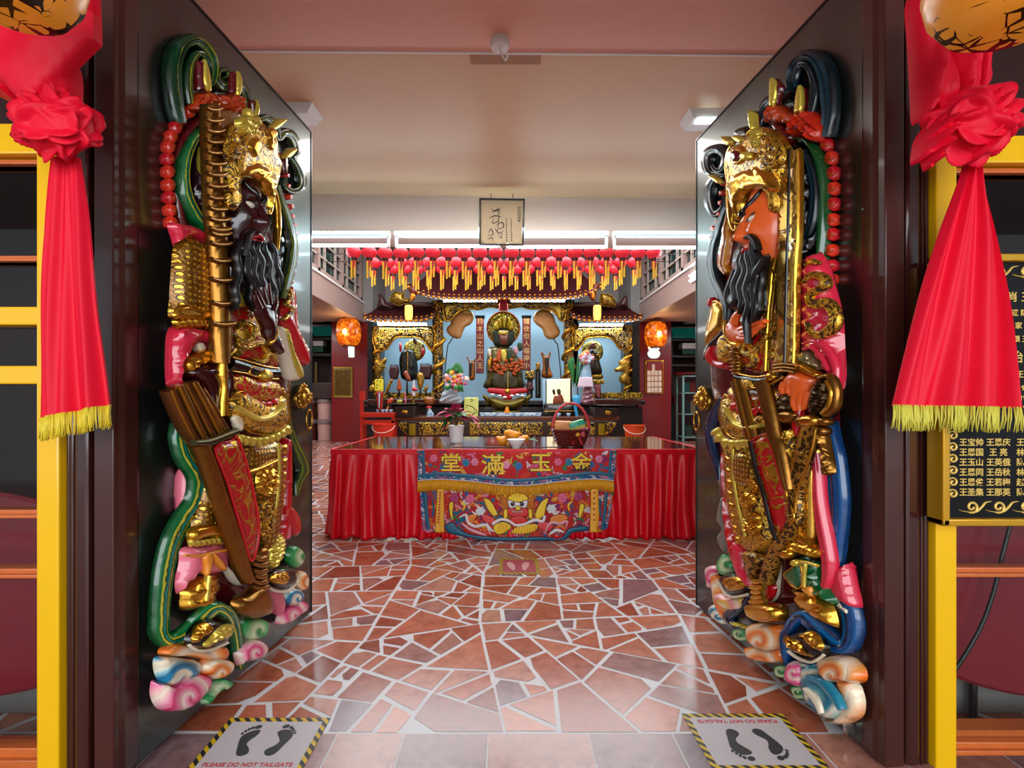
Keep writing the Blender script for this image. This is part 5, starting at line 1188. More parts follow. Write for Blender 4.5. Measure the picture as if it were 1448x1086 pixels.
t, hem = cloth('tail', [(1372, 205), (1362, 250), (1332, 330), (1302, 420), (1262, 574)], [(1388, 205), (1393, 250), (1410, 330), (1426, 450), (1434, 577)], YS2, 3.2, .03, SATIN, e.root, e.H, ph=.35, ridge=.002)
fringe(t, hem, S(34, YS2), e.H, mat('lime_yellow_thread', 'cfc648', .55, var=.12, bscale=90), 210, spread=.2, seed=4)

# ---- amber lanterns of the porch (only their undersides reach into view)
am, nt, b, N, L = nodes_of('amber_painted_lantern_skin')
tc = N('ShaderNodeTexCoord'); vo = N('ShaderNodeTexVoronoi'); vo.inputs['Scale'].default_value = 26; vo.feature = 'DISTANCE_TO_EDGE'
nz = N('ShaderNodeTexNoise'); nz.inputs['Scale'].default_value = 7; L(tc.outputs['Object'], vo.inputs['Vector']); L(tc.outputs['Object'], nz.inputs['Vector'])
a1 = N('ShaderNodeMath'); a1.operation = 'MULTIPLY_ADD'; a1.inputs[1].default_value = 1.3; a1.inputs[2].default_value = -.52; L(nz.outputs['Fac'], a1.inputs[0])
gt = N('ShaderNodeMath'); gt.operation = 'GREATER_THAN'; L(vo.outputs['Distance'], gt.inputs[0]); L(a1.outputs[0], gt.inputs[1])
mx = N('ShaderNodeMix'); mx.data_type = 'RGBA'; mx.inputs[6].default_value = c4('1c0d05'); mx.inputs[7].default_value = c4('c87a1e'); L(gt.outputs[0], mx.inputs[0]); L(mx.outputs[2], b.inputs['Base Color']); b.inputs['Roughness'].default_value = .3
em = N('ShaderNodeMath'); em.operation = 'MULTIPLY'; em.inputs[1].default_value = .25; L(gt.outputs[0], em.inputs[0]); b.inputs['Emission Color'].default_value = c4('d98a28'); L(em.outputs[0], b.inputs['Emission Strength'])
for (px, py, r_, Y, lab) in ((12, -52, 88, 1.02, 'amber lantern with dark painted marks above the left sash'), (1440, -46, 106, 1.02, 'amber lantern with dark painted marks above the right sash')):
    c = P(px, py, Y); R = S(r_, Y); t = empty('porch_lantern', (c.x, c.y, c.z - R), lab, 'lantern')
    m = MB(); 
    m.lathe(c, [(R * .25, -R * .80), (R * .5, -R * .78), (R * .74, -R * .62), (R * .94, -R * .3), (R, 0), (R * .94, R * .3), (R * .74, R * .62), (R * .5, R * .78), (R * .25, R * .8)], 40)
    m.build('lantern_body', am, t, smooth=True)
    MB().lathe((c.x, c.y, c.z + R * .78), [(R * .3, 0), (R * .3, R * .1), (R * .05, R * .12)], 20).tube([(c.x, c.y, c.z + R * .85), (c.x, c.y, 3.06)], .004).build('hanger', BLACK, t)

# ---- notice board on the right
B = plane('notice_board', 1500, 740, 1.52, 'black notice board with gold Chinese lettering and gilt frame right of the doorway', 'sign')
YB_ = 1.52
def W2(px, py): return P(px, py, YB_)
x0, x1 = W2(1334, 0).x, W2(1690, 0).x; z0, z1 = W2(0, 733).z, W2(0, 370).z
MB().box(x0 - .01, x1 + .01, YB_ - .0, YB_ + .03, z0 - .01, z1 + .01).build('panel', mat('black_sign_paint', '09090d', .45, spec=.2), B.root)
fr = MB(); fw = S(9, YB_)
fr.box(x0 - fw, x0 + .003, YB_ - .022, YB_ + .04, z0 - fw, z1 + fw, .005).box(x1, x1 + fw, YB_ - .022, YB_ + .04, z0 - fw, z1 + fw, .005).box(x0 - fw, x1 + fw, YB_ - .022, YB_ + .04, z0 - fw, z0 + .003, .005).box(x0 - fw, x1 + fw, YB_ - .022, YB_ + .04, z1 - .003, z1 + fw, .005)
fr.build('frame', mat('gilt_frame', 'd09a1c', .3, metal=.5, coat=.3), B.root)
GT = mat('gold_lettering', 'e8c264', .35, metal=.35)
names = [('王宝帅', '王恩庆', '王志'), ('王恩国', '王 亮', '林秀'), ('王玉山', '王英俄', '陈治'), ('王恩同', '王岳秋', '林水'), ('王恩俊', '王若梅', '赵志'), ('王圣集', '王那英', '陈雅')]
for i, row in enumerate(names):
    for x_, s_ in zip((1373, 1411, 1448), row):
        p = W2(x_, 626 + 14.1 * i); text_mesh('lettering', s_, S(11.5, YB_), GT, B.root, (p.x, YB_ - .001, p.z), bold=.0004, extrude=.0008)
for x_, y_, s_, z_ in ((1441, 421, '肖 王', 15), (1441, 443, '遊 陈', 10), (1446, 461, '家 林', 10), (1443, 480, '頌 王', 10), (1449, 506, '治 丰', 18), (1447, 530, '王聖', 11), (1446, 549, '198', 10), (1446, 563, '19', 10), (1446, 577, '19', 10)):
    p = W2(x_, y_); text_mesh('lettering', s_, S(z_, YB_), GT, B.root, (p.x, YB_ - .001, p.z), bold=.0004, extrude=.0008)
for i in range(6):    # scrolls up the left side and along foot and head
    y_ = 616 + 16.5 * i; B.ribbon('scroll', B.spiral((1348, y_), 8, 1.5, 1.4, a0=2.2, n=26) , [1.2, 2.6, 3.2, 2.6], .001, .004, GT, dense=True, ns=5, back=0.)
for i in range(4):
    x_ = 1372 + 38 * i
    for y_, sg in ((717, 1), (384, 1)):
        B.ribbon('scroll', [(x_ - 16, y_ + 4), (x_ - 10, y_ + 6), (x_ - 3, y_ + 7)] + B.spiral((x_ + 3, y_), 9, 2, 1.35, a0=2.0, ccw=-1, n=24), [1, 2.6, 3.4, 3.2, 3, 2.4], .001, .004, GT, dense=True, ns=5, back=0.)
        B.ribbon('scroll', [(x_ - 4, y_ + 7), (x_ + 8, y_ + 7), (x_ + 16, y_ + 1), (x_ + 22, y_ - 6), (x_ + 30, y_ - 8)], [1, 3, 3.2, 2.4, 1], .001, .004, GT, ns=5, back=0.)

# ------------------------------------------------------------------ floor stickers
STK = mat('white_sticker', 'b9b3b6', .4, var=.06, bscale=8)
hz, nt, b, N, L = nodes_of('hazard_stripes')
tc = N('ShaderNodeTexCoord'); sp = N('ShaderNodeSeparateXYZ'); L(tc.outputs['Object'], sp.inputs[0])
ad = N('ShaderNodeMath'); ad.operation = 'ADD'; L(sp.outputs[0], ad.inputs[0]); L(sp.outputs[1], ad.inputs[1])
ml = N('ShaderNodeMath'); ml.operation = 'MULTIPLY'; ml.inputs[1].default_value = 26; L(ad.outputs[0], ml.inputs[0])
fr_ = N('ShaderNodeMath'); fr_.operation = 'FRACT'; L(ml.outputs[0], fr_.inputs[0])
rp = ramp(N, [(0, '16181c'), (.5, 'c9a50f')], 'CONSTANT'); L(fr_.outputs[0], rp.inputs[0]); L(rp.outputs[0], b.inputs['Base Color']); b.inputs['Roughness'].default_value = .4
INK = mat('black_print', '23272a', .5, var=.15, bscale=60); REDINK = mat('red_print', 'b51a34', .5)
def gpt(px, py):
    Y = FPX * CAMZ / (py - CY); return ((px - CX) / FPX * Y, Y)
def sticker(cx, cy, w, h, flip, label):
    t = empty('floor_sticker', (cx, cy, .0), label, 'floor sign', rotz=math.pi if flip else 0.)
    bw = .021
    m = MB()
    m.box(-w / 2, w / 2, h / 2 - bw, h / 2, .0005, .0026).box(-w / 2, w / 2, -h / 2, -h / 2 + bw, .0005, .0026).box(-w / 2, -w / 2 + bw, -h / 2 + bw, h / 2 - bw, .0005, .0026).box(w / 2 - bw, w / 2, -h / 2 + bw, h / 2 - bw, .0005, .0026)
    m.build('striped_border', hz, t, local=True)
    MB().box(-w / 2 + bw, w / 2 - bw, -h / 2 + bw, h / 2 - bw, .0005, .0022).build('sheet', STK, t, local=True)
    x0, y0 = -.8425, 1.678
    def foot(name, s_, toes):
        q = [gpt(*p) for p in Z3(250, 960, 5.363, s_)]; q = [(a - x0, b_ - y0) for a, b_ in catmull(q, 4, True)]
        k = MB(); k.prism(q, .0022, .0032); k.V = [(v[0], v[2], v[1]) for v in k.V]
        for x_, y_, r1, r2, an in toes:
            c = gpt(250 + x_ / 5.363, 960 + y_ / 5.363); c = (c[0] - x0, c[1] - y0)
            el = [(c[0] + r1 * math.cos(a) * math.cos(an) - r2 * math.sin(a) * math.sin(an), c[1] + r1 * math.cos(a) * math.sin(an) + r2 * math.sin(a) * math.cos(an)) for a in np.linspace(0, 2 * math.pi, 16, endpoint=False)]
            k2 = MB().prism(el, .0022, .0032); k.add([(v[0], v[2], v[1]) for v in k2.V], k2.F)
        k.build(name, INK, t, local=True)
    foot('footprint', '450,580 455,540 475,470 500,435 560,405 620,392 633,405 600,440 555,470 530,500 545,530 545,560 520,580 480,590', [(620, 370, .013, .010, .3), (577, 377, .006, .0075, .2), (549, 388, .0055, .007, .3), (523, 402, .005, .0065, .4), (498, 420, .005, .006, .5)])
    foot('footprint', '665,575 665,555 690,535 745,510 780,475 765,425 770,405 810,392 860,393 880,420 870,450 820,500 760,560 720,583 685,587', [(830, 366, .013, .010, .3), (867, 373, .006, .0075, -.2), (880, 385, .0055, .007, -.3), (888, 400, .005, .0065, -.4), (895, 416, .005, .006, -.5)])
    tx = text_mesh('wording', 'PLEASE DO NOT TAILGATE', .0245, REDINK, None, (0, -h / 2 + bw + .0215, .0024), rot=(0, 0, 0), extrude=.0004, bold=.0005, sx=.985); tx.parent = t
    return t
sticker(-.8425, 1.678, .375, .276, False, 'foot mark floor sticker with hazard stripe border at the left, red wording nearest the viewer')
sticker(.8635, 1.70, .382, .28, True, 'foot mark floor sticker with hazard stripe border at the right, its red wording upside down')
# small old foot mat further in
t = empty('floor_marker', P(734, 801, 3.46), 'small worn red footprint marker with striped edge on the paving before the table', 'floor sign'); t.location.z = 0
X0, X1, y0_, y1_ = (706 - CX) / FPX * 3.45, (762 - CX) / FPX * 3.45, 3.31, 3.63
MB().box(X0, X1, y0_, y1_, .0005, .0025).build('striped_border', hz, t); MB().box(X0 + .025, X1 - .025, y0_ + .03, y1_ - .03, .001, .0035).build('sheet', mat('worn_red_print', '93303a', .5, var=.25, bscale=30), t)
fm = MB()
for dx, sl in ((-.055, -.25), (.045, .2)):
    q = [(X0 + (X1 - X0) / 2 + dx + .022 * math.cos(a) * (1.15 + .3 * math.sin(a)) + sl * .06 * math.sin(a), 3.46 + .085 * math.sin(a)) for a in np.linspace(0, 2 * math.pi, 20, endpoint=False)]
    k = MB().prism(q, .0035, .0045); fm.add([(v[0], v[2], v[1]) for v in k.V], k.F)
fm.build('footprints', mat('pale_rose_print', 'c08a8c', .5), t)
# ------------------------------------------------------------------ offering table with pleated skirt
TZ, TYF, TYB, TXL, TXR = .765, 4.17, 5.58, -1.49, 1.70
TAB = empty('offering_table', ((TXL + TXR) / 2, (TYF + TYB) / 2, 0), 'long dark red offering table with pleated red satin skirt in the middle of the hall', 'table')
MB().box(TXL, TXR, TYF, TYB, TZ - .03, TZ, .008).build('tabletop', mat('mahogany_gloss_top', '4d1511', .07, var=.12, bscale=5), TAB)
lg = [(x, y) for x in (TXL + .1, TXR - .1) for y in (TYF + .12, TYB - .12)]
for x, y in lg: MB().box(x - .03, x + .03, y - .03, y + .03, 0, TZ - .03, .004).build('leg', DARKBROWN, TAB)
SKIRT = mat('red_satin_skirt', 'd8081c', .36, spec=.4, bump=.05, bscale=20)
def skirt():
    pts = []
    per = [(TXL, TYB), (TXL, TYF), (TXR, TYF), (TXR, TYB)]
    out = [(-1, 0), (0, -1), (1, 0)]
    rnd = random.Random(3); path = []
    for (a, b, o) in zip(per[:-1], per[1:], out):
        L_ = math.hypot(b[0] - a[0], b[1] - a[1]); n = int(L_ / .0085)
        for i in range(n):
            t = i / n; path.append((a[0] + (b[0] - a[0]) * t, a[1] + (b[1] - a[1]) * t, o))
    # irregular pleats: phase advances unevenly
    ph = 0.; phs = []
    w = .1
    for i in range(len(path)):
        if i % 11 == 0: w = rnd.uniform(.06, .19)
        ph += .0085 / w * 2 * math.pi; phs.append(ph)
    V = []; U = []; rows = 26; n = len(path)
    for side in (0, 1):
        for r in range(rows):
            v = r / (rows - 1); z = TZ + .004 - v * (TZ - .002)
            if v < .07: amp = .002
            else: amp = .006 + .026 * (v - .07) ** .6
            for i, (x, y, o) in enumerate(path):
                f = math.sin(phs[i] + .8 * math.sin(3 * v + phs[i] * .13))
                f = (abs(f) ** .7) * (1 if f > 0 else -1)
                d = .006 + amp * (1 + f) * .9 + .02 * v * v + (.010 * math.sin(phs[i] * .31 + 9 * v) * v) - side * .003
                zz = z + (.012 * math.sin(phs[i] * .5) * v ** 6 if v > .5 else 0)
                V.append((x + o[0] * d, y + o[1] * d, max(zz, .004))); U.append((i / n * 30, v))
    F = []; N_ = n * rows
    for r in range(rows - 1):
        for i in range(n - 1):
            a = r * n + i; F.append((a, a + 1, a + n + 1, a + n)); F.append((N_ + a, N_ + a + n, N_ + a + n + 1, N_ + a + 1))
    for i in range(n - 1):
        F.append((i, i + N_, i + 1 + N_, i + 1)); k = (rows - 1) * n + i; F.append((k, k + 1, k + 1 + N_, k + N_))
    o = link_mesh('skirt', V, F, SKIRT, TAB, uv=U, origin=TAB.location)
    MB().box(TXL - .012, TXR + .012, TYF - .014, TYF + .0, TZ - .045, TZ + .003, .004).box(TXL - .012, TXL, TYF, TYB, TZ - .045, TZ + .003, .003).box(TXR, TXR + .012, TYF, TYB, TZ - .045, TZ + .003, .003).build('waistband', SKIRT, TAB)
skirt()
o = MB().box(P(640, 0, 4.4).x, P(800, 0, 4.4).x, 4.35, 5.35, TZ + .0005, TZ + .0055, .002).build('table_mat', mat('tinted_glass_mat', '6b2b26', .08, coat=.3))
prop(o, 'clear reddish glass mat lying on the middle of the offering table', 'mat')

# ------------------------------------------------------------------ embroidered frontal
YF_ = 4.095
fr_l = plane('altar_frontal', 731, 762, YF_, 'embroidered altar frontal with yellow Chinese characters and dragon face hanging over the table front', 'embroidered cloth')
fr_l.root.location = tuple(fr_l.H)
def embroider(name, scale, stops, thr=.08):
    if name in MATS: return MATS[name]
    m, nt, b, N, L = nodes_of(name)
    tc = N('ShaderNodeTexCoord'); nz = N('ShaderNodeTexNoise'); nz.inputs['Scale'].default_value = scale * .8; L(tc.outputs['Object'], nz.inputs['Vector'])
    mx = N('ShaderNodeMix'); mx.data_type = 'RGBA'; mx.inputs[0].default_value = .12; L(tc.outputs['Object'], mx.inputs[6]); L(nz.outputs['Color'], mx.inputs[7])
    vo = N('ShaderNodeTexVoronoi'); vo.inputs['Scale'].default_value = scale; L(mx.outputs[2], vo.inputs['Vector'])
    ve = N('ShaderNodeTexVoronoi'); ve.inputs['Scale'].default_value = scale; ve.feature = 'DISTANCE_TO_EDGE'; L(mx.outputs[2], ve.inputs['Vector'])
    sc = N('ShaderNodeSeparateColor'); L(vo.outputs['Color'], sc.inputs[0])
    r = ramp(N, stops, 'CONSTANT'); L(sc.outputs[0], r.inputs[0])
    # petals: rings round each cell's point
    rr = ramp(N, [(0, 'ffffff'), (.18, 'ffffff'), (.22, '888888'), (.3, 'ffffff'), (1, 'ffffff')]); L(vo.outputs['Distance'], rr.inputs[0])
    gt = N('ShaderNodeMath'); gt.operation = 'GREATER_THAN'; gt.inputs[1].default_value = thr; L(ve.outputs['Distance'], gt.inputs[0])
    m2 = N('ShaderNodeMix'); m2.data_type = 'RGBA'; m2.inputs[6].default_value = c4(stops[0][1]); L(gt.outputs[0], m2.inputs[0]); L(r.outputs[0], m2.inputs[7])
    m3 = N('ShaderNodeMix'); m3.data_type = 'RGBA'; m3.blend_type = 'MULTIPLY'; m3.inputs[0].default_value = .8; L(m2.outputs[2], m3.inputs[6]); L(rr.outputs[0], m3.inputs[7])
    L(m3.outputs[2], b.inputs['Base Color']); b.inputs['Roughness'].default_value = .6
    wv = N('ShaderNodeTexWave'); wv.inputs['Scale'].default_value = 120; wv.inputs['Distortion'].default_value = 3; L(tc.outputs['Object'], wv.inputs['Vector'])
    bp = N('ShaderNodeBump'); bp.inputs['Strength'].default_value = .4; bp.inputs['Distance'].default_value = .004; L(wv.outputs['Fac'], bp.inputs['Height']); L(bp.outputs[0], b.inputs['Normal'])
    MATS[name] = m; return m
EMB_R = embroider('embroidered_red', 21, [(0, 'bf1a1e'), (.30, 'cf2a22'), (.45, 'c21c20'), (.56, '8e1a5a'), (.62, 'd8648a'), (.70, '1c6a96'), (.76, 'c9381e'), (.84, 'e0a04a'), (.90, '2a7a4a'), (.95, 'd9c8cc')])
EMB_L = embroider('embroidered_scene', 22, [(0, 'b8201c'), (.16, 'cf3a26'), (.28, 'b81a2c'), (.36, '0e6a84'), (.46, 'e0702c'), (.56, '7a2a6a'), (.64, 'dca02c'), (.72, '1a5a9a'), (.80, 'd88aa0'), (.87, 'd8ccc8'), (.94, '1a7a4a')])
EMB_B = embroider('embroidered_border', 40, [(0, '14508c'), (.2, 'd8cfd4'), (.4, 'cf6a86'), (.55, '1d7d9a'), (.7, 'c0302e'), (.82, 'e8e0dc'), (.92, '2f7a4c')])
TEALC = mat('teal_satin_piping', '0a5a78', .45, bump=.2, bscale=80); YEL = mat('yellow_embroidery', 'e8c21a', .5, bump=.3, bscale=120); WHT = mat('white_embroidery', 'd8d2d2', .55, bump=.3, bscale=120)
OCH = mat('gold_silk_fringe', 'e0a012', .55, var=.2, bscale=70)
F5 = lambda s: Z3(580, 640, 4.827, s)
low = fr_l.pillow('lower_panel', F5('60,215 1400,215 1388,300 1370,400 1330,540 1220,545 1110,550 1060,598 900,610 560,604 340,578 240,548 100,545 80,400'), .0, .006, EMB_L, smooth=False, k=.2, hb=.004, g=4, fold=(0, 60, .008))
up = fr_l.pillow('upper_panel', [(590, 636), (660, 638), (731, 640), (800, 639), (873, 637), (871, 675), (868, 680), (800, 684), (731, 688), (660, 684), (592, 680), (590, 660)], .016, .006, EMB_R, smooth=False, k=.2, hb=.004, g=4, label='red upper panel with four yellow characters')
for s_ in ('52,160 200,145 400,158 725,190 1050,158 1250,142 1390,155',):
    fr_l.ribbon('piping', F5(s_), 4.6, .026, .006, TEALC, up)
fr_l.ribbon('floral_band', F5('52,180 200,168 400,180 725,210 1050,180 1250,165 1390,178'), 5.5, .022, .005, EMB_B, up)
for s_ in ('88,-15 95,150', '1372,-15 1362,140'): fr_l.ribbon('piping', F5(s_), 4, .026, .006, TEALC, up)
for s_ in ('65,-15 68,150', '1395,-15 1385,140'): fr_l.ribbon('floral_band', F5(s_), 6, .022, .005, EMB_B, up)
fr_l.ribbon('white_cord', F5('52,192 200,182 400,194 725,226 1050,194 1250,180 1390,192'), 1.2, .026, .004, WHT, up)
# silk fringe
q = catmull(F5('52,200 200,190 400,202 725,234 1050,202 1250,188 1390,200'), 30)
hemp = [P(a, b_, YF_ - .024) for a, b_ in q]
fringe(fr_l.root, hemp, S(14.5, YF_), fr_l.H, OCH, 700, spread=.10, seed=9)
# characters
for px, ch_, sz in ((638, '堂', 27), (697, '滿', 30), (765, '玉', 28), (822, '金', 27)):
    for m_, o_, bo, nm in ((mat('dark_outline_thread', '2a1410', .6), .0205, .0055, 'outline'), (YEL, .0235, .0022, 'character')):
        p = P(px, 656 if ch_ != '滿' else 659, YF_ - o_)
        text_mesh(nm, ch_, S(sz, YF_), m_, fr_l.root, tuple(p), extrude=.002, bold=bo, sx=1.12)
# flowers on the upper panel
for x, y, c_ in ((160, 40, 'd8648a'), (440, 65, 'd07a9a'), (655, 85, 'd88aa6'), (740, 92, '2a6aa8'), (1010, 65, 'd8648a'), (1290, 45, 'd07a9a'), (380, 70, '2278a0'), (1085, 65, '2278a0')):
    c = F5('%d,%d' % (x, y))[0]
    fr_l.many('flower', [fr_l.pillow_geo(fr_l.circle((c[0] + 3.6 * math.cos(a), c[1] + 3.6 * math.sin(a)), 2.4, 2.4, 7), .021, .004, hb=.002) for a in np.linspace(0, 5.2, 6)] + [fr_l.pillow_geo(fr_l.circle(c, 2, 2, 7), .022, .006, hb=.002)], mat('silk_' + c_, c_, .55), up)
# dragon mask of the lower panel
def ap(name, s_, m, w=.012, h=.006, **kw): return fr_l.pillow(name, F5(s_), w, h, m, low, hb=.004, k=.4, edge=(mat('plum_outline_thread', '4a1238', .6), .9, .3), **kw)
ap('waves', '235,500 290,475 330,520 420,560 560,575 725,578 900,575 1030,585 1080,520 1190,500 1215,530 1110,545 1050,595 900,600 560,600 350,570 260,545', TEALC, h=.006)
mat('pink_silk', 'd99aa8', .55)
for s_, m_ in (('335,445 380,425 395,475 445,505 515,495 550,560', WHT), ('350,480 400,520 460,545 520,565', MATS['pink_silk']), ('920,555 940,500 975,475 1020,485 1070,470 1062,520', MATS['pink_silk']), ('950,560 1000,530 1050,545', WHT)): fr_l.ribbon('wave_crest', F5(s_), [1.5, 4, 4.5, 4, 1.2], .014, .006, m_, low, n=5)
ap('claw', '505,310 550,330 585,390 600,420 570,435 530,390 510,350', YEL); ap('claw', '945,310 900,330 865,385 850,440 880,455 915,430 930,370', YEL); ap('claw', '265,350 295,340 290,430 305,460 275,440', YEL); ap('claw', '1190,360 1160,350 1150,420 1155,455 1180,410', YEL)
ap('mane', '605,305 640,285 648,258 690,272 735,255 780,272 822,258 830,288 868,300 842,330 880,360 845,385 868,428 822,430 802,465 735,472 668,465 650,430 604,428 630,385 598,360 632,330', smooth=False, m= embroider('gold_scale_silk', 60, [(0, 'b85a14'), (.4, 'd9891e'), (.7, 'e0a83a'), (.9, 'c04a1a')], .12), h=.008)
ap('brow', '665,320 690,285 735,275 790,290 805,325 740,345', YEL, w=.02); ap('eye_band', '668,325 735,340 800,325 790,378 735,370 680,380', WHT, w=.024, h=.010)
for x in (700, 763): fr_l.pillow('pupil', fr_l.circle(F5('%d,352' % x)[0], 3.1, 3.1), .036, .006, BLACKG, low)
ap('mouth', '665,382 735,372 800,385 805,430 735,450 672,430', mat('red_silk', 'c81e14', .5), w=.022)
fr_l.many('teeth', [fr_l.pillow_geo(F5('%d,398 %d,398 %d,418' % (x, x + 14, x + 7)), .032, .006, hb=.002, smooth=False) for x in (692, 708, 724, 740, 755)], WHT, low)
ap('nose', '715,378 735,362 757,378 748,392 722,392', YEL, w=.03)
ap('jaw', '640,395 668,385 665,440 640,455', YEL, w=.02); ap('jaw', '832,395 806,388 808,440 832,455', YEL, w=.02)
ap('tongue', '690,445 735,430 785,445 800,475 740,490 680,470', MATS['red_silk'], w=.024)
fr_l.ribbon('whisker', F5('560,490 620,458 680,470 720,495 780,488 850,462 905,470 920,430'), 4, .024, .008, WHT, low)
ap('body', '575,490 640,472 690,500 660,540 600,560 570,530', YEL); ap('body', '690,550 720,510 800,490 870,490 860,530 790,555', YEL)
OS = mat('orange_silk', 'd9791e', .5, var=.3, bscale=60)
ap('scales', '390,430 460,420 430,470 390,480', OS); ap('scales', '960,440 1040,420 1080,450 1020,480 960,490', OS)
for s_ in ('655,300 630,275 600,280 590,300', '815,300 840,275 870,280 880,300'): fr_l.ribbon('horn', F5(s_), [3, 3, 2, .6], .016, .006, YEL, low)
for s_, m_ in (('520,470 545,520 580,540', WHT), ('610,400 580,420 590,455', TEALC), ('850,400 890,420 905,455', TEALC), ('340,330 370,360 360,400', YEL), ('1110,330 1080,360 1090,400', YEL), ('440,350 470,380 450,420 420,400', WHT), ('1000,350 970,380 990,420 1020,400', WHT), ('150,310 160,380 150,450', TEALC), ('1300,310 1295,380 1305,450', TEALC), ('260,460 300,440 330,470', mat('emerald_silk', '0e6a3e', .5)), ('1120,470 1160,450 1190,480', mat('emerald_silk', '0e6a3e')), ('380,500 430,470 480,500', OS), ('985,520 1030,500 1060,530', OS), ('480,520 520,550 560,540', mat('rose_silk', 'd23a3a', .5)), ('620,330 600,350 625,370', mat('rose_silk', 'd23a3a')), ('850,330 870,350 845,370', mat('rose_silk', 'd23a3a'))):
    fr_l.ribbon('scroll', F5(s_), [1, 3, 3.4, 1], .012, .005, m_, low, n=5)
for x in range(610, 680, 14): fr_l.ribbon('claw_line', F5('%d,482 %d,540' % (x, x - 8)), .8, .02, .003, OS, low, ns=4)
for x in range(715, 860, 18): fr_l.ribbon('claw_line', F5('%d,498 %d,552' % (x, x - 12)), .8, .02, .003, OS, low, ns=4)
ap('phoenix', '490,420 560,440 600,480 560,490 500,470', mat('rose_silk', 'd23a3a', .5)); ap('phoenix', '870,480 920,470 980,500 940,540 880,520', MATS['rose_silk'])
for x, y, c_ in ((410, 315, 'd8648a'), (1040, 310, 'd8648a'), (480, 400, 'cfd4d8'), (965, 385, 'cfd4d8'), (300, 310, 'a83a6a'), (1150, 300, 'a83a6a')):
    c = F5('%d,%d' % (x, y))[0]
    fr_l.many('flower', [fr_l.pillow_geo(fr_l.circle((c[0] + 4.2 * math.cos(a), c[1] + 4.2 * math.sin(a)), 2.8, 2.8, 7), .013, .005, hb=.002) for a in np.linspace(0, 5.2, 6)] + [fr_l.pillow_geo(fr_l.circle(c, 2.4, 2.4, 7), .016, .006, hb=.002)], mat('silk_' + c_, c_, .55), low)
for s_ in ('100,270 110,400 125,525', '1340,270 1330,400 1312,530'): fr_l.ribbon('piping', F5(s_), 5, .012, .006, TEALC, low)
for s_ in ('78,270 85,400 98,530', '1365,270 1355,400 1335,520'): fr_l.ribbon('floral_band', F5(s_), 5, .008, .005, EMB_B, low)
for s_, n_ in (('186,250 228,250 232,545 170,545 172,440', 11), ('1235,250 1285,250 1290,430 1280,545 1228,545 1232,400', 6)):
    pd = fr_l.pillow('pendant', F5(s_), .026, .006, mat('orange_gold_ribbon', 'e8a82c', .45, var=.1), smooth=False, k=.3, hb=.003, fold=(0, 8, .003))
    q = F5(s_); xm = (q[0][0] + q[1][0]) / 2 - .6
    fr_l.many('pendant_marks', [fr_l.pillow_geo(fr_l.circle((xm - .25 * k * (n_ > 8), q[0][1] + 5 + k * 46 / n_), 1.7, 1.9 if n_ < 8 else 1.5, 6), .034, .003, hb=.002) for k in range(n_)], mat('red_mark', 'b8501e', .5), pd)

# ------------------------------------------------------------------ things standing on the table
def on_table(name, px, Y, label, cat, group=None, z=TZ):
    e = empty(name, ((px - CX) / FPX * Y, Y, z), label, cat, group); return e, e.location.x, e.location.y, e.location.z
t, x, y, z = on_table('potted_poinsettia', 645, 4.72, 'potted plant with magenta and green leaves in a white ribbed pot on the table', 'potted plant', z=TZ + .0055)
MB().lathe((x, y, z), [(.052, 0), (.056, .004)] + [(.058 + .018 * i / 14 + (.0022 if i % 2 else 0), .01 + .155 * i / 14) for i in range(15)] + [(.078, .172), (.070, .172), (.066, .150), (0, .148)], 32, cap=False).build('pot', WHITE, t, smooth=True)
MB().lathe((x, y, z + .147), [(.066, 0), (.03, .008), (0, .01)], 20, cap=False).build('soil', mat('soil', '2a1b12', .9), t)
def leaf(c, d, L_, W_, m, name, droop=.25):
    d = Vector(d).normalized(); sd = d.cross(Vector((0, 0, 1)));
    if sd.length < .1: sd = Vector((1, 0, 0))
    sd.normalize(); up = sd.cross(d); V = []; F = []
    for i in range(9):
        u = i / 8; w = W_ * math.sin(math.pi * min(1, u * 1.02)) ** .8 * (1.2 - .5 * u) + .0006; p = Vector(c) + d * L_ * u + Vector((0, 0, -droop * L_ * u * u))
        for k in (-1, -.5, 0, .5, 1): V.append(p + sd * w * k + up * (.18 * w * abs(k)))
    for i in range(8):
        for k in range(4): a = i * 5 + k; F.append((a, a + 1, a + 6, a + 5))
    n = len(V); V2 = V + [v - up * .0015 for v in V]; F2 = F + [tuple(j + n for j in reversed(f)) for f in F]
    ring = [i * 5 for i in range(9)] + [41, 42, 43, 44][0:4] + [i * 5 + 4 for i in range(7, -1, -1)] + [3, 2, 1]
    for k in range(len(ring)):
        a, b_ = ring[k], ring[(k + 1) % len(ring)]; F2.append((a, b_, b_ + n, a + n))
    return V2, F2
MG = mat('magenta_leaf', 'b8184a', .4, var=.25, bscale=30); LG = mat('green_leaf', '1f6a2c', .4, var=.3, bscale=30); DM = mat('deep_rose_leaf', '8f0f38', .4, var=.25, bscale=30)
rnd = random.Random(8)
stem = MB(); top = Vector((x, y, z + .15))
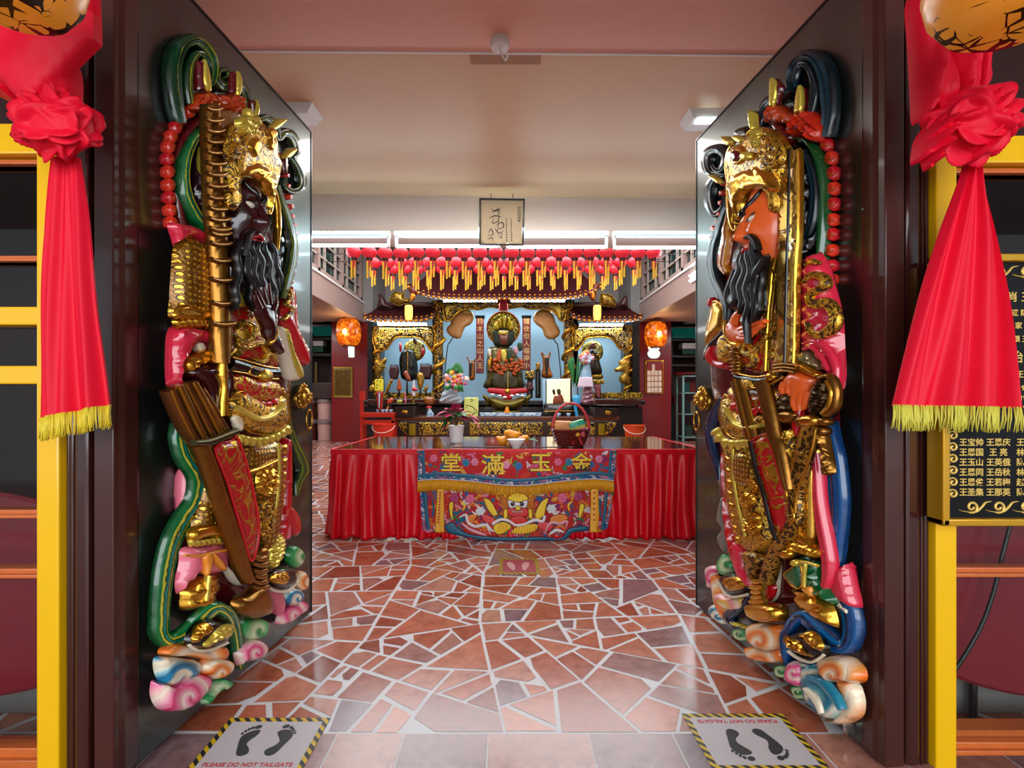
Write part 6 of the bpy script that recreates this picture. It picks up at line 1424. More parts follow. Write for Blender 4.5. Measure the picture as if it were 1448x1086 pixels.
for k, (dx, dz, L_, W_, m_, nm) in enumerate([(-.9, .35, .17, .030, MG, 'leaf'), (-.55, .75, .13, .03, MG, 'leaf'), (.25, .8, .15, .03, MG, 'leaf'), (.75, .55, .17, .03, MG, 'leaf'), (-.7, .02, .16, .035, LG, 'leaf'), (-.25, -.1, .14, .04, LG, 'leaf'), (.15, .2, .13, .035, LG, 'leaf'), (.6, .1, .12, .03, DM, 'leaf'), (-.35, .3, .14, .035, MG, 'leaf'), (0, .9, .12, .03, DM, 'leaf'), (1.0, .28, .2, .028, MG, 'leaf'), (-.15, .5, .12, .03, DM, 'leaf'), (.45, .3, .13, .03, LG, 'leaf')]):
    by = rnd.uniform(-.6, .3); b0 = top + Vector((dx * .05, by * .04, .10 + .05 * dz + rnd.uniform(0, .03)))
    stem.tube([(x, y, z + .14), tuple(top.lerp(b0, .6)), tuple(b0)], .003, 5)
    V, F = leaf(b0, (dx, by, dz * .8), L_, W_ * 1.75, m_, nm, .5); link_mesh('leaf', V, F, m_, t, origin=t.location)
V, F = leaf((x + .15, y - .02, z + .24), (.75, -.1, -.75), .13, .045, MG, 'leaf', .1); link_mesh('leaf', V, F, MG, t, origin=t.location); stem.tube([(x, y, z + .14), (x + .09, y, z + .25), (x + .15, y - .02, z + .24)], .003, 5)
V, F = leaf((x - .07, y - .05, z + .24), (-.3, -.2, -.8), .12, .04, MG, 'leaf', .1); link_mesh('leaf', V, F, MG, t, origin=t.location); stem.tube([(x, y, z + .14), (x - .05, y - .02, z + .25), (x - .07, y - .05, z + .24)], .003, 5)
stem.build('stem', mat('brown_stem', '5a3a22', .6), t)
# bowl
t, x, y, z = on_table('offering_bowl', 730, 4.28, 'white porcelain bowl with blue rim marks at the front of the table', 'bowl')
MB().lathe((x, y, z), [(.034, 0), (.036, .012), (.04, .016), (.068, .05), (.082, .078), (.079, .079), (.064, .05), (.03, .022), (0, .02)], 32, cap=False).build('bowl_body', WHITE, t, smooth=True)
MB().lathe((x, y, z + .066), [(.0762, 0), (.0805, .010)], 32, cap=False).build('blue_band', mat('cobalt_band', '3a66a0', .3), t)
for k, (px, Y, r_, lab) in enumerate([(712, 4.52, .052, 'orange yellow mango left behind the white bowl'), (724, 4.45, .055, 'topmost orange yellow mango behind the white bowl'), (738, 4.50, .05, 'orange yellow mango right behind the white bowl')]):
    zz = TZ + .0055 + (.045 if k == 1 else 0); xx = (px - CX) / FPX * Y
    t = empty('mango', (xx, Y, zz), lab, 'fruit', 'mangoes behind the bowl')
    m = MB().ball((xx, Y, zz + r_ * .85), r_ * 1.35, r_, r_ * .86, 20); m.V = [(v[0], v[1], v[2] + .25 * (v[0] - xx) ** 2 / r_ + .01 * math.sin(40 * v[0])) for v in m.V]
    m.build('flesh', mat('mango_skin', 'e8920e', .4, var=.2, bscale=14), t, smooth=True)
    MB().tube([(xx + r_ * .2, Y, zz + r_ * 1.68), (xx + r_ * .25, Y, zz + r_ * 1.9)], .004, 6).build('stalk', mat('brown_stem', '5a3a22'), t)
V, F = leaf((xx + .03, 4.46, TZ + .06), (.8, -.3, .1), .13, .04, LG, 'l'); o = link_mesh('leaf', V, F, LG); prop(o, 'single green leaf lying beside the mangoes on the table', 'leaf')
# gift basket
t, x, y, z = on_table('gift_basket', 807, 4.40, 'wicker gift basket with tall red handle and bright packets on the table', 'basket')
WK = mat('dark_red_wicker', '5e1a14', .35, coat=.3, var=.3, bscale=40)
bk = MB()
for i in range(13):
    u = i / 12; rx = .11 + .065 * u ** .7; ry = .075 + .05 * u ** .7; zz = z + .010 + .145 * u
    bk.tube([(x + rx * math.cos(a) * (1 + .02 * math.sin(14 * a + i * math.pi)), y + ry * math.sin(a) * (1 + .02 * math.sin(14 * a + i * math.pi)), zz) for a in np.linspace(0, 2 * math.pi, 49)], .007 if i not in (0, 12) else .010, 6)
for k in range(28):
    a = 2 * math.pi * k / 28
    bk.tube([(x + (.11 + .065 * u ** .7) * math.cos(a), y + (.075 + .05 * u ** .7) * math.sin(a), z + .01 + .145 * u) for u in np.linspace(0, 1, 7)], .0035, 5)
bk.lathe((x, y, z + .004), [(.105, 0), (.105, .008), (0, .01)], 24, cap=False)
bk.build('wicker_body', WK, t)
MB().tube([(x - .17 * math.cos(a) * 1.0, y, z + .14 + .255 * math.sin(a)) for a in np.linspace(0, math.pi, 26)], .0115, 8).build('handle', mat('red_wrapped_handle', 'c41420', .35, coat=.3, bump=.3, bscale=120), t, smooth=True)
rb = MB()
rb.ball((x + .045, y - .115, z + .12), .02, .01, .02, 12)
rb.build('flower', mat('yellow_flower', 'e8a818', .5), t)
rb = MB()
for sx in (-1, 1):
    rb.add([(x + .045, y - .108, z + .12), (x + .045 + sx * .06, y - .115, z + .15), (x + .045 + sx * .065, y - .112, z + .095), (x + .045, y - .100, z + .12), (x + .045 + sx * .06, y - .107, z + .15), (x + .045 + sx * .065, y - .104, z + .095)], [(0, 1, 2), (5, 4, 3), (0, 3, 4, 1), (1, 4, 5, 2), (2, 5, 3, 0)])
    rb.add([(x + .045, y - .108, z + .12), (x + .045 + sx * .02, y - .112, z + .11), (x + .045 + sx * .055, y - .10, z + .03), (x + .045 + sx * .03, y - .098, z + .03), (x + .045, y - .1, z + .11), (x + .045 + sx * .02, y - .104, z + .1), (x + .045 + sx * .055, y - .092, z + .03), (x + .045 + sx * .03, y - .09, z + .03)], [(0, 1, 2, 3), (7, 6, 5, 4), (0, 4, 5, 1), (1, 5, 6, 2), (2, 6, 7, 3), (3, 7, 4, 0)])
rb.build('bow', mat('red_ribbon', 'b01020', .35), t)
rnb = stripes('rainbow_wrapper', [(0, '2aa05a'), (.25, '36b0a0'), (.4, 'd8c83a'), (.55, 'e87a9a'), (.75, '8a4ad0'), (1, 'c060d8')], rough=.3, coat=.3, axis=1)
def packet(cx, cy, cz, w, d, h, rx, m, lab, grp='packets in the gift basket'):
    o = MB().box(-w / 2, w / 2, -d / 2, d / 2, -h / 2, h / 2, .008)
    V = np.array(o.V); V[:, 1] *= 1 + .25 * np.cos(V[:, 0] / w * 2.6); uv = np.stack([(V[:, 0] / w + .5), (.5 - V[:, 2] / h)], 1)
    M_ = Matrix.Translation((cx, cy, cz)) @ Matrix.Rotation(rx, 4, 'Y') @ Matrix.Rotation(.2, 4, 'X')
    q = link_mesh('packet', V, o.F, m, None, uv=uv); q.matrix_world = M_; prop(q, lab, 'packet', grp); return q
packet(x - .07, y, z + .165, .15, .04, .14, .04, mat('orange_packet', 'e89a5a', .35, var=.2, bscale=30), 'orange packet sticking up on the left in the gift basket')
packet(x + .065, y - .01, z + .165, .14, .04, .15, -.3, rnb, 'rainbow coloured packet sticking up on the right in the gift basket')
# ------------------------------------------------------------------ tube light battens on the beam
def tube_fitting(x0, x1, Y, zt, label, group):
    t = empty('tube_light', ((x0 + x1) / 2, Y, 2.895), label, 'tube light', group)
    MB().box(x0 + .01, x1 - .01, Y - .035, Y + .035, 2.85, 2.896, .004).box(x0 + .012, x0 + .04, Y - .02, Y + .02, zt - .025, 2.86, .003).box(x1 - .04, x1 - .012, Y - .02, Y + .02, zt - .025, 2.86, .003).build('batten', WHITE, t)
    MB().lathe((x0 + .03, Y, zt), [(.015, 0), (.015, x1 - x0 - .06)], 12, axis='x').build('tube', TUBE, t)
    MB().lathe((x0 + .03, Y - .045, 2.875), [(.010, 0), (.010, x1 - x0 - .06)], 10, axis='x').build('upper_tube', TUBEDIM, t)
YT = 4.93
for i, (a, b_) in enumerate(((400, 553), (557, 709), (714, 861), (865, 1012))):
    tube_fitting(P(a, 0, YT).x, P(b_, 0, YT).x, YT, P(0, 347 + i * 1.0, YT).z, '%s lit white tube light along the beam over the hall opening' % ('leftmost', 'second from left', 'third from left', 'rightmost')[i], 'tube lights on the beam')
# fluorescent tubes under the galleries' fascia
GXL, GXR, GZ0, GZ1, GY0, GY1 = -3.93, 3.75, 3.35, 3.84, 5.65, 13.45
for sx, X, nm in ((1, GXL, 'left'), (-1, GXR, 'right')):
    t = empty('gallery_tube_light', (X, 8.8, 3.6), 'pair of lit tubes on the %s gallery front' % nm, 'tube light')
    MB().box(*sorted((X, X + sx * .03)), 8.0, 9.7, 3.52, 3.70, .004).build('batten', WHITE, t)
    for zz in (3.56, 3.66): MB().lathe((X + sx * .05, 8.02, zz), [(.02, 0), (.02, 1.66)], 12, axis='y').build('tube', TUBE, t)
    area('gallery_light_' + nm, (X + sx * .12, 8.85, 3.58), 1.6, .1, 26, COOL, (0, math.radians(-70 * sx), math.radians(0)))
# ------------------------------------------------------------------ galleries
WINDK = mat('dark_green_glass', '16332f', .1, spec=.6); CURT = mat('maroon_curtain', '6a2228', .7)
for sx, X, nm in ((-1, GXL, 'left'), (1, GXR, 'right')):
    out = X + sx * .18
    st(MB().box(*sorted((X + sx * .06, X + sx * 4.2)), GY0, GY1, GZ0, GZ0 + .16).box(*sorted((X, out)), GY0, GY1, GZ0 - .02, GZ1).build('balcony_%s' % nm, GALL))
    st(MB().box(*sorted((X - sx * .03, out)), GY0, GY1, GZ1, GZ1 + .05, .006).build('trim_%d' % (12 if sx < 0 else 13), WHITE))
    n = 5; wy = (GY1 - .15 - GY0) / n
    w = empty('window_%d' % (3 if sx < 0 else 4), (X + sx * .1, (GY0 + GY1) / 2, GZ1 + .05)); st(w)
    fm = MB()
    for i in range(n + 1): fm.box(*sorted((X + sx * .02, X + sx * .14)), GY0 + i * wy, GY0 + i * wy + .12, GZ1 + .05, 6.2)
    fm.box(*sorted((X + sx * .02, X + sx * .14)), GY0, GY1, 5.6, 6.2).box(*sorted((X + sx * .02, X + sx * .14)), GY0, GY1, GZ1 + .05, GZ1 + .16)
    fm.build('window_frame', GALL, w)
    gb = MB()
    for i in range(n):
        y0 = GY0 + i * wy + .12; y1 = y0 + wy - .12
        for s_ in (.26, .74): gb.box(*sorted((X + sx * .05, X + sx * .10)), y0 + (y1 - y0) * s_ - .03, y0 + (y1 - y0) * s_ + .03, GZ1 + .1, 5.6)
        for k in range(1, 5): gb.box(*sorted((X + sx * .055, X + sx * .095)), y0, y1, GZ1 + .1 + k * .33, GZ1 + .14 + k * .33)
    gb.build('glazing_bars', mat('pale_glazing_bars', 'b5a69c', .45), w)
    MB().box(*sorted((X + sx * .115, X + sx * .13)), GY0, GY1, GZ1 + .05, 5.7).build('pane', WINDK, w)
    cv = MB(); V = []; F = []; k = 0
    for i in range(33):
        yy = 7.3 + 1.2 * i / 32; xx = X + sx * (-.015 + .02 * math.sin(i * 1.3))
        V += [(xx, yy, GZ1 + .08), (xx, yy, 5.6), (xx - sx * .006, yy, GZ1 + .08), (xx - sx * .006, yy, 5.6)]
    for i in range(32): a = i * 4; F += [(a, a + 4, a + 5, a + 1), (a + 2, a + 3, a + 7, a + 6), (a, a + 2, a + 6, a + 4), (a + 1, a + 5, a + 7, a + 3)]
    o = MB().add(V, F).build('curtain', CURT); prop(o, 'maroon curtain hanging in the upper %s gallery window' % nm, 'curtain')
    px0, px1 = ((469, 521) if sx < 0 else (902, 949))
    xa, xb = P(px0, 0, 13.5).x, P(px1, 0, 13.5).x
    st(MB().box(xa, xb, 13.5, 13.75, 0, GZ0 + .1).build('wall_pier_%s' % nm, MAROON))
    st(MB().box(*sorted((X - sx * .25, X + sx * .02)), 13.45, 14.9, GZ0, 6.2).build('pillar_upper_%s' % nm, mat('pale_pillar', '8f8f8c', .35)))

# ------------------------------------------------------------------ red lanterns on wires across the hall
LRED = mat('red_silk_lantern', 'e02838', .45, emit=.26, var=.1, bscale=20); LCAP = mat('lantern_cap', '3a0a0e', .4); LTAS = mat('red_tassel', 'a80f1c', .6); LYEL = mat('yellow_ribbon_tail', 'd9a418', .5)  # lantern emission stands in for tube light passing through the silk
def lantern_proto():
    t = empty('red_lantern', (0, 0, 0), 'x', 'lantern', 'red lanterns hung across the hall')
    R = .128; m = MB()
    n = 24; prof = [(R * .42, R * .80)] + [(R * math.sin(a), R * .86 * math.cos(a)) for a in np.linspace(.42, math.pi - .42, 15)] + [(R * .42, -R * .80)]
    V = []; F = []
    for i, (r_, h_) in enumerate(prof):
        for k in range(n): f = 1 + .025 * (1 if k % 2 else -1); V.append((r_ * f * math.cos(2 * math.pi * k / n), r_ * f * math.sin(2 * math.pi * k / n), h_))
    for i in range(len(prof) - 1):
        for k in range(n): F.append((i * n + k, i * n + (k + 1) % n, (i + 1) * n + (k + 1) % n, (i + 1) * n + k))
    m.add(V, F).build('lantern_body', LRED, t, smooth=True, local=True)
    MB().lathe((0, 0, R * .78), [(R * .42, 0), (R * .42, .03), (.01, .035)], 16).build('top_cap', LCAP, t, local=True); MB().lathe((0, 0, -R * .78 - .04), [(R * .44, 0), (R * .44, .045)], 16).build('bottom_cap', LCAP, t, local=True)
    MB().tube([(0, 0, R * .95), (0, 0, R * 1.46)], .004, 5).build('cord', BLACK, t, local=True)
    MB().lathe((0, 0, 0), [(.045, -R * .8 - .04), (.05, -R * .8 - .10), (.034, -R * .8 - .19), (.0, -R * .8 - .2)], 12, cap=False).build('tassel', LTAS, t, local=True)
    for dx, dy, l in ((-.022, -.045, .30), (.024, -.03, .27)):
        MB().box(dx - .016, dx + .016, dy - .003, dy + .003, -R * .8 - .07 - l, -R * .8 - .06).build('ribbon_tail', LYEL, t, local=True)
    return t
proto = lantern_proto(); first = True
rows = [(8.5, 3.77, 20, -2.66, 2.62, 'front'), (9.6, 3.90, 20, -2.60, 2.56, 'second'), (10.7, 4.06, 19, -2.48, 2.44, 'third')]
rnd = random.Random(2)
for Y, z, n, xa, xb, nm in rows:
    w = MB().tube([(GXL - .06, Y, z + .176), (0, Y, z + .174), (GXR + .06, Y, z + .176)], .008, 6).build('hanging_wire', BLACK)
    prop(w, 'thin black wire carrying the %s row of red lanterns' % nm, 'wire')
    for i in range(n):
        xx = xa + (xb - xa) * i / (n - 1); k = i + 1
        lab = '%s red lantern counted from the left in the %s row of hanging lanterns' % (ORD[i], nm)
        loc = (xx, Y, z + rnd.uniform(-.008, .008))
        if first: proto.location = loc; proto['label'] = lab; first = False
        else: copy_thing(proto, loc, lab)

# ------------------------------------------------------------------ framed calligraphy tilted on the beam
f = plane('framed_calligraphy', 709.5, 346, 4.86, 'framed brush calligraphy in a thin black frame hanging on the beam above the tube lights', 'framed picture')
Fq = lambda s: Z3(400, 0, 2.2277, s)
f.pillow('paper', [(680, 285), (739, 286), (738, 344), (680, 344)], .0, .004, mat('aged_paper', 'cbb795', .6, var=.06, bscale=9), smooth=False, k=.1, hb=.0, g=8)
for s_ in ([(678.6, 283), (741, 284)], [(741, 283), (739.5, 346)], [(740.5, 346), (678, 345.5)], [(678.6, 346), (679, 283)]):
    f.ribbon('frame_rail', s_, 2.6, .0, .02, BLACK, n=2, back=.01, prof=.15)
ink = mat('brush_ink', '14181c', .6); rnd = random.Random(4); strokes = []
for s_, w in (('655,660 672,668 690,655', 2.2), ('660,672 678,662 685,678', 2.4), ('650,690 668,682 690,686', 2.6), ('665,690 660,704 676,700 682,690', 2.2), ('672,712 690,702 695,716 675,724', 2.6), ('668,720 680,735 695,728', 2.4), ('648,735 655,722 662,738 645,742', 2.4), ('645,755 658,748 662,760', 2.2), ('690,735 688,750 678,740', 1.8), ('676,655 680,690 676,735', 1.6)):
    strokes.append(f.ribbon_geo(Fq(s_), [.4, w * .55, w * .5, .3], .006, .001, ns=5, back=.0))
for x in (703, 718, 740, 745):
    y = 655 if x > 735 else 690
    while y < (700 if x > 735 else 760):
        strokes.append(f.ribbon_geo(Fq('%d,%d %d,%d %d,%d' % (x - 2, y, x + 2 + rnd.random() * 3, y + 2, x, y + 6)), [.2, .9, .6], .006, .001, ns=4, back=.0)); y += 8
f.many('brush_strokes', strokes, ink)
f.many('hanging_loop', [f.ribbon_geo([(694 + d, 283), (694.5 + d, 276)], 1, .0, .004, ns=4, n=2, back=0.) for d in (0, 31)], BLACK)
f.root.rotation_euler = (math.radians(5), 0, 0)

# ------------------------------------------------------------------ ceiling fittings
c = P(707, 62, 2.82)
t = empty('ceiling_hook', (c.x, 2.80, 3.275), 'white round ceiling rose with bent wire hook above the doorway', 'ceiling hook')
MB().lathe((c.x, 2.80, 3.275), [(.055, .0), (.055, -.035), (.05, -.045), (.0, -.047)], 32, cap=False).build('rose', WHITE, t, smooth=False)
MB().tube(catmull([(c.x, 2.80, 3.235), (c.x + .005, 2.78, 3.19), (c.x + .03, 2.74, 3.12), (c.x + .042, 2.73, 3.13), (c.x + .042, 2.73, 3.16)], 6), .006, 8).build('hook', WHITE, t, smooth=True)
for px, py, lab in ((992, 170, 'white box lamp with lit diffuser on the ceiling by the right door leaf'), (424, 162, 'white box lamp on the ceiling half hidden by the left door leaf')):
    Yl = FPX * 2.1 / (CY - py + 6); c = P(px, py, Yl); t = empty('ceiling_lamp', (c.x, Yl, 3.30), lab, 'lamp')
    V = [(-.13, -.10, 0), (.13, -.10, 0), (.13, .10, 0), (-.13, .10, 0), (-.09, -.085, -.065), (.09, -.085, -.065), (.09, .085, -.065), (-.09, .085, -.065)]
    MB().add([(a + c.x, b_ + Yl, d + 3.30) for a, b_, d in V], [(0, 1, 2, 3), (4, 5, 6, 7), (0, 1, 5, 4), (1, 2, 6, 5), (2, 3, 7, 6), (3, 0, 4, 7)]).build('housing', WHITE, t)
    MB().box(c.x - .06, c.x + .085, Yl - .09, Yl - .02, 3.228, 3.236).build('diffuser', TUBE if px > 700 else WHITE, t)
# ------------------------------------------------------------------ altar shrines
CARV = brocade('carved_gilt_over_black', '0e0805', 'd6a126', scale=7, thr=.06, bump=1.2, fmetal=.75, dist=2.5, coat=.2)
CARVF = brocade('carved_gilt_over_black_fine', '0c0704', 'e0b02e', scale=9, thr=.062, bump=1.2, fmetal=.7, dist=2.2, coat=.2)
ROOFT = mat('dark_maroon_roof_tile', '4a1a1c', .35, coat=.3, var=.2, bscale=6)
GILTBULB = mat('gilt_tile_end', 'd98a1e', .35, metal=.5)
SKYP = mat('pale_blue_panel', '9cc2d8', .6)
YA = 13.0
def xz(px, py, Y=YA): p = P(px, py, Y); return p.x, p.z
def roof(parent, pxl, pxr, pye, pyr, rl, rr, Ye, Yr, lift, drop=.0):
    """curved tiled roof: eave line lifting at its ends, ribs running to the ridge"""
    nx = int((pxr - pxl) * 2.2); nv = 10; V = []; F = []
    xl, ze = xz(pxl, pye, Ye); xr, _ = xz(pxr, pye, Ye); Xl, zr = xz(rl, pyr, Yr); Xr, _ = xz(rr, pyr, Yr)
    for th in (0, -.07):
        for j in range(nv + 1):
            v = j / nv; s = v ** 1.35
            for i in range(nx + 1):
                u = i / nx; k = abs(2 * u - 1)
                x = (xl + (xr - xl) * u) * (1 - v) + (Xl + (Xr - Xl) * u) * v
                z = ze + (zr - ze) * s + lift * k ** 6 * (1 - v) ** 1.2 + .045 * abs(math.sin(u * nx / 6 * math.pi)) + th
                V.append((x, Ye + (Yr - Ye) * v, z))
    n = (nv + 1) * (nx + 1)
    for j in range(nv):
        for i in range(nx):
            a = j * (nx + 1) + i; F.append((a, a + 1, a + nx + 2, a + nx + 1)); F.append((n + a, n + a + nx + 1, n + a + nx + 2, n + a + 1))
    bd = list(range(nx + 1)) + [j * (nx + 1) + nx for j in range(1, nv + 1)] + [nv * (nx + 1) + i for i in range(nx - 1, -1, -1)] + [j * (nx + 1) for j in range(nv - 1, 0, -1)]
    for k in range(len(bd)): a, b = bd[k], bd[(k + 1) % len(bd)]; F.append((a, b, b + n, a + n))
    o = link_mesh('roof', V, F, ROOFT, parent, origin=parent.location, autosmooth=.9)
    b = MB(); m = int((pxr - pxl) / 7)
    for row, dy in ((0, 0), (1, .12)):
        for i in range(m):
            u = (i + .5) / m; k = abs(2 * u - 1); x = xl + (xr - xl) * u
            b.ball((x, Ye - .02 + dy * .2, ze + lift * k ** 6 - .03 + dy * .8), .045 if row == 0 else .03, .03, .035 if row == 0 else .02, 8)
    b.build('tile_ends', GILTBULB, o, smooth=True)
    MB().tube([(Xl, Yr, zr + .03), (Xr, Yr, zr + .03)], .08, 10).build('ridge', ROOFT, o)
    return o, (xl, xr, ze, Xl, Xr, zr)
def dragon_pillar(parent, pa, pb, py0, py1, Y, seed):
    x0, z1 = xz(pa, py0, Y); x1, z0 = xz(pb, py1, Y); r = (x1 - x0) / 2; cx = (x0 + x1) / 2
    m = MB().lathe((cx, Y, 0), [(r * 1.15, z0), (r * 1.15, z0 + .15), (r * .85, z0 + .2), (r * .85, z1 - .2), (r * 1.15, z1 - .12), (r * 1.15, z1)], 20)
    o = m.build('carved_pillar', CARV, parent)
    b = MB(); H_ = z1 - z0; n = 90
    pts = [(cx + (r * (.95 + .12 * math.sin(i * .9))) * math.cos(seed + i / n * 4.2 * 2 * math.pi), Y + r * .95 * math.sin(seed + i / n * 4.2 * 2 * math.pi), z0 + .15 + (H_ - .3) * i / n) for i in range(n + 1)]
    b.tube(pts, [r * (.16 + .16 * math.sin(math.pi * i / n)) * (1 + .25 * (i % 2)) for i in range(n + 1)], 8)
    for i in range(6, n, 11):
        p = pts[i]; b.tube([p, (p[0] + r * .5 * math.cos(i), p[1] - r * .25, p[2] + r * .3), (p[0] + r * .8 * math.cos(i), p[1] - r * .35, p[2] - r * .1)], [r * .13, r * .1, r * .03], 6)
    b.build('coiled_dragon', mat('dragon_gilt', 'c8922a', .28, metal=.85, bump=.4, bscale=60, var=.3), o, smooth=True)
    return o
# floors, dais
DAIS = empty('altar_dais', (0, 12.9, 0), 'long black altar dais under the three shrines', 'altar')
xa, xb = xz(521, 0)[0], xz(902, 0)[0]
zt = 1.16
MB().box(xa, xb, 12.55, 14.3, 0, zt - .16, .01).box(xa - .04, xb + .04, 12.45, 14.3, zt - .12, zt, .02).build('plinth', mat('black_brown_wood', '160d0b', .35, coat=.2), DAIS)
p0, p1 = xz(826, 0, 12.45)[0], xz(905, 0, 12.45)[0]
MB().box(p0, p1, 12.36, 12.45, zt - .10, zt + .03, .015).box(xz(521, 0, 12.45)[0], xz(626, 0, 12.45)[0], 12.36, 12.45, zt - .10, zt + .03, .015).build('ledge', DARKBROWN, DAIS)
MB().box(xz(826, 0)[0], xz(900, 0)[0], 12.40, 12.46, zt + .04, zt + .20, .01).box(xz(545, 0)[0], xz(618, 0)[0], 12.40, 12.46, zt + .04, zt + .20, .01).build('carved_rail', CARVF, DAIS)

def shrine(nm, label, pl, pr, niche, roofargs, valance, pillars, py_base):
    x0 = xz((pl + pr) / 2, 0)[0]; t = empty('altar_shrine', (x0, 13.2, zt), label, 'shrine')
    a, b_ = niche; xa, z1 = xz(a[0], a[1], 14.2); xb, z0 = xz(b_[0], b_[1], 14.2)
    MB().box(xa - .3, xb + .3, 14.2, 14.26, zt, z1 + .5).build('back_panel', SKYP, t)
    for px0, px1, y0, y1 in pillars: dragon_pillar(t, px0, px1, y0, y1, 13.05, px0)
    r, info = roof(t, *roofargs)
    lf = Leaf('left', (x0, 13.0, 0), (x0 + 1, 13.0)); 
    lf.root = t; lf.H = np.array(tuple(t.location)) * np.array([1, 0, 1]) + np.array([0, 13.0, 0])
    o = lf.pillow('valance', valance, .0, .09, CARVF, hb=.0, k=.35, g=3); o.location = (0, 13.0 - 13.2, 0)
    q = catmull(valance, 3, True)
    ed = lf.rope('gilt_edging', [tuple(p) for p in q] + [tuple(q[0])], 2.0, .08, GOLD, t, dense=True); ed.location = (0, -.2, 0)
    return t, lf
S1, l1 = shrine('c', 'tall central shrine with big tiled roof, gilt dragon pillars and pale blue back panel', 612, 812, ((626, 424), (803, 556)),
    (574, 853, 421, 384, 608, 820, 11.9, 13.2, .34), [(628, 428), (650, 424), (714, 424), (778, 424), (800, 428), (799, 452), (792, 452), (784, 442), (770, 437), (750, 437), (735, 434), (714, 437), (692, 434), (678, 438), (658, 437), (646, 443), (638, 452), (629, 452)], [(612, 628, 426, 566), (796, 812, 426, 566)], 556)
S2, l2 = shrine('l', 'left side shrine with low tiled roof, gilt arch and a dark robed deity inside', 521, 612, ((541, 470), (612, 550)),
    (513, 614, 452, 433, 536, 616, 12.2, 13.2, .12), [(530, 463), (570, 461), (612, 463), (613, 494), (607, 494), (602, 486), (596, 480), (588, 477), (575, 477), (562, 477), (555, 482), (550, 490), (544, 495), (530, 494)], [(527, 540, 462, 566)], 556)
S3, l3 = shrine('r', 'right side shrine with low tiled roof, gilt arch and a round halo inside', 812, 900, ((812, 470), (884, 550)),
    (808, 909, 452, 433, 806, 886, 12.2, 13.2, .12), [(812, 463), (850, 461), (893, 463), (893, 494), (878, 494), (872, 488), (866, 480), (856, 477), (842, 477), (830, 479), (824, 486), (819, 493), (812, 494)], [(881, 894, 462, 566)], 556)
for t, xs in ((S2, (521, 528)), (S3, (893, 903))):
    xa, xb = xz(xs[0], 0)[0], xz(xs[1], 0)[0]
    MB().box(xa, xb, 12.9, 14.2, zt, xz(0, 455)[1]).build('side_post', BLACK, t)
# tube fittings under the eaves
for px0, px1, py, Y, lab in ((626, 704, 424, 12.55, 'lit tube light under the main shrine eave left of the red plaque'), (721, 800, 424, 12.55, 'lit tube light under the main shrine eave right of the red plaque'), (533, 604, 458, 12.75, 'lit tube light under the left shrine eave'), (819, 882, 459, 12.75, 'lit tube light under the right shrine eave')):
    xa, z = xz(px0, py, Y); xb, _ = xz(px1, py, Y)
    t = empty('eave_tube_light', ((xa + xb) / 2, Y, z), lab, 'tube light', 'tube lights under the shrine eaves')
    MB().lathe((xa + .02, Y, z), [(.028, 0), (.028, xb - xa - .04)], 10, axis='x').build('tube', mat('lit_eave_tube', 'fff0d8', .5, emit=5), t)
    MB().box(xa, xb, Y + .03, Y + .09, z - .04, z + .05, .005).build('batten', mat('blue_grey_batten', '6f9cc0', .4), t)
    area('eave_light', ((xa + xb) / 2, Y + .12, z - .05), xb - xa, .08, 14, (.9, .95, 1.0), (math.radians(-25), 0, 0))
# roof ornaments
def ornament(name, s_, x0, y0, sc, Y, label, cat, m, h=.12, fold=None, extra=()):
    pts = Z3(x0, y0, sc, s_); cx = sum(p[0] for p in pts) / len(pts); by = max(p[1] for p in pts)
    lf = plane(name, cx, by, Y, label, cat); lf.pillow('figure', pts, -.02, h, m, hb=.1, fold=fold)
    for nm, e_, m2, w, h2 in extra: lf.pillow(nm, Z3(x0, y0, sc, e_), w, h2, m2, hb=.02, fold=fold)
    return lf
DG = brocade('dark_gilt_dragon', '3a2408', 'c89a28', scale=16, thr=.12, bump=1.2, fmetal=.75, base_metal=.4, dist=2)
DW = mat('dark_carved_wood', '3a1710', .4, bump=.4, bscale=20, var=.3)
ornament('roof_dragon', '545,270 580,170 640,120 720,140 770,130 775,230 850,235 855,300 760,320 700,345 640,330 600,300', 500, 400, 10.86, 12.75, 'gilt coiled dragon on the ridge of the left shrine roof', 'ornament', DG)
ornament('roof_dragon', '725,455 750,455 790,465 820,490 825,540 800,550 760,545 730,535 715,500', 700, 320, 4.827, 12.75, 'gilt coiled dragon on the ridge of the right shrine roof', 'ornament', DG)
ornament('roof_finial', '365,380 370,280 380,220 370,180 400,160 440,190 490,270 500,310 560,360 555,385', 500, 400, 10.86, 12.8, 'dark carved finial at the outer end of the left shrine ridge', 'ornament', DW)
ornament('roof_finial', '850,548 855,520 870,490 890,470 905,475 908,510 905,550', 700, 320, 4.827, 12.8, 'dark carved finial at the outer end of the right shrine ridge', 'ornament', DW)
RD_ = mat('red_brown_carving', '6a2410', .35, bump=.5, bscale=16, var=.5)
ornament('eave_phoenix', '800,0 840,20 880,60 900,-20 960,60 990,110 1010,90 1005,140 960,180 920,260 880,280 865,240 880,180 840,110', 500, 400, 10.86, 11.95, 'red brown carved phoenix at the left tip of the main shrine roof', 'ornament', RD_, extra=(('gilt_wing', '870,170 920,160 950,200 900,270 870,260', GILTBULB, .09, .03),))
ornament('eave_phoenix', '700,380 715,400 705,430 690,445 695,470 680,500 670,510 645,480 630,460 625,440 650,430 680,395', 700, 320, 4.827, 11.95, 'red brown carved phoenix at the right tip of the main shrine roof', 'ornament', RD_, extra=(('gilt_wing', '660,440 680,450 685,485 665,490', GILTBULB, .09, .03),))
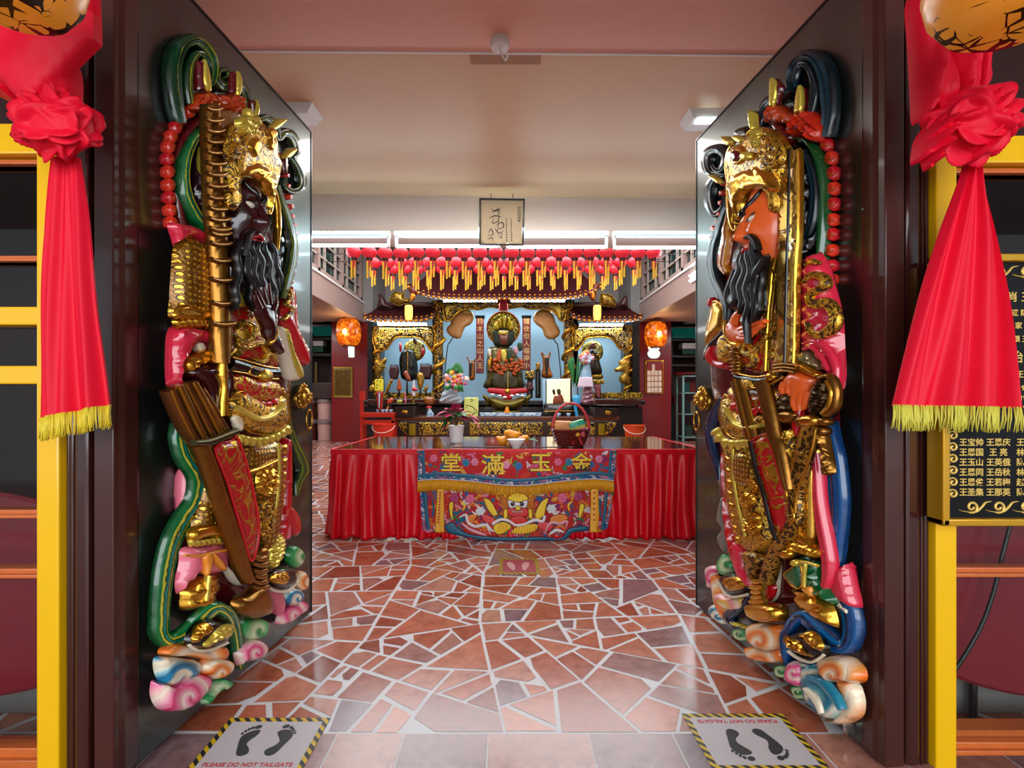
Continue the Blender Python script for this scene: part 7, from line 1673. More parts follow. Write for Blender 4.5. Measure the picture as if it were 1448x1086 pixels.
# red plaque
lf = plane('red_plaque', 712, 440, 12.7, 'narrow red plaque hanging at the centre of the main shrine eave', 'plaque'); lf.pillow('board', [(706, 418), (718, 418), (718.5, 439), (705.5, 439)], .0, .04, mat('plaque_red', '9c1016', .4), smooth=False, k=.2)
# couplet boards
for pts, top, lab, txt in (([(673, 450), (684.5, 450), (684.5, 528), (673, 528)], 447, 'dark red couplet board with gold characters left of the central deity', '日本山之山人王'), ([(738.5, 450), (750.5, 450), (750.5, 524), (738.5, 524)], 447, 'dark red couplet board with gold characters right of the central deity', '福佳但人福得小')):
    cx = (pts[0][0] + pts[1][0]) / 2; lf = plane('couplet_board', cx, pts[2][1], 13.6, lab, 'couplet board', 'couplet boards beside the deity')
    lf.pillow('board', pts, .0, .05, mat('couplet_red', '7c1722', .35, coat=.2), smooth=False, k=.15, hb=.03)
    lf.pillow('head_rail', [(cx - 7.5, 445.5), (cx + 7.5, 445.5), (cx + 6.5, 450), (cx - 6.5, 450)], .0, .08, BLACK, smooth=False, k=.2)
    for i, ch_ in enumerate(txt):
        p = P(cx, 455 + i * 10.4, 13.6 - .055); text_mesh('character', ch_, S(9, 13.6), mat('pale_gilt_letter', 'd9b070', .4, metal=.3), lf.root, tuple(p), extrude=.004, bold=.003)
# gourd shaped fans
FAN = mat('tan_hide_fan', 'c08a4a', .3, coat=.5, var=.25, bscale=3)
D7 = lambda s: Z3(630, 430, 6.789, s)
for s_, st_, lab in (('50,80 120,50 200,50 260,80 270,140 240,190 190,220 165,270 145,320 100,330 40,300 10,260 15,220 50,180 45,130', '70,320 40,370 20,410', 'tan gourd shaped ceremonial fan left of the central deity'), ('845,110 880,65 940,50 1000,60 1040,110 1060,180 1095,240 1095,290 1050,330 990,335 950,300 930,240 880,200 845,160', '1035,330 1060,370 1080,410', 'tan gourd shaped ceremonial fan right of the central deity')):
    q = D7(s_); lf = plane('ceremonial_fan', sum(p[0] for p in q) / len(q), 556, 13.2, lab, 'fan', 'ceremonial fans')
    lf.pillow('fan_blade', q, .02, .05, FAN, hb=.04, k=.5); b = D7(st_); lf.rope('fan_stick', [b[0], b[1], b[2], (b[2][0] + (b[2][0] - b[0][0]) * .6, 530), (b[2][0] + (b[2][0] - b[0][0]) * .8, 556)], 1.6, .04, BLACK)
    c = D7('205,75' if 'left' in lab else '930,95')[0]; lf.pillow('painted_mark', lf.circle(c, 6, 3), .065, .01, mat('pale_gold_paint', 'd0b04a', .4), hb=.01)
# corner brackets
for s_, lab in (('0,0 60,-5 110,10 100,40 60,50 30,90 20,130 0,135', 'gilt carved bracket at the upper left corner of the central niche'), ('1000,10 1060,-5 1110,0 1110,150 1085,140 1070,90 1040,60 1010,40', 'gilt carved bracket at the upper right corner of the central niche')):
    q = D7(s_); lf = plane('carved_bracket', q[0][0], 450, 13.0, lab, 'bracket'); lf.pillow('bracket', q, .05, .06, mat('pale_gilt_carving', 'c8a83a', .35, metal=.5, bump=.3, bscale=20), hb=.05)
# ---- central deity
dt = plane('deity_statue', 712, 549, 12.85, 'seated central deity in dark green and gold robe before a round black and gold halo', 'statue')
dt.pillow('halo', dt.circle(D7('555,232')[0], 23.5, 23.8, 20), .0, .05, brocade('halo_black_gold', '0d100c', 'b8a02a', scale=9, thr=.10, bump=.8, fmetal=.6, dist=2), hb=.05, k=.25)
dt.rope('halo_rim', dt.circle(D7('555,232')[0], 23.3, 23.6, 40) + dt.circle(D7('555,232')[0], 23.3, 23.6, 40)[:1], 2.2, .04, brocade('halo_rim_flowers', '3a120c', 'b8602a', scale=18, thr=.14, fmetal=.1, bump=.5), dense=True)
dt.pillow('robe', D7('520,395 600,395 650,430 700,500 740,600 750,700 740,810 380,810 390,700 385,600 400,480 420,410 470,395'), .06, .30, brocade('deity_robe', '0f140c', '7a6a1e', scale=10, thr=.07, bump=.6, fmetal=.5, dist=2), hb=.1)
dt.pillow('robe_skirt', D7('480,650 640,650 690,800 470,805'), .34, .06, mat('olive_brown_pleats', '3a3114', .45, bump=.4), fold=(0, 3, .02))
for s_ in ('462,190 490,160 520,180 520,235 485,255 462,230', '500,150 535,120 550,160 540,230 515,215', '545,120 575,105 590,140 580,225 550,225', '595,120 625,150 615,215 588,225', '620,170 650,175 655,230 630,255 600,235'): dt.pillow('crown_wing', D7(s_), .12, .12, brocade('crown_gilt', '4a3a0a', 'd8c030', scale=22, thr=.16, bump=1, fmetal=.5, dist=2))
dt.pillow('crown', D7('515,250 600,250 605,275 590,300 520,300 505,275'), .2, .12, GOLDPALE); dt.pillow('crown_band', D7('520,252 597,252 597,268 520,268'), .3, .03, CREAMP, smooth=False)
dt.pillow('hair', D7('470,240 640,240 660,330 620,400 480,400 455,330'), .08, .1, mat('dark_green_hair', '14240f', .5))
fc = dt.pillow('face', D7('520,285 600,285 604,340 590,385 560,395 530,385 516,340'), .2, .16, mat('brown_face', '6b3422', .3, coat=.4))
dt.many('eye', [dt.pillow_geo(dt.circle(D7('%d,318' % x)[0], 1.2, .8, 7), .345, .012, hb=.01) for x in (541, 579)], CREAMP, fc); dt.pillow('nose', D7('553,315 567,315 572,352 548,352'), .34, .04, MATS['brown_face'], fc); dt.pillow('mouth', D7('548,362 572,362 565,370 555,370'), .34, .02, LIP, fc)
ORF = mat('orange_bead_flower', 'b04a12', .45, var=.4, bscale=20)
rnd = random.Random(3)
for cx, cy, nm in ((505, 610, 0), (665, 605, 1)):
    dt.many('flower_cluster', [dt.pillow_geo(dt.circle(D7('%f,%f' % (cx + rnd.gauss(0, 38), cy + rnd.gauss(0, 34)))[0], 1.7 + rnd.random(), 1.7 + rnd.random(), 7), .36 + .03 * rnd.random(), .05, hb=.03, g=.9) for _ in range(34)], ORF)
for s_, m_ in (('500,440 530,430 540,500 520,560 490,540', ORF), ('590,430 630,440 640,500 610,560 590,520', mat('robe_green', '1f3a1c', .4)), ('430,500 450,520 440,600 415,640 405,560', GOLDF), ('530,440 580,440 590,520 560,560 535,520', GOLDPALE), ('655,410 690,420 695,460 670,480', mat('pink_silk', 'd99aa8')), ('690,380 730,370 740,430 705,450', mat('robe_green', '1f3a1c')), ('410,430 440,440 435,500 415,500', CREAMP)):
    dt.pillow('robe_ornament', D7(s_), .33, .05, m_)
dt.rope('tassel_cord', D7('598,650 598,800'), 1.4, .42, GOLDPALE)
# red cloth with medallion and the gilt burner before it
cl = plane('altar_drape', 719, 563, 12.35, 'scalloped red cloth with gold medallion below the central deity', 'cloth')
cl.pillow('cloth', D7('400,815 440,805 600,812 760,805 800,815 790,850 700,860 650,885 630,915 560,915 535,880 470,860 410,850'), .0, .03, mat('bright_red_cloth', 'b80e1a', .45), hb=.02); cl.pillow('medallion', cl.circle(D7('596,838')[0], 4, 4), .03, .03, GOLDF)
bn = plane('incense_burner', 714, 583, 11.3, 'large olive gilt bronze incense burner with flared ears on the front altar table', 'incense burner')
OLV = mat('olive_gilt_bronze', '5c5014', .3, metal=.7, bump=.5, bscale=18, var=.4)
bn.pillow('bowl', D7('410,905 470,890 560,915 640,915 720,890 770,900 760,960 700,1000 640,1020 520,1020 450,990 420,950'), .0, .25, OLV, hb=.2)
for s_ in ('360,870 400,880 430,910 420,960 395,985 385,930 360,900', '825,870 790,880 760,905 770,950 790,975 800,930 820,900'): bn.pillow('ear', D7(s_), .05, .06, OLV, hb=.04)
bn.pillow('foot', D7('470,1010 700,1010 720,1045 690,1062 480,1062 450,1045'), .0, .18, OLV, hb=.1)
bn.many('ash_crust', [bn.pillow_geo(bn.circle(D7('%d,%d' % p)[0], 3, 1.6, 7), .14, .06, hb=.02, g=1) for p in ((450, 870), (520, 880), (570, 895), (640, 880), (690, 872), (740, 880))], WHITE)

# ---- side deities
EA = lambda s: Z3(500, 400, 10.86, s); EB = lambda s: Z3(500, 500, 9.046, s); EC = lambda s: Z3(700, 480, 4.827, s)
d2 = plane('deity_statue', 586, 546, 13.4, 'dark green robed deity with round gold halo in the left shrine', 'statue')
d2.pillow('halo', d2.circle((586, 495), 15.5, 15.8, 18), .0, .05, MATS['halo_black_gold'], hb=.04, k=.25)
d2.pillow('robe', EB('600,-20 640,-60 700,-70 760,-40 790,50 810,200 800,330 620,330 580,200 575,60'), .06, .2, mat('black_green_robe', '10140f', .4, bump=.3, bscale=8), hb=.1, fold=(0, 4, .02))
d2.pillow('head', EA('905,870 930,840 965,870 960,930 920,930'), .2, .1, mat('brown_face', '6b3422')); d2.rope('sceptre', EB('690,-100 690,80 692,220'), 1.4, .26, GOLDF)
for s_ in ('700,930 715,915 735,960 730,1040 705,1060 695,1000', '1040,1000 1075,1010 1090,1060 1060,1140 1030,1080'): d2.pillow('red_fan', EA(s_), .04, .05, RED)
d3 = plane('deity_statue', 838, 546, 13.4, 'small dark deity before a round gold halo in the right shrine', 'statue')
d3.pillow('halo', d3.circle((838, 497), 15.5, 15.8, 18), .0, .05, MATS['halo_black_gold'], hb=.04, k=.25)
d3.pillow('robe', EC('620,90 660,60 700,80 720,150 730,240 610,240 600,160'), .06, .2, mat('brown_black_robe', '1f130c', .4, bump=.3, bscale=8), hb=.1)
d3.pillow('base', EC('660,235 730,235 735,270 655,270'), .1, .1, GOLDHI); d3.pillow('head', EC('655,25 685,25 690,60 650,60'), .2, .1, mat('brown_face', '6b3422'))
rnd = random.Random(5)
d3.many('gilt_ornament', [d3.pillow_geo(d3.circle(EC('%f,%f' % (665 + rnd.gauss(0, 24), 130 + rnd.gauss(0, 45)))[0], 1.5, 1.5, 6), .24, .04, hb=.02, g=.9) for _ in range(18)], GOLDF)
gd = plane('gilt_guardian_figure', 880, 542, 12.95, 'gilt climbing lion carving at the foot of the right shrine pillar', 'ornament'); gd.pillow('figure', EC('850,150 880,130 920,140 925,200 915,260 925,300 870,300 850,260 880,220 830,220 820,200 850,180'), .08, .1, DG, hb=.06)
gd = plane('gilt_guardian_figure', 543, 535, 12.95, 'gilt climbing lion carving at the foot of the left shrine pillar', 'ornament'); gd.pillow('figure', EB('260,80 330,90 400,50 415,90 390,140 440,210 380,180 370,230 300,280 270,270'), .08, .1, DG, hb=.06)

# ------------------------------------------------------------------ front altar table with carved gilt apron
AT = empty('altar_table', (.02, 11.0, 0), 'long brown altar table with carved gilt apron panels behind the offering table', 'table')
YT_ = 10.8
X = lambda px: (px - CX) / FPX * YT_
Zp = lambda py: CAMZ - (py - CY) / FPX * YT_
WOODB = mat('brown_polished_wood', '5a2c14', .28, coat=.3, var=.25, bscale=6)
MB().box(X(556), X(876), YT_ - .03, 11.9, Zp(594.5), Zp(589), .025).build('tabletop', WOODB, AT)
for k in range(4): 
    xx = (X(572), X(860))[k % 2]; yy = (10.95, 11.75)[k // 2]; MB().box(xx - .05, xx + .05, yy - .05, yy + .05, 0, Zp(594), .008).build('leg', WOODB, AT)
lf = Leaf('left', (AT.location.x, YT_, 0), (AT.location.x + 1, YT_)); lf.root = AT; lf.H = np.array([AT.location.x, YT_, 0.])
def at(o): o.location = (0, YT_ - 11.0, 0); return o
OLG = mat('olive_gilt_plate', '9c8416', .35, metal=.6, bump=.1)
at(lf.pillow('apron', [(562, 594), (872, 594), (866, 606), (850, 617), (580, 617), (566, 606)], .0, .02, mat('dark_wood_apron', '2a160c', .4), smooth=False, k=.2, hb=.02))
for a, b_ in ((592, 637), (641, 655), (664, 768), (774, 789), (806, 842)): at(lf.pillow('carved_panel', [(a, 597), (b_, 597), (b_, 615.5), (a, 615.5)], .02, .03, CARVF, smooth=False, k=.2))
for s_ in ([(562, 597), (576, 597), (577, 616), (570, 611), (564, 604)], [(872, 597), (857, 597), (856, 616), (864, 611), (870, 604)]): at(lf.pillow('corner_panel', s_, .02, .03, CARVF, smooth=False, k=.2))
for a, b_ in ((578, 588), (846, 856)): at(lf.pillow('gilt_plate', [(a, 599), (b_, 599), (b_, 616), (a, 616)], .02, .04, OLG, smooth=False, k=.2))
ATZ = Zp(589)
def on_altar(name, pts, label, cat, m, part, Y=11.0, h=.12, group=None, hb=.1, **kw):
    cx = sum(p[0] for p in pts) / len(pts); lf = plane(name, cx, 589, Y, label, cat, group)
    lf.pillow(part, pts, .0, h, m, hb=hb, **kw); return lf
# dark censers left and right
for s_, side, ru in (('480,650 880,635 830,680 820,800 780,835 560,835 520,790 510,690', 'left', '475,640 880,628 900,640 880,655 480,662'), ):
    c = on_altar('dark_censer', EB(s_), 'dark wooden censer trough with gold mark at the left on the altar table', 'censer', mat('dark_censer_wood', '21120d', .35, coat=.2), 'trough', h=.25, smooth=False, k=.3)
    c.pillow('rim', EB(ru), .0, .3, BLACK, smooth=False, k=.2); c.pillow('gold_mark', EB('610,745 650,725 690,740 680,765 630,765'), .25, .01, GOLD)
ED = lambda s: Z3(740, 500, 9.05, s)
c = on_altar('dark_censer', ED('870,660 1260,670 1220,700 1200,830 880,840 850,760'), 'dark wooden censer trough with gold mark at the right on the altar table', 'censer', mat('dark_censer_wood', '21120d'), 'trough', h=.25, smooth=False, k=.3)
c.pillow('rim', ED('860,645 1275,655 1280,672 860,672'), .0, .3, BLACK, smooth=False, k=.2); c.pillow('gold_mark', ED('1050,740 1080,730 1130,750 1120,780 1060,775'), .25, .01, GOLD)
# fruit tray, orange jelly tower, tea cups
BLW = embroider('blue_white_porcelain', 26, [(0, 'c8dce8'), (.35, '4a90c0'), (.6, 'dfe8ee'), (.8, '2a6aa8')])
tr_ = on_altar('porcelain_tray', [(678, 583.5), (766, 583.5), (765, 589), (679, 589)], 'long blue and white porcelain tray along the front of the altar table', 'tray', BLW, 'tray', Y=10.95, h=.10, smooth=False, k=.2)
f_ = plane('orange_cake', 714, 583.5, 10.98, 'orange pyramid shaped cake in the middle of the porcelain tray', 'cake'); f_.pillow('cake', D7('560,1060 570,1020 580,990 600,988 615,1025 625,1062'), .0, .12, mat('orange_cake', 'e8861a', .4))
for k, px in enumerate((534.5, 541, 547, 553)):
    lf = plane('tea_cup', px, 583, 10.75, '%s blue and white tea cup from the left on the red rack' % ORD[k], 'cup', 'tea cups on the red rack'); p = lf.H
    MB().lathe((p[0], p[1], p[2]), [(.025, 0), (.03, .01), (.042, .06), (.04, .06), (.026, .015), (0, .012)], 16, cap=False).build('cup', BLW, lf.root, smooth=True)
lf = plane('orange_cake', 549.5, 581, 10.9, 'orange pyramid shaped cake behind the tea cups at the left', 'cake'); lf.pillow('cake', EB('405,725 420,690 440,655 455,655 480,700 490,725'), .0, .1, mat('orange_cake', 'e8861a'))
# green paper cards
CARD = mat('pale_lime_card', 'c8d070', .5)
c = on_altar('paper_card', Z3(620, 500, 9.05, '330,560 510,560 512,700 500,855 325,855'), 'pale lime paper card with a black line drawing by the poinsettia', 'card', CARD, 'card', Y=10.85, h=.01, smooth=False, k=.1, hb=.005)
E5 = lambda s: Z3(620, 500, 9.05, s)
c.many('print', [c.ribbon_geo(E5(s_), 1.1, .01, .002, ns=4, back=.0) for s_ in ('410,590 430,585 435,605 412,612', '350,660 430,680 490,730', '330,840 420,790 500,740', '350,700 362,690', '450,720 462,730')], BLACKG)
# light box with a small bright picture
lb = on_altar('light_box', [(768, 536), (808.5, 535), (809, 580), (768, 580)], 'bright white picture light box in a dark frame on the altar table', 'light box', BLACK, 'frame', Y=11.4, h=.04, smooth=False, k=.1)
lb.pillow('foot', [(778, 579), (799, 579), (802, 589), (775, 589)], .0, .04, BLACK, smooth=False, hb=.06); lb.pillow('screen', ED('300,328 600,322 600,620 300,640'), .04, .01, mat('lit_cream_screen', 'e8dcb4', .5, emit=.75), smooth=False, k=.1)
lb.pillow('side_panel', ED('252,325 285,325 285,650 252,660'), .04, .01, mat('pale_blue_glass', '9fc4d8', .2), smooth=False, k=.1); lb.pillow('side_panel', ED('625,325 690,430 690,620 625,600'), .04, .01, mat('pale_blue_glass', '9fc4d8'), smooth=False, k=.1)
for s_, m_ in (('380,600 400,540 440,540 460,500 500,540 520,600 510,650 400,650', mat('brown_red_figure', '8a3a1c', .5)), ('370,470 400,455 410,510 390,530', BLACKG), ('430,460 470,455 480,510 440,520', mat('dark_olive', '3a3414', .5))): lb.pillow('picture_figure', ED(s_), .055, .02, m_)
rk = on_altar('carved_stand', ED('270,720 330,640 420,640 560,620 680,640 690,700 680,830 265,840'), 'black lacquer stand with gold line under the picture light box', 'stand', BLACK, 'stand', Y=11.2, h=.15, hb=.12)
rk.ribbon('gold_line', ED('270,740 480,735 680,735'), 1.0, .17, .01, GOLD)
for k, (px, lab) in enumerate(((790, 'blue tea cup left below the picture light box'), (804, 'blue tea cup right below the picture light box'))):
    p = P(px, 589, 10.95); t = empty('tea_cup', (p.x, p.y, ATZ), lab, 'cup'); MB().lathe((p.x, p.y, ATZ), [(.03, 0), (.035, .01), (.05, .07), (.047, .07), (.03, .015), (0, .012)], 16, cap=False).build('cup', BLW, t, smooth=True)
# flower bouquets
def bouquet(name, pts, wrap, flowers, label, Y, seed, m_w, cols, leaves=()):
    cx = sum(p[0] for p in wrap) / len(wrap); lf = plane(name, cx, max(p[1] for p in wrap), Y, label, 'bouquet')
    lf.pillow('wrapping', wrap, .0, .12, m_w, hb=.08, fold=(70, 6, .03))
    rnd = random.Random(seed); by = {}
    for c_ in cols: by[c_] = []
    xs = [p[0] for p in flowers]; ys = [p[1] for p in flowers]; lw = []
    for _ in range(46):
        x = rnd.uniform(min(xs), max(xs)); y = rnd.uniform(min(ys), max(ys)); r_ = rnd.uniform(1.6, 3.4); c_ = rnd.choice(cols)
        cx2, cy2 = (min(xs) + max(xs)) / 2, (min(ys) + max(ys)) / 2
        if ((x - cx2) / (max(xs) - min(xs)) * 2) ** 2 + ((y - cy2) / (max(ys) - min(ys)) * 2) ** 2 > 1: continue
        by[c_].append(lf.pillow_geo([(x + r_ * (1 + .3 * (k % 2)) * math.cos(k * math.pi / 5), y + r_ * (1 + .3 * (k % 2)) * math.sin(k * math.pi / 5)) for k in range(10)], .10 + rnd.random() * .1, .06, hb=.05, g=1))
    for c_ in cols:
        if by[c_]: lf.many('flowers', by[c_], mat('petal_' + c_, c_, .5, var=.2, bscale=20))
    for s_ in leaves: lf.pillow('leaf', s_, .08, .03, LG, hb=.02)
    return lf
bouquet('flower_bouquet', None, E5('50,490 150,470 260,520 300,600 280,640 150,640 10,625 30,560'), E5('60,210 360,470'), 'mixed flower bouquet in pale grey wrapping on the altar left of the deity', 10.95, 3, mat('pale_tulle', 'a8b4bc', .5), ['d8642a', 'e0508a', 'f0b8c8', 'e8b83a', '2a7a3a', 'ece4e0'], [E5('160,200 250,110 320,240 240,260'), E5('90,230 140,180 170,230 110,270'), E5('300,400 320,480 290,480')])
bouquet('flower_bouquet', None, E5('170,560 210,720 150,890 300,890 290,700'), E5('150,300 290,480'), 'smaller orange and yellow bouquet before the left throne carving', 11.3, 12, mat('dark_wrap', '2a2320', .5), ['d8642a', 'e8c03a', '2a7a3a', 'c83a2a'])
gb = bouquet('flower_bouquet', None, ED('770,420 890,420 900,560 930,640 740,640 760,540'), ED('740,0 880,120'), 'bouquet wrapped in clear film with a white card on the right of the altar', 11.1, 21, mat('film_wrap_lilac', '8a5a66', .25, coat=.5, var=.6, bscale=8), ['c84a3a', 'd8a8c0', 'e0a24a', 'b8d0e0'], [ED('570,150 600,60 650,60 660,200 640,430 620,300'), ED('690,80 720,70 700,300 670,430'), ED('740,90 760,120 720,300 690,420'), ED('600,100 640,200 650,400')])
gb.pillow('film', ED('770,150 800,110 850,130 870,220 880,300 870,420 760,420 740,300'), .08, .08, mat('clear_film_sheen', '8fb0c4', .15, coat=.6, var=.5, bscale=10)); gb.pillow('note_card', ED('720,302 880,300 900,428 695,425'), .18, .008, mat('white_note_card', 'd8c8d4', .5), smooth=False, k=.1); gb.pillow('straw_fan', ED('740,20 780,-40 840,-40 850,60 800,100'), .15, .03, mat('straw', 'd0a054', .5))
on_altar('blue_paper_flower', ED('640,640 630,560 690,530 735,570 730,650 690,690 715,830 680,845'), 'bright blue folded paper flower right of the light box', 'paper flower', mat('sky_blue_paper', '3a9ac8', .4), 'flower', Y=10.95, h=.06)
# throne-like holders
for q, lab in ((E5('350,50 380,40 390,80 430,100 460,60 480,60 470,110 465,320 390,320 385,110'), 'gilt and black throne shaped holder left of the deity'), (D7('915,470 935,455 950,490 985,490 1000,455 1015,470 1000,520 1000,600 1030,700 925,700 935,600 930,520'), 'gilt and black throne shaped holder right of the deity')):
    lf = plane('throne_holder', sum(p[0] for p in q) / len(q), max(p[1] for p in q), 12.7, lab, 'altar holder')
    lf.pillow('body', q, .0, .1, mat('orange_gilt_wood', '9c5a1c', .3, metal=.4, var=.3, bscale=8), hb=.08); xs = [p[0] for p in q]; ys = [p[1] for p in q]; mx = (min(xs) + max(xs)) / 2
    lf.pillow('dark_inlay', [(mx - 2.6, min(ys) + 8), (mx + 2.6, min(ys) + 8), (mx + 2, max(ys) - 3), (mx - 2, max(ys) - 3)], .09, .02, BLACK, smooth=False)
# pedestals / incense tables of the side shrines
for s_, lab in (('460,160 570,160 580,230 560,330 470,330 450,250', 'dark maroon comb topped stand left of the left shrine deity'), ('850,140 1000,140 1000,240 980,330 850,330 830,240', 'dark maroon comb topped stand right of the left shrine deity')):
    q = EB(s_); lf = plane('ritual_stand', sum(p[0] for p in q) / 6, 537, 13.0, lab, 'stand'); lf.pillow('body', q, .0, .12, mat('stand_maroon', '3a1413', .4), smooth=False, k=.3)
    xs = [p[0] for p in q]; lf.many('comb_teeth', [lf.pillow_geo([(x, q[0][1] + 1), (x + .5, q[0][1] - 2.2), (x + 1, q[0][1] + 1)], .04, .03, smooth=False, hb=.02) for x in np.arange(min(xs) + 2, max(xs) - 2, 1.7)], MATS['stand_maroon'])
# candle stand and small offerings at the left
cs = on_altar('candle', EB('750,400 770,330 785,400 790,540 745,540'), 'red and white painted candle on a brass stick at the left of the altar', 'candle', mat('white_candle', 'd8c8cc', .4), 'candle', Y=11.25, h=.05)
cs.pillow('base', EB('745,635 780,635 790,800 735,800'), .0, .05, GOLD, hb=.05); cs.pillow('red_band', EB('748,440 790,435 820,470 760,480'), .05, .02, RED); cs.pillow('brass_stick', EB('735,540 800,540 775,560 780,640 745,640 755,560'), .0, .05, GOLD)
on_altar('tea_glass', EB('905,560 1025,560 1020,640 960,655 910,640'), 'glass tumbler of amber tea beside the left censer', 'glass', mat('amber_tea', '8a4a14', .15, coat=.5), 'glass', Y=11.0, h=.07)
v = on_altar('porcelain_vase', EB('935,680 985,680 985,710 1020,770 1010,830 930,830 930,770 945,720'), 'small blue and white vase with red neck beside the left censer', 'vase', BLW, 'vase', Y=10.95, h=.07); v.pillow('neck_band', EB('930,675 990,675 988,700 935,700'), .06, .015, RED)
for k, (s_, lab, m_) in enumerate((('430,600 470,570 510,580 480,640 430,640', 'orange red fruit left of the candle', ORANGEF), ('550,610 570,590 620,600 610,635 550,635', 'yellow green fruit left of the candle', mat('lime_fruit', 'a8a83a', .4)), ('650,500 665,500 672,630 652,630', 'single pink incense stick left of the candle', PINK))):
    q = EB(s_); ob = on_altar('altar_offering', q, lab, 'offering', m_, 'body', Y=10.76, h=.05) if k == 0 else on_altar('altar_offering', q, lab, 'offering', m_, 'body', Y=11.35, h=.05)
    mx_ = sum(p[0] for p in q) / len(q); yb_ = max(p[1] for p in q) - 1; ye_ = 583.3 if k == 0 else 589; w_ = 1.0 if k == 2 else 2.2
    ob.pillow('stem', [(mx_ - w_, yb_), (mx_ + w_, yb_), (mx_ + w_ * 1.2, ye_), (mx_ - w_ * 1.2, ye_)], .0, .03, MATS['dark_wood_apron'] if k < 2 else m_, smooth=False, hb=.03)
rnd = random.Random(14)
for k, (s_, lab, Y, m_) in enumerate((('400,490 430,400 470,330 500,330 470,420 430,500', 'red and gold plumed ornament at the far left of the left shrine', 12.4, DG), ('550,460 570,330 590,330 610,450 590,475', 'orange gold guardian figurine in front of the left shrine', 12.4, ORF), ('630,250 680,220 730,330 690,350', 'red and gold plume in front of the left shrine deity', 12.4, mat('red_gold_plume', '8a3a1c', .4, var=.5, bscale=20)), ('810,260 880,250 900,350 860,460 820,430', 'gold kneeling figurine at the right of the left shrine', 12.4, DG), ('880,480 940,400 950,430 930,480', 'small gold bird figurine at the right of the left shrine', 12.4, GOLDF), ('190,450 230,390 270,420 260,480 210,490', 'small gold figurine beside the yellow paper slip', 12.4, DG))):
    q = EB(s_); lf = plane('altar_figurine', sum(p[0] for p in q) / len(q), 560, Y, lab, 'figurine'); lf.pillow('figure', q, .0, .08, m_, hb=.06)
    lf.pillow('stem', [(sum(p[0] for p in q) / len(q) - 1, max(p[1] for p in q) - 2), (sum(p[0] for p in q) / len(q) + 1, max(p[1] for p in q) - 2), (sum(p[0] for p in q) / len(q) + 1.5, 560), (sum(p[0] for p in q) / len(q) - 1.5, 560)], .0, .03, BLACK, smooth=False)
for k, (s_, lab, m_) in enumerate((('20,230 150,200 150,330 20,330', 'carved gold and black box right of the deity', CARVF), ('30,380 110,360 140,470 40,480', 'dark red box right of the deity below the gold one', mat('box_red_black', '4a1414', .4, var=.5, bscale=10)), ('160,120 220,110 215,210 160,215', 'pair of small gold birds right of the deity', DG), ('870,330 1040,330 1040,390 880,390', 'gold edged step before the right shrine', CARVF), ('900,390 1000,390 985,570 940,570', 'red and blue banner strip before the right shrine', mat('banner_mix', '7a3a3a', .4, var=.7, bscale=12)))):
    q = ED(s_); by = 563; lf = plane('altar_box', sum(p[0] for p in q) / len(q), by, 12.4, lab, 'altar object'); lf.pillow('body', q, .0, .1, m_, hb=.08, smooth=False, k=.3)
    m = (sum(p[0] for p in q) / len(q)); lf.pillow('support', [(m - 4, max(p[1] for p in q) - 1), (m + 4, max(p[1] for p in q) - 1), (m + 4, by), (m - 4, by)], -.02, .04, BLACK, smooth=False)

# ------------------------------------------------------------------ red rack, buckets, plaques on the piers
RK = empty('red_rack', (P(534, 0, 10.6).x, 10.7, 0), 'red painted altar side rack with turned rails left of the altar table', 'rack')
REDP = mat('red_orange_paint', 'b02412', .35, coat=.2, var=.1)
Xr = lambda px: (px - CX) / FPX * 10.6
Zr_ = lambda py: CAMZ - (py - CY) / FPX * 10.6
MB().box(Xr(509), Xr(558), 10.55, 10.9, Zr_(590), Zr_(583.5), .01).box(Xr(512), Xr(558), 10.56, 10.6, Zr_(600), Zr_(594), .005).build('rail', REDP, RK)
for px in (511.5, 556): MB().box(Xr(px - 2), Xr(px + 2), 10.56, 10.64, 0, Zr_(584), .005).box(Xr(px - 2), Xr(px + 2), 10.82, 10.9, 0, Zr_(584), .005).build('leg', REDP, RK)
MB().box(Xr(509.5), Xr(514), 10.56, 10.62, Zr_(584), Zr_(553), .004).box(Xr(509), Xr(516), 10.55, 10.63, Zr_(566), Zr_(553), .004).build('post', REDP, RK)
MB().box(Xr(511), Xr(557), 10.57, 10.88, .16, .2, .004).build('shelf', REDP, RK)
sl_ = plane('paper_slip', 536, 553, 10.7, 'yellow paper slip with black marks standing on the red candle lantern', 'paper'); sl_.pillow('paper', EB('272,332 380,330 382,480 270,480'), .0, .006, mat('yellow_paper', 'd8cc28', .5), smooth=False, k=.1, hb=.004)
sl_.many('print', [sl_.pillow_geo(sl_.circle(EB('%d,%d' % p)[0], 1, 1, 6), .006, .004, hb=.0) for p in ((300, 350), (345, 350), (300, 405), (295, 440))], BLACKG)
cl_ = plane('candle_lantern', 536, 583, 10.75, 'tall red tapered candle lantern on the red rack', 'lantern'); cl_.pillow('body', EB('278,480 375,480 365,720 300,720'), .0, .09, mat('dull_red_lacquer', '8a2414', .3, coat=.4), smooth=False, k=.4); cl_.pillow('glass', EB('318,510 335,510 332,690 320,690'), .09, .01, mat('pale_blue_glass', '9fc4d8'), smooth=False)
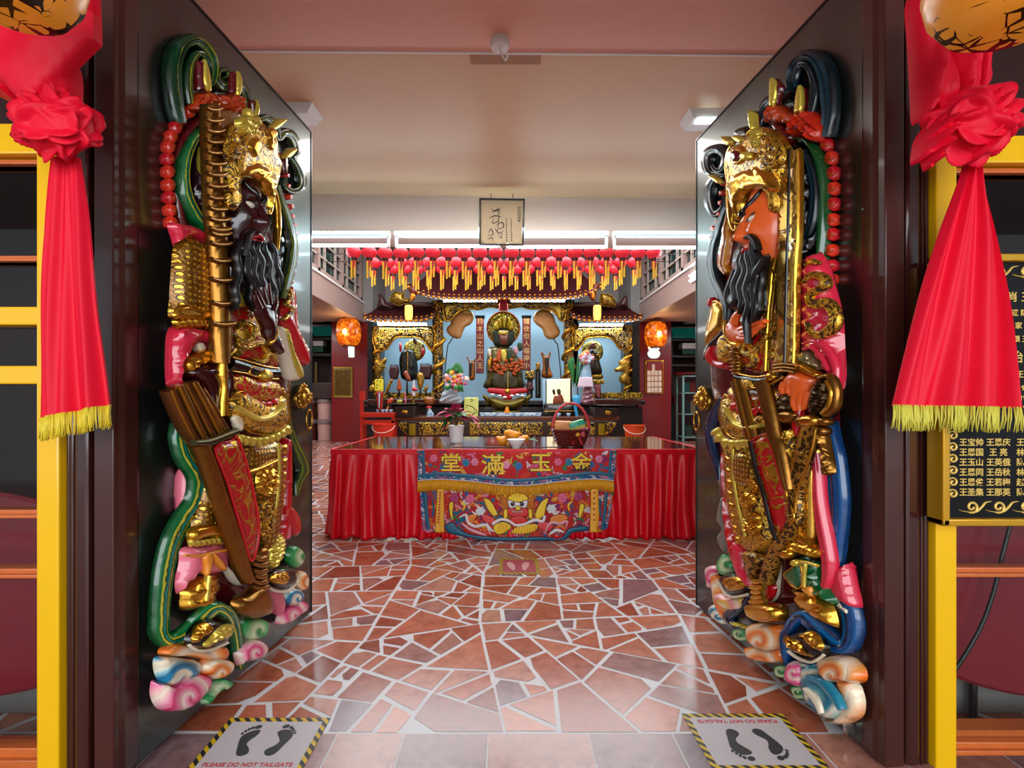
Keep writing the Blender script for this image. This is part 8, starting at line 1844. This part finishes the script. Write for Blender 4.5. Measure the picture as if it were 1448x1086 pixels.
for px0, px1, pyt, pyb, Y, colr, lab in ((527, 558, 599, 617, 10.1, 'd02a10', 'red plastic bucket with pale handle under the red rack'), (882, 912, 601, 618, 10.1, 'c8430e', 'orange plastic bucket right of the altar table')):
    p0 = P(px0, pyt, Y); p1 = P(px1, pyt, Y); r_ = (p1.x - p0.x) / 2; cx = (p0.x + p1.x) / 2; zt_ = p0.z
    t = empty('bucket', (cx, Y, 0), lab, 'bucket'); zb = zt_ - r_ * 1.55
    stool = zb
    MB().lathe((cx, Y, 0), [(r_ * .74, zb), (r_ * .76, zb + .005), (r_ * .97, zt_ - .02), (r_ * 1.03, zt_ - .02), (r_ * 1.03, zt_), (r_ * .95, zt_), (r_ * .72, zb + .02), (0, zb + .02)], 32, cap=False).build('bucket_body', mat('plastic_' + colr, colr, .35), t, smooth=False)
    MB().tube([(cx + r_ * 1.02 * math.cos(a), Y - r_ * .9 * math.sin(a) , zt_ - .04 - r_ * .62 * math.sin(a)) for a in np.linspace(0, math.pi, 20)], .009, 6).build('handle', mat('pale_handle', 'd8bca8', .4), t, smooth=True)
    s2 = MB().box(cx - r_, cx + r_, Y - r_ * .8, Y + r_, zb - .03, zb - .001, .005)
    for a in (-1, 1):
        for b_ in (-.7, .9): s2.box(cx + a * r_ * .85 - .02, cx + a * r_ * .85 + .02, Y + b_ * r_ - .02, Y + b_ * r_ + .02, 0, zb - .02)
    prop(s2.build('low_stool', DARKBROWN), 'low dark stool under the %s' % ('red plastic bucket' if px0 < 700 else 'orange plastic bucket'), 'stool')
def pier_thing(name, pts, label, cat, m, part, Y=13.47, h=.03, **kw):
    lf = plane(name, sum(p[0] for p in pts) / len(pts), max(p[1] for p in pts), Y, label, cat); lf.pillow(part, pts, .0, h, m, smooth=False, k=.1, hb=.0, **kw); return lf
ylw, nt, b, N, L = nodes_of('brass_name_plates')
tc = N('ShaderNodeTexCoord'); br = N('ShaderNodeTexBrick'); br.inputs['Scale'].default_value = 1; br.inputs['Brick Width'].default_value = .055; br.inputs['Row Height'].default_value = .042; br.inputs['Mortar Size'].default_value = .008; br.offset = 0
br.inputs['Color1'].default_value = c4('8a6a14'); br.inputs['Color2'].default_value = c4('75560f'); br.inputs['Mortar'].default_value = c4('2a1c06')
sx_ = N('ShaderNodeSeparateXYZ'); cb = N('ShaderNodeCombineXYZ'); L(tc.outputs['Object'], sx_.inputs[0]); L(sx_.outputs[0], cb.inputs[0]); L(sx_.outputs[2], cb.inputs[1]); L(cb.outputs[0], br.inputs['Vector']); L(br.outputs['Color'], b.inputs['Base Color']); b.inputs['Roughness'].default_value = .4; b.inputs['Metallic'].default_value = .4
q = pier_thing('donor_plaque', [(471, 518.5), (498.5, 518.5), (498.5, 562), (471, 562)], 'brass coloured donor plaque with rows of small plates on the left maroon pier', 'plaque', mat('dull_brass_frame', '8a6e18', .4, metal=.4), 'frame')
q.pillow('plates', [(473, 521), (496.5, 521), (496.5, 559.5), (473, 559.5)], .03, .01, ylw, smooth=False, k=.1, hb=.0)
q = pier_thing('wall_calendar', [(912.5, 509), (939, 509), (938.5, 557.5), (912, 557)], 'red wall calendar with gilt frame on the right maroon pier', 'calendar', mat('gilt_frame', 'd09a1c'), 'frame')
q.pillow('red_sheet', [(914, 511), (937.5, 511), (937, 556), (913.5, 556)], .03, .01, mat('calendar_red', '8a1a24', .5), smooth=False, k=.1, hb=.0)
q.many('date_grid', [q.pillow_geo([(915.5 + 5.2 * i, 524 + 8 * j), (920 + 5.2 * i, 524 + 8 * j), (920 + 5.2 * i, 531 + 8 * j), (915.5 + 5.2 * i, 531 + 8 * j)], .04, .006, smooth=False, hb=.0, g=3) for i in range(4) for j in range(4)], mat('calendar_paper', 'd8c8b0', .5)); q.pillow('header_mark', [(922, 515), (926, 515), (926, 525), (922, 525)], .04, .006, MATS['calendar_paper'], smooth=False, hb=.0)
# big amber lanterns in front of the piers
GLW, nt, b, N, L = nodes_of('glowing_amber_lantern')
tc = N('ShaderNodeTexCoord'); nz = N('ShaderNodeTexNoise'); nz.inputs['Scale'].default_value = 12; nz.inputs['Detail'].default_value = 5; L(tc.outputs['Object'], nz.inputs['Vector'])
r = ramp(N, [(.3, '5a2204'), (.5, 'b04a06'), (.7, 'e08418')]); L(nz.outputs['Fac'], r.inputs[0]); L(r.outputs[0], b.inputs['Base Color']); L(r.outputs[0], b.inputs['Emission Color']); b.inputs['Emission Strength'].default_value = .9; b.inputs['Roughness'].default_value = .25
for px0, px1, py0, py1, lab in ((476, 510, 451, 489, 'glowing amber lantern hanging before the left maroon pier'), (912, 943, 455, 491, 'glowing amber lantern hanging before the right maroon pier')):
    Y = 12.9; a = P(px0, py0, Y); b_ = P(px1, py1, Y); cx = (a.x + b_.x) / 2; rx = (b_.x - a.x) / 2; cz = (a.z + b_.z) / 2; rz = (a.z - b_.z) / 2
    t = empty('amber_lantern', (cx, Y, b_.z), lab, 'lantern')
    MB().lathe((cx, Y, cz), [(rx * s, -rz * c) for s, c in ((.5, 1), (.74, .9), (.93, .6), (1, .2), (1, -.2), (.93, -.6), (.74, -.9), (.5, -1))], 32).build('lantern_body', GLW, t, smooth=True)
    MB().lathe((cx, Y, cz), [(rx * .5, rz), (rx * .5, rz + .04), (.02, rz + .05)], 16).lathe((cx, Y, cz), [(rx * .5, -rz - .03), (rx * .5, -rz)], 16).tube([(cx, Y, cz + rz), (cx, Y, GZ0 + .02 if False else 3.62)], .008, 6).build('cap', DARKBROWN, t)
    MB().ball((cx, Y - rx * .9, cz - .02), .07, .06, .09, 10).build('bulb', mat('warm_bulb', 'ffc060', .5, emit=7), t, smooth=True)
    pl = bpy.data.lights.new('amber_glow', 'POINT'); pl.energy = 14; pl.color = WARM; pl.shadow_soft_size = .12; po = bpy.data.objects.new('amber_glow', pl); COL.objects.link(po); po.location = (cx, Y - rx - .25, cz - .1)
lf = plane('night_light', 496, 505, 13.495, 'small white green lit lamp below the left amber lantern', 'lamp'); lf.pillow('diffuser', [(492, 489), (500.5, 488), (500.5, 505), (492.5, 505)], .0, .06, mat('lit_mint', 'b8f0e0', .5, emit=2.2), smooth=False, k=.3, hb=.0)
lf = plane('night_light', 925, 506, 13.495, 'cluster of small white lit bulbs below the right amber lantern', 'lamp')
for q in ([(917, 491), (920, 490), (921, 494), (918, 494)], [(929, 491), (932, 490), (932, 494), (929, 494)]): lf.pillow('bulb', q, .0, .06, mat('lit_white_bulb', 'fff0c8', .5, emit=2), hb=.0)
lf.pillow('diffuser', [(919, 495), (924, 493), (931, 495), (934, 500), (930, 506), (920, 506), (916, 500)], .0, .06, mat('lit_pale_blue', 'd8f0f4', .5, emit=1.0), hb=.0)
for px, lab in ((578, 'small glowing paper lamp hanging before the left shrine eave'), (844.5, 'small glowing paper lamp hanging before the right shrine eave')):
    a = P(px - 5.5, 432, 12.05); b_ = P(px + 5.5, 452, 12.05); t = empty('paper_lamp', ((a.x + b_.x) / 2, 12.05, b_.z), lab, 'lamp')
    MB().lathe(((a.x + b_.x) / 2, 12.05, 0), [((b_.x - a.x) / 2 * .8, b_.z), ((b_.x - a.x) / 2, b_.z + .1), ((b_.x - a.x) / 2, a.z - .04), ((b_.x - a.x) / 2 * .85, a.z)], 20).build('shade', mat('lit_paper_shade', 'f0a848', .5, emit=2.4), t)
    MB().tube([((a.x + b_.x) / 2, 12.05, a.z), ((a.x + b_.x) / 2, 12.5, a.z + .25)], .012, 6).build('bracket', BLACK, t)

# ------------------------------------------------------------------ side aisles under the galleries
YB2 = 15.4
def bx(name, a, b_, y0, y1, Y, d, m, label, cat, part=None):
    p0 = P(a, y0, Y); p1 = P(b_, y1, Y)
    o = MB().box(p0.x, p1.x, Y, Y + d, p1.z, p0.z, .01).build(name, m); prop(o, label, cat); return o
st(MB().box(P(425, 0, YB2).x, P(473, 0, YB2).x, YB2, YB2 + .1, P(0, 459, YB2).z, 3.4).build('wall_aisle_left', WHITE))
st(MB().box(P(948, 0, YB2).x, P(1000, 0, YB2).x, YB2, YB2 + .1, P(0, 462, YB2).z, 3.4).build('wall_aisle_right', WHITE))
bx('air_conditioner', 436, 455, 442, 454, 15.16, .30, WHITE, 'white air conditioner unit high on the far left aisle wall', 'air conditioner')
bx('air_conditioner', 970, 986, 446, 457, 15.16, .30, WHITE, 'white air conditioner unit high on the far right aisle wall', 'air conditioner')
TEALG = mat('teal_sign_glass', '0f7f74', .3, emit=.12); DKW = mat('dark_shelf_wood', '2a1812', .5)
bx('teal_sign', 440, 473, 462, 475, 15.0, .06, TEALG, 'teal sign board in the far left aisle', 'sign'); bx('teal_sign', 949, 990, 464, 478, 15.0, .06, TEALG, 'teal sign board in the far right aisle', 'sign')
bx('wall_box', 441, 457, 482, 489, 14.9, .3, WHITE, 'white box on the shelf of the far left aisle', 'box'); bx('wall_box', 440, 457, 489.2, 498, 14.9, .3, mat('dark_green_box', '0c4a34', .4), 'dark green box under the white box in the far left aisle', 'box')
bx('wall_box', 965, 990, 485, 493, 14.9, .3, WHITE, 'white box on the shelf of the far right aisle', 'box'); bx('wall_box', 965, 990, 493.2, 501, 14.9, .3, mat('dark_green_box', '0c4a34'), 'dark green box under the white box in the far right aisle', 'box')
s_ = MB()
for px0, px1 in ((430, 473), ):
    for py in (477, 499.5): p0 = P(px0, py, 14.8); p1 = P(px1, py + 4, 14.8); s_.box(p0.x, p1.x, 14.8, 15.5, p1.z, p0.z)
for px in (440, 470): p = P(px, 0, 14.85); s_.box(p.x - .04, p.x + .04, 14.85, 14.93, 0, P(0, 470, 14.85).z)
prop(s_.build('aisle_shelf', DKW), 'dark wooden shelf unit at the end of the left aisle', 'shelf')
s_ = MB()
for py in (479, 502.5, 515): p0 = P(948, py, 14.8); p1 = P(1000, py + 3, 14.8); s_.box(p0.x, p1.x, 14.8, 15.5, p1.z, p0.z)
for px in (949, 998): p = P(px, 0, 14.85); s_.box(p.x - .04, p.x + .04, 14.85, 14.93, 0, P(0, 470, 14.85).z)
prop(s_.build('aisle_shelf', DKW), 'dark wooden shelf unit at the end of the right aisle', 'shelf')
bx('yellow_post', 445, 448, 512, 622, 14.75, .05, mat('dull_yellow', '6a5a12', .5), 'dull yellow post in the far left aisle', 'post')
# stacked pink tubs and crates
PKT = mat('pink_plastic_tub', 'd6aaa2', .45, var=.12, bscale=6)
def tub(px0, px1, pyt, zb, zt, Y, m, lab):
    a = P(px0, 0, Y).x; b_ = P(px1, 0, Y).x; cx = (a + b_) / 2; r_ = (b_ - a) / 2; t = empty('plastic_tub', (cx, Y, zb), lab, 'tub', 'stacked tubs in the left aisle'); h = zt - zb
    MB().lathe((cx, Y, zb), [(r_ * .84, 0), (r_ * .9, h * .8)], 28).build('tub_body', m, t); MB().lathe((cx, Y, zb + h * .8), [(r_ * .97, 0), (r_, .02), (r_, h * .17), (r_ * .9, h * .19)], 28).build('lid', mat('grey_pink_lid', '8f7f82', .4), t)
Yt = 14.1
tub(448.5, 472, 0, 0.005, .60, Yt, PKT, 'lower pale pink tub of the stack beside the left pier'); tub(448.5, 472, 0, .605, 1.20, Yt, PKT, 'upper pale pink tub of the stack beside the left pier')
tub(426, 447.5, 0, .005, .60, Yt, mat('maroon_tub', '5a2220', .4), 'lower maroon tub half hidden behind the left door leaf'); tub(426, 447.5, 0, .605, 1.20, Yt, mat('maroon_tub', '5a2220'), 'upper maroon tub half hidden behind the left door leaf')
p0 = P(438, 0, 14.0).x; p1 = P(472, 0, 14.0).x
prop(MB().box(p0, p1, 13.85, 14.4, 1.205, 1.66, .02).build('dark_crate', mat('grey_brown_crate', '3a2c28', .45, var=.2)), 'dark grey brown crate on top of the stacked tubs', 'crate')
# glass cabinet on the right
gc = empty('glass_cabinet', (P(975, 0, 13.6).x, 13.6, 0), 'tall glass cabinet with pale metal edges in the right aisle', 'cabinet')
a, b_ = P(966.5, 0, 13.6).x, P(1000, 0, 13.6).x; zt2 = P(0, 531, 13.6).z; fm = MB()
for x in (a, b_): fm.box(x - .025, x + .025, 13.6, 13.65, 0, zt2).box(x - .025, x + .025, 14.1, 14.15, 0, zt2)
for z_ in (0.1, .75, 1.35, zt2 - .03): fm.box(a, b_, 13.6, 14.15, z_, z_ + .03)
fm.build('frame', mat('pale_teal_metal', '7fa8a4', .35), gc); MB().box(a, b_, 13.605, 13.61, .13, zt2).build('door', GLASS, gc)
p = P(972, 524, 13.7)
prop(MB().lathe((p.x, 13.9, zt2 + .0), [(.1, 0), (.28, .05), (.36, .09), (.34, .09), (.1, .02), (0, .02)], 28, cap=False).build('red_dish', RED), 'wide red dish standing on the glass cabinet', 'dish')
rnd = random.Random(31); cols_ = ['1a5a58', '7a2018', '20303a', '8a7a5a', '2a4a30']
for k, (px, zz) in enumerate(((971, 1.38), (980, 1.38), (972, .78), (981, .78), (974, .13), (950, .0), (957, .0))):
    c_ = cols_[k % 5]; h_ = .3 + .1 * rnd.random() if k < 5 else 1.0 + .3 * k % .5; Yk = 13.85 if k < 5 else 14.4; x = P(px, 0, Yk).x
    lab = ('teal carton on the top glass cabinet shelf', 'dark red carton on the top glass cabinet shelf', 'slate carton on the middle glass cabinet shelf', 'tan carton on the middle glass cabinet shelf', 'dark green carton on the lowest glass cabinet shelf', 'tall teal carton on the floor beside the right pier', 'tall dark red carton on the floor left of the glass cabinet')[k]
    prop(MB().box(x - .09, x + .09, Yk, Yk + .2, zz + .002, zz + h_, .01).build('carton', mat('carton_' + c_, c_, .5)), lab, 'carton')
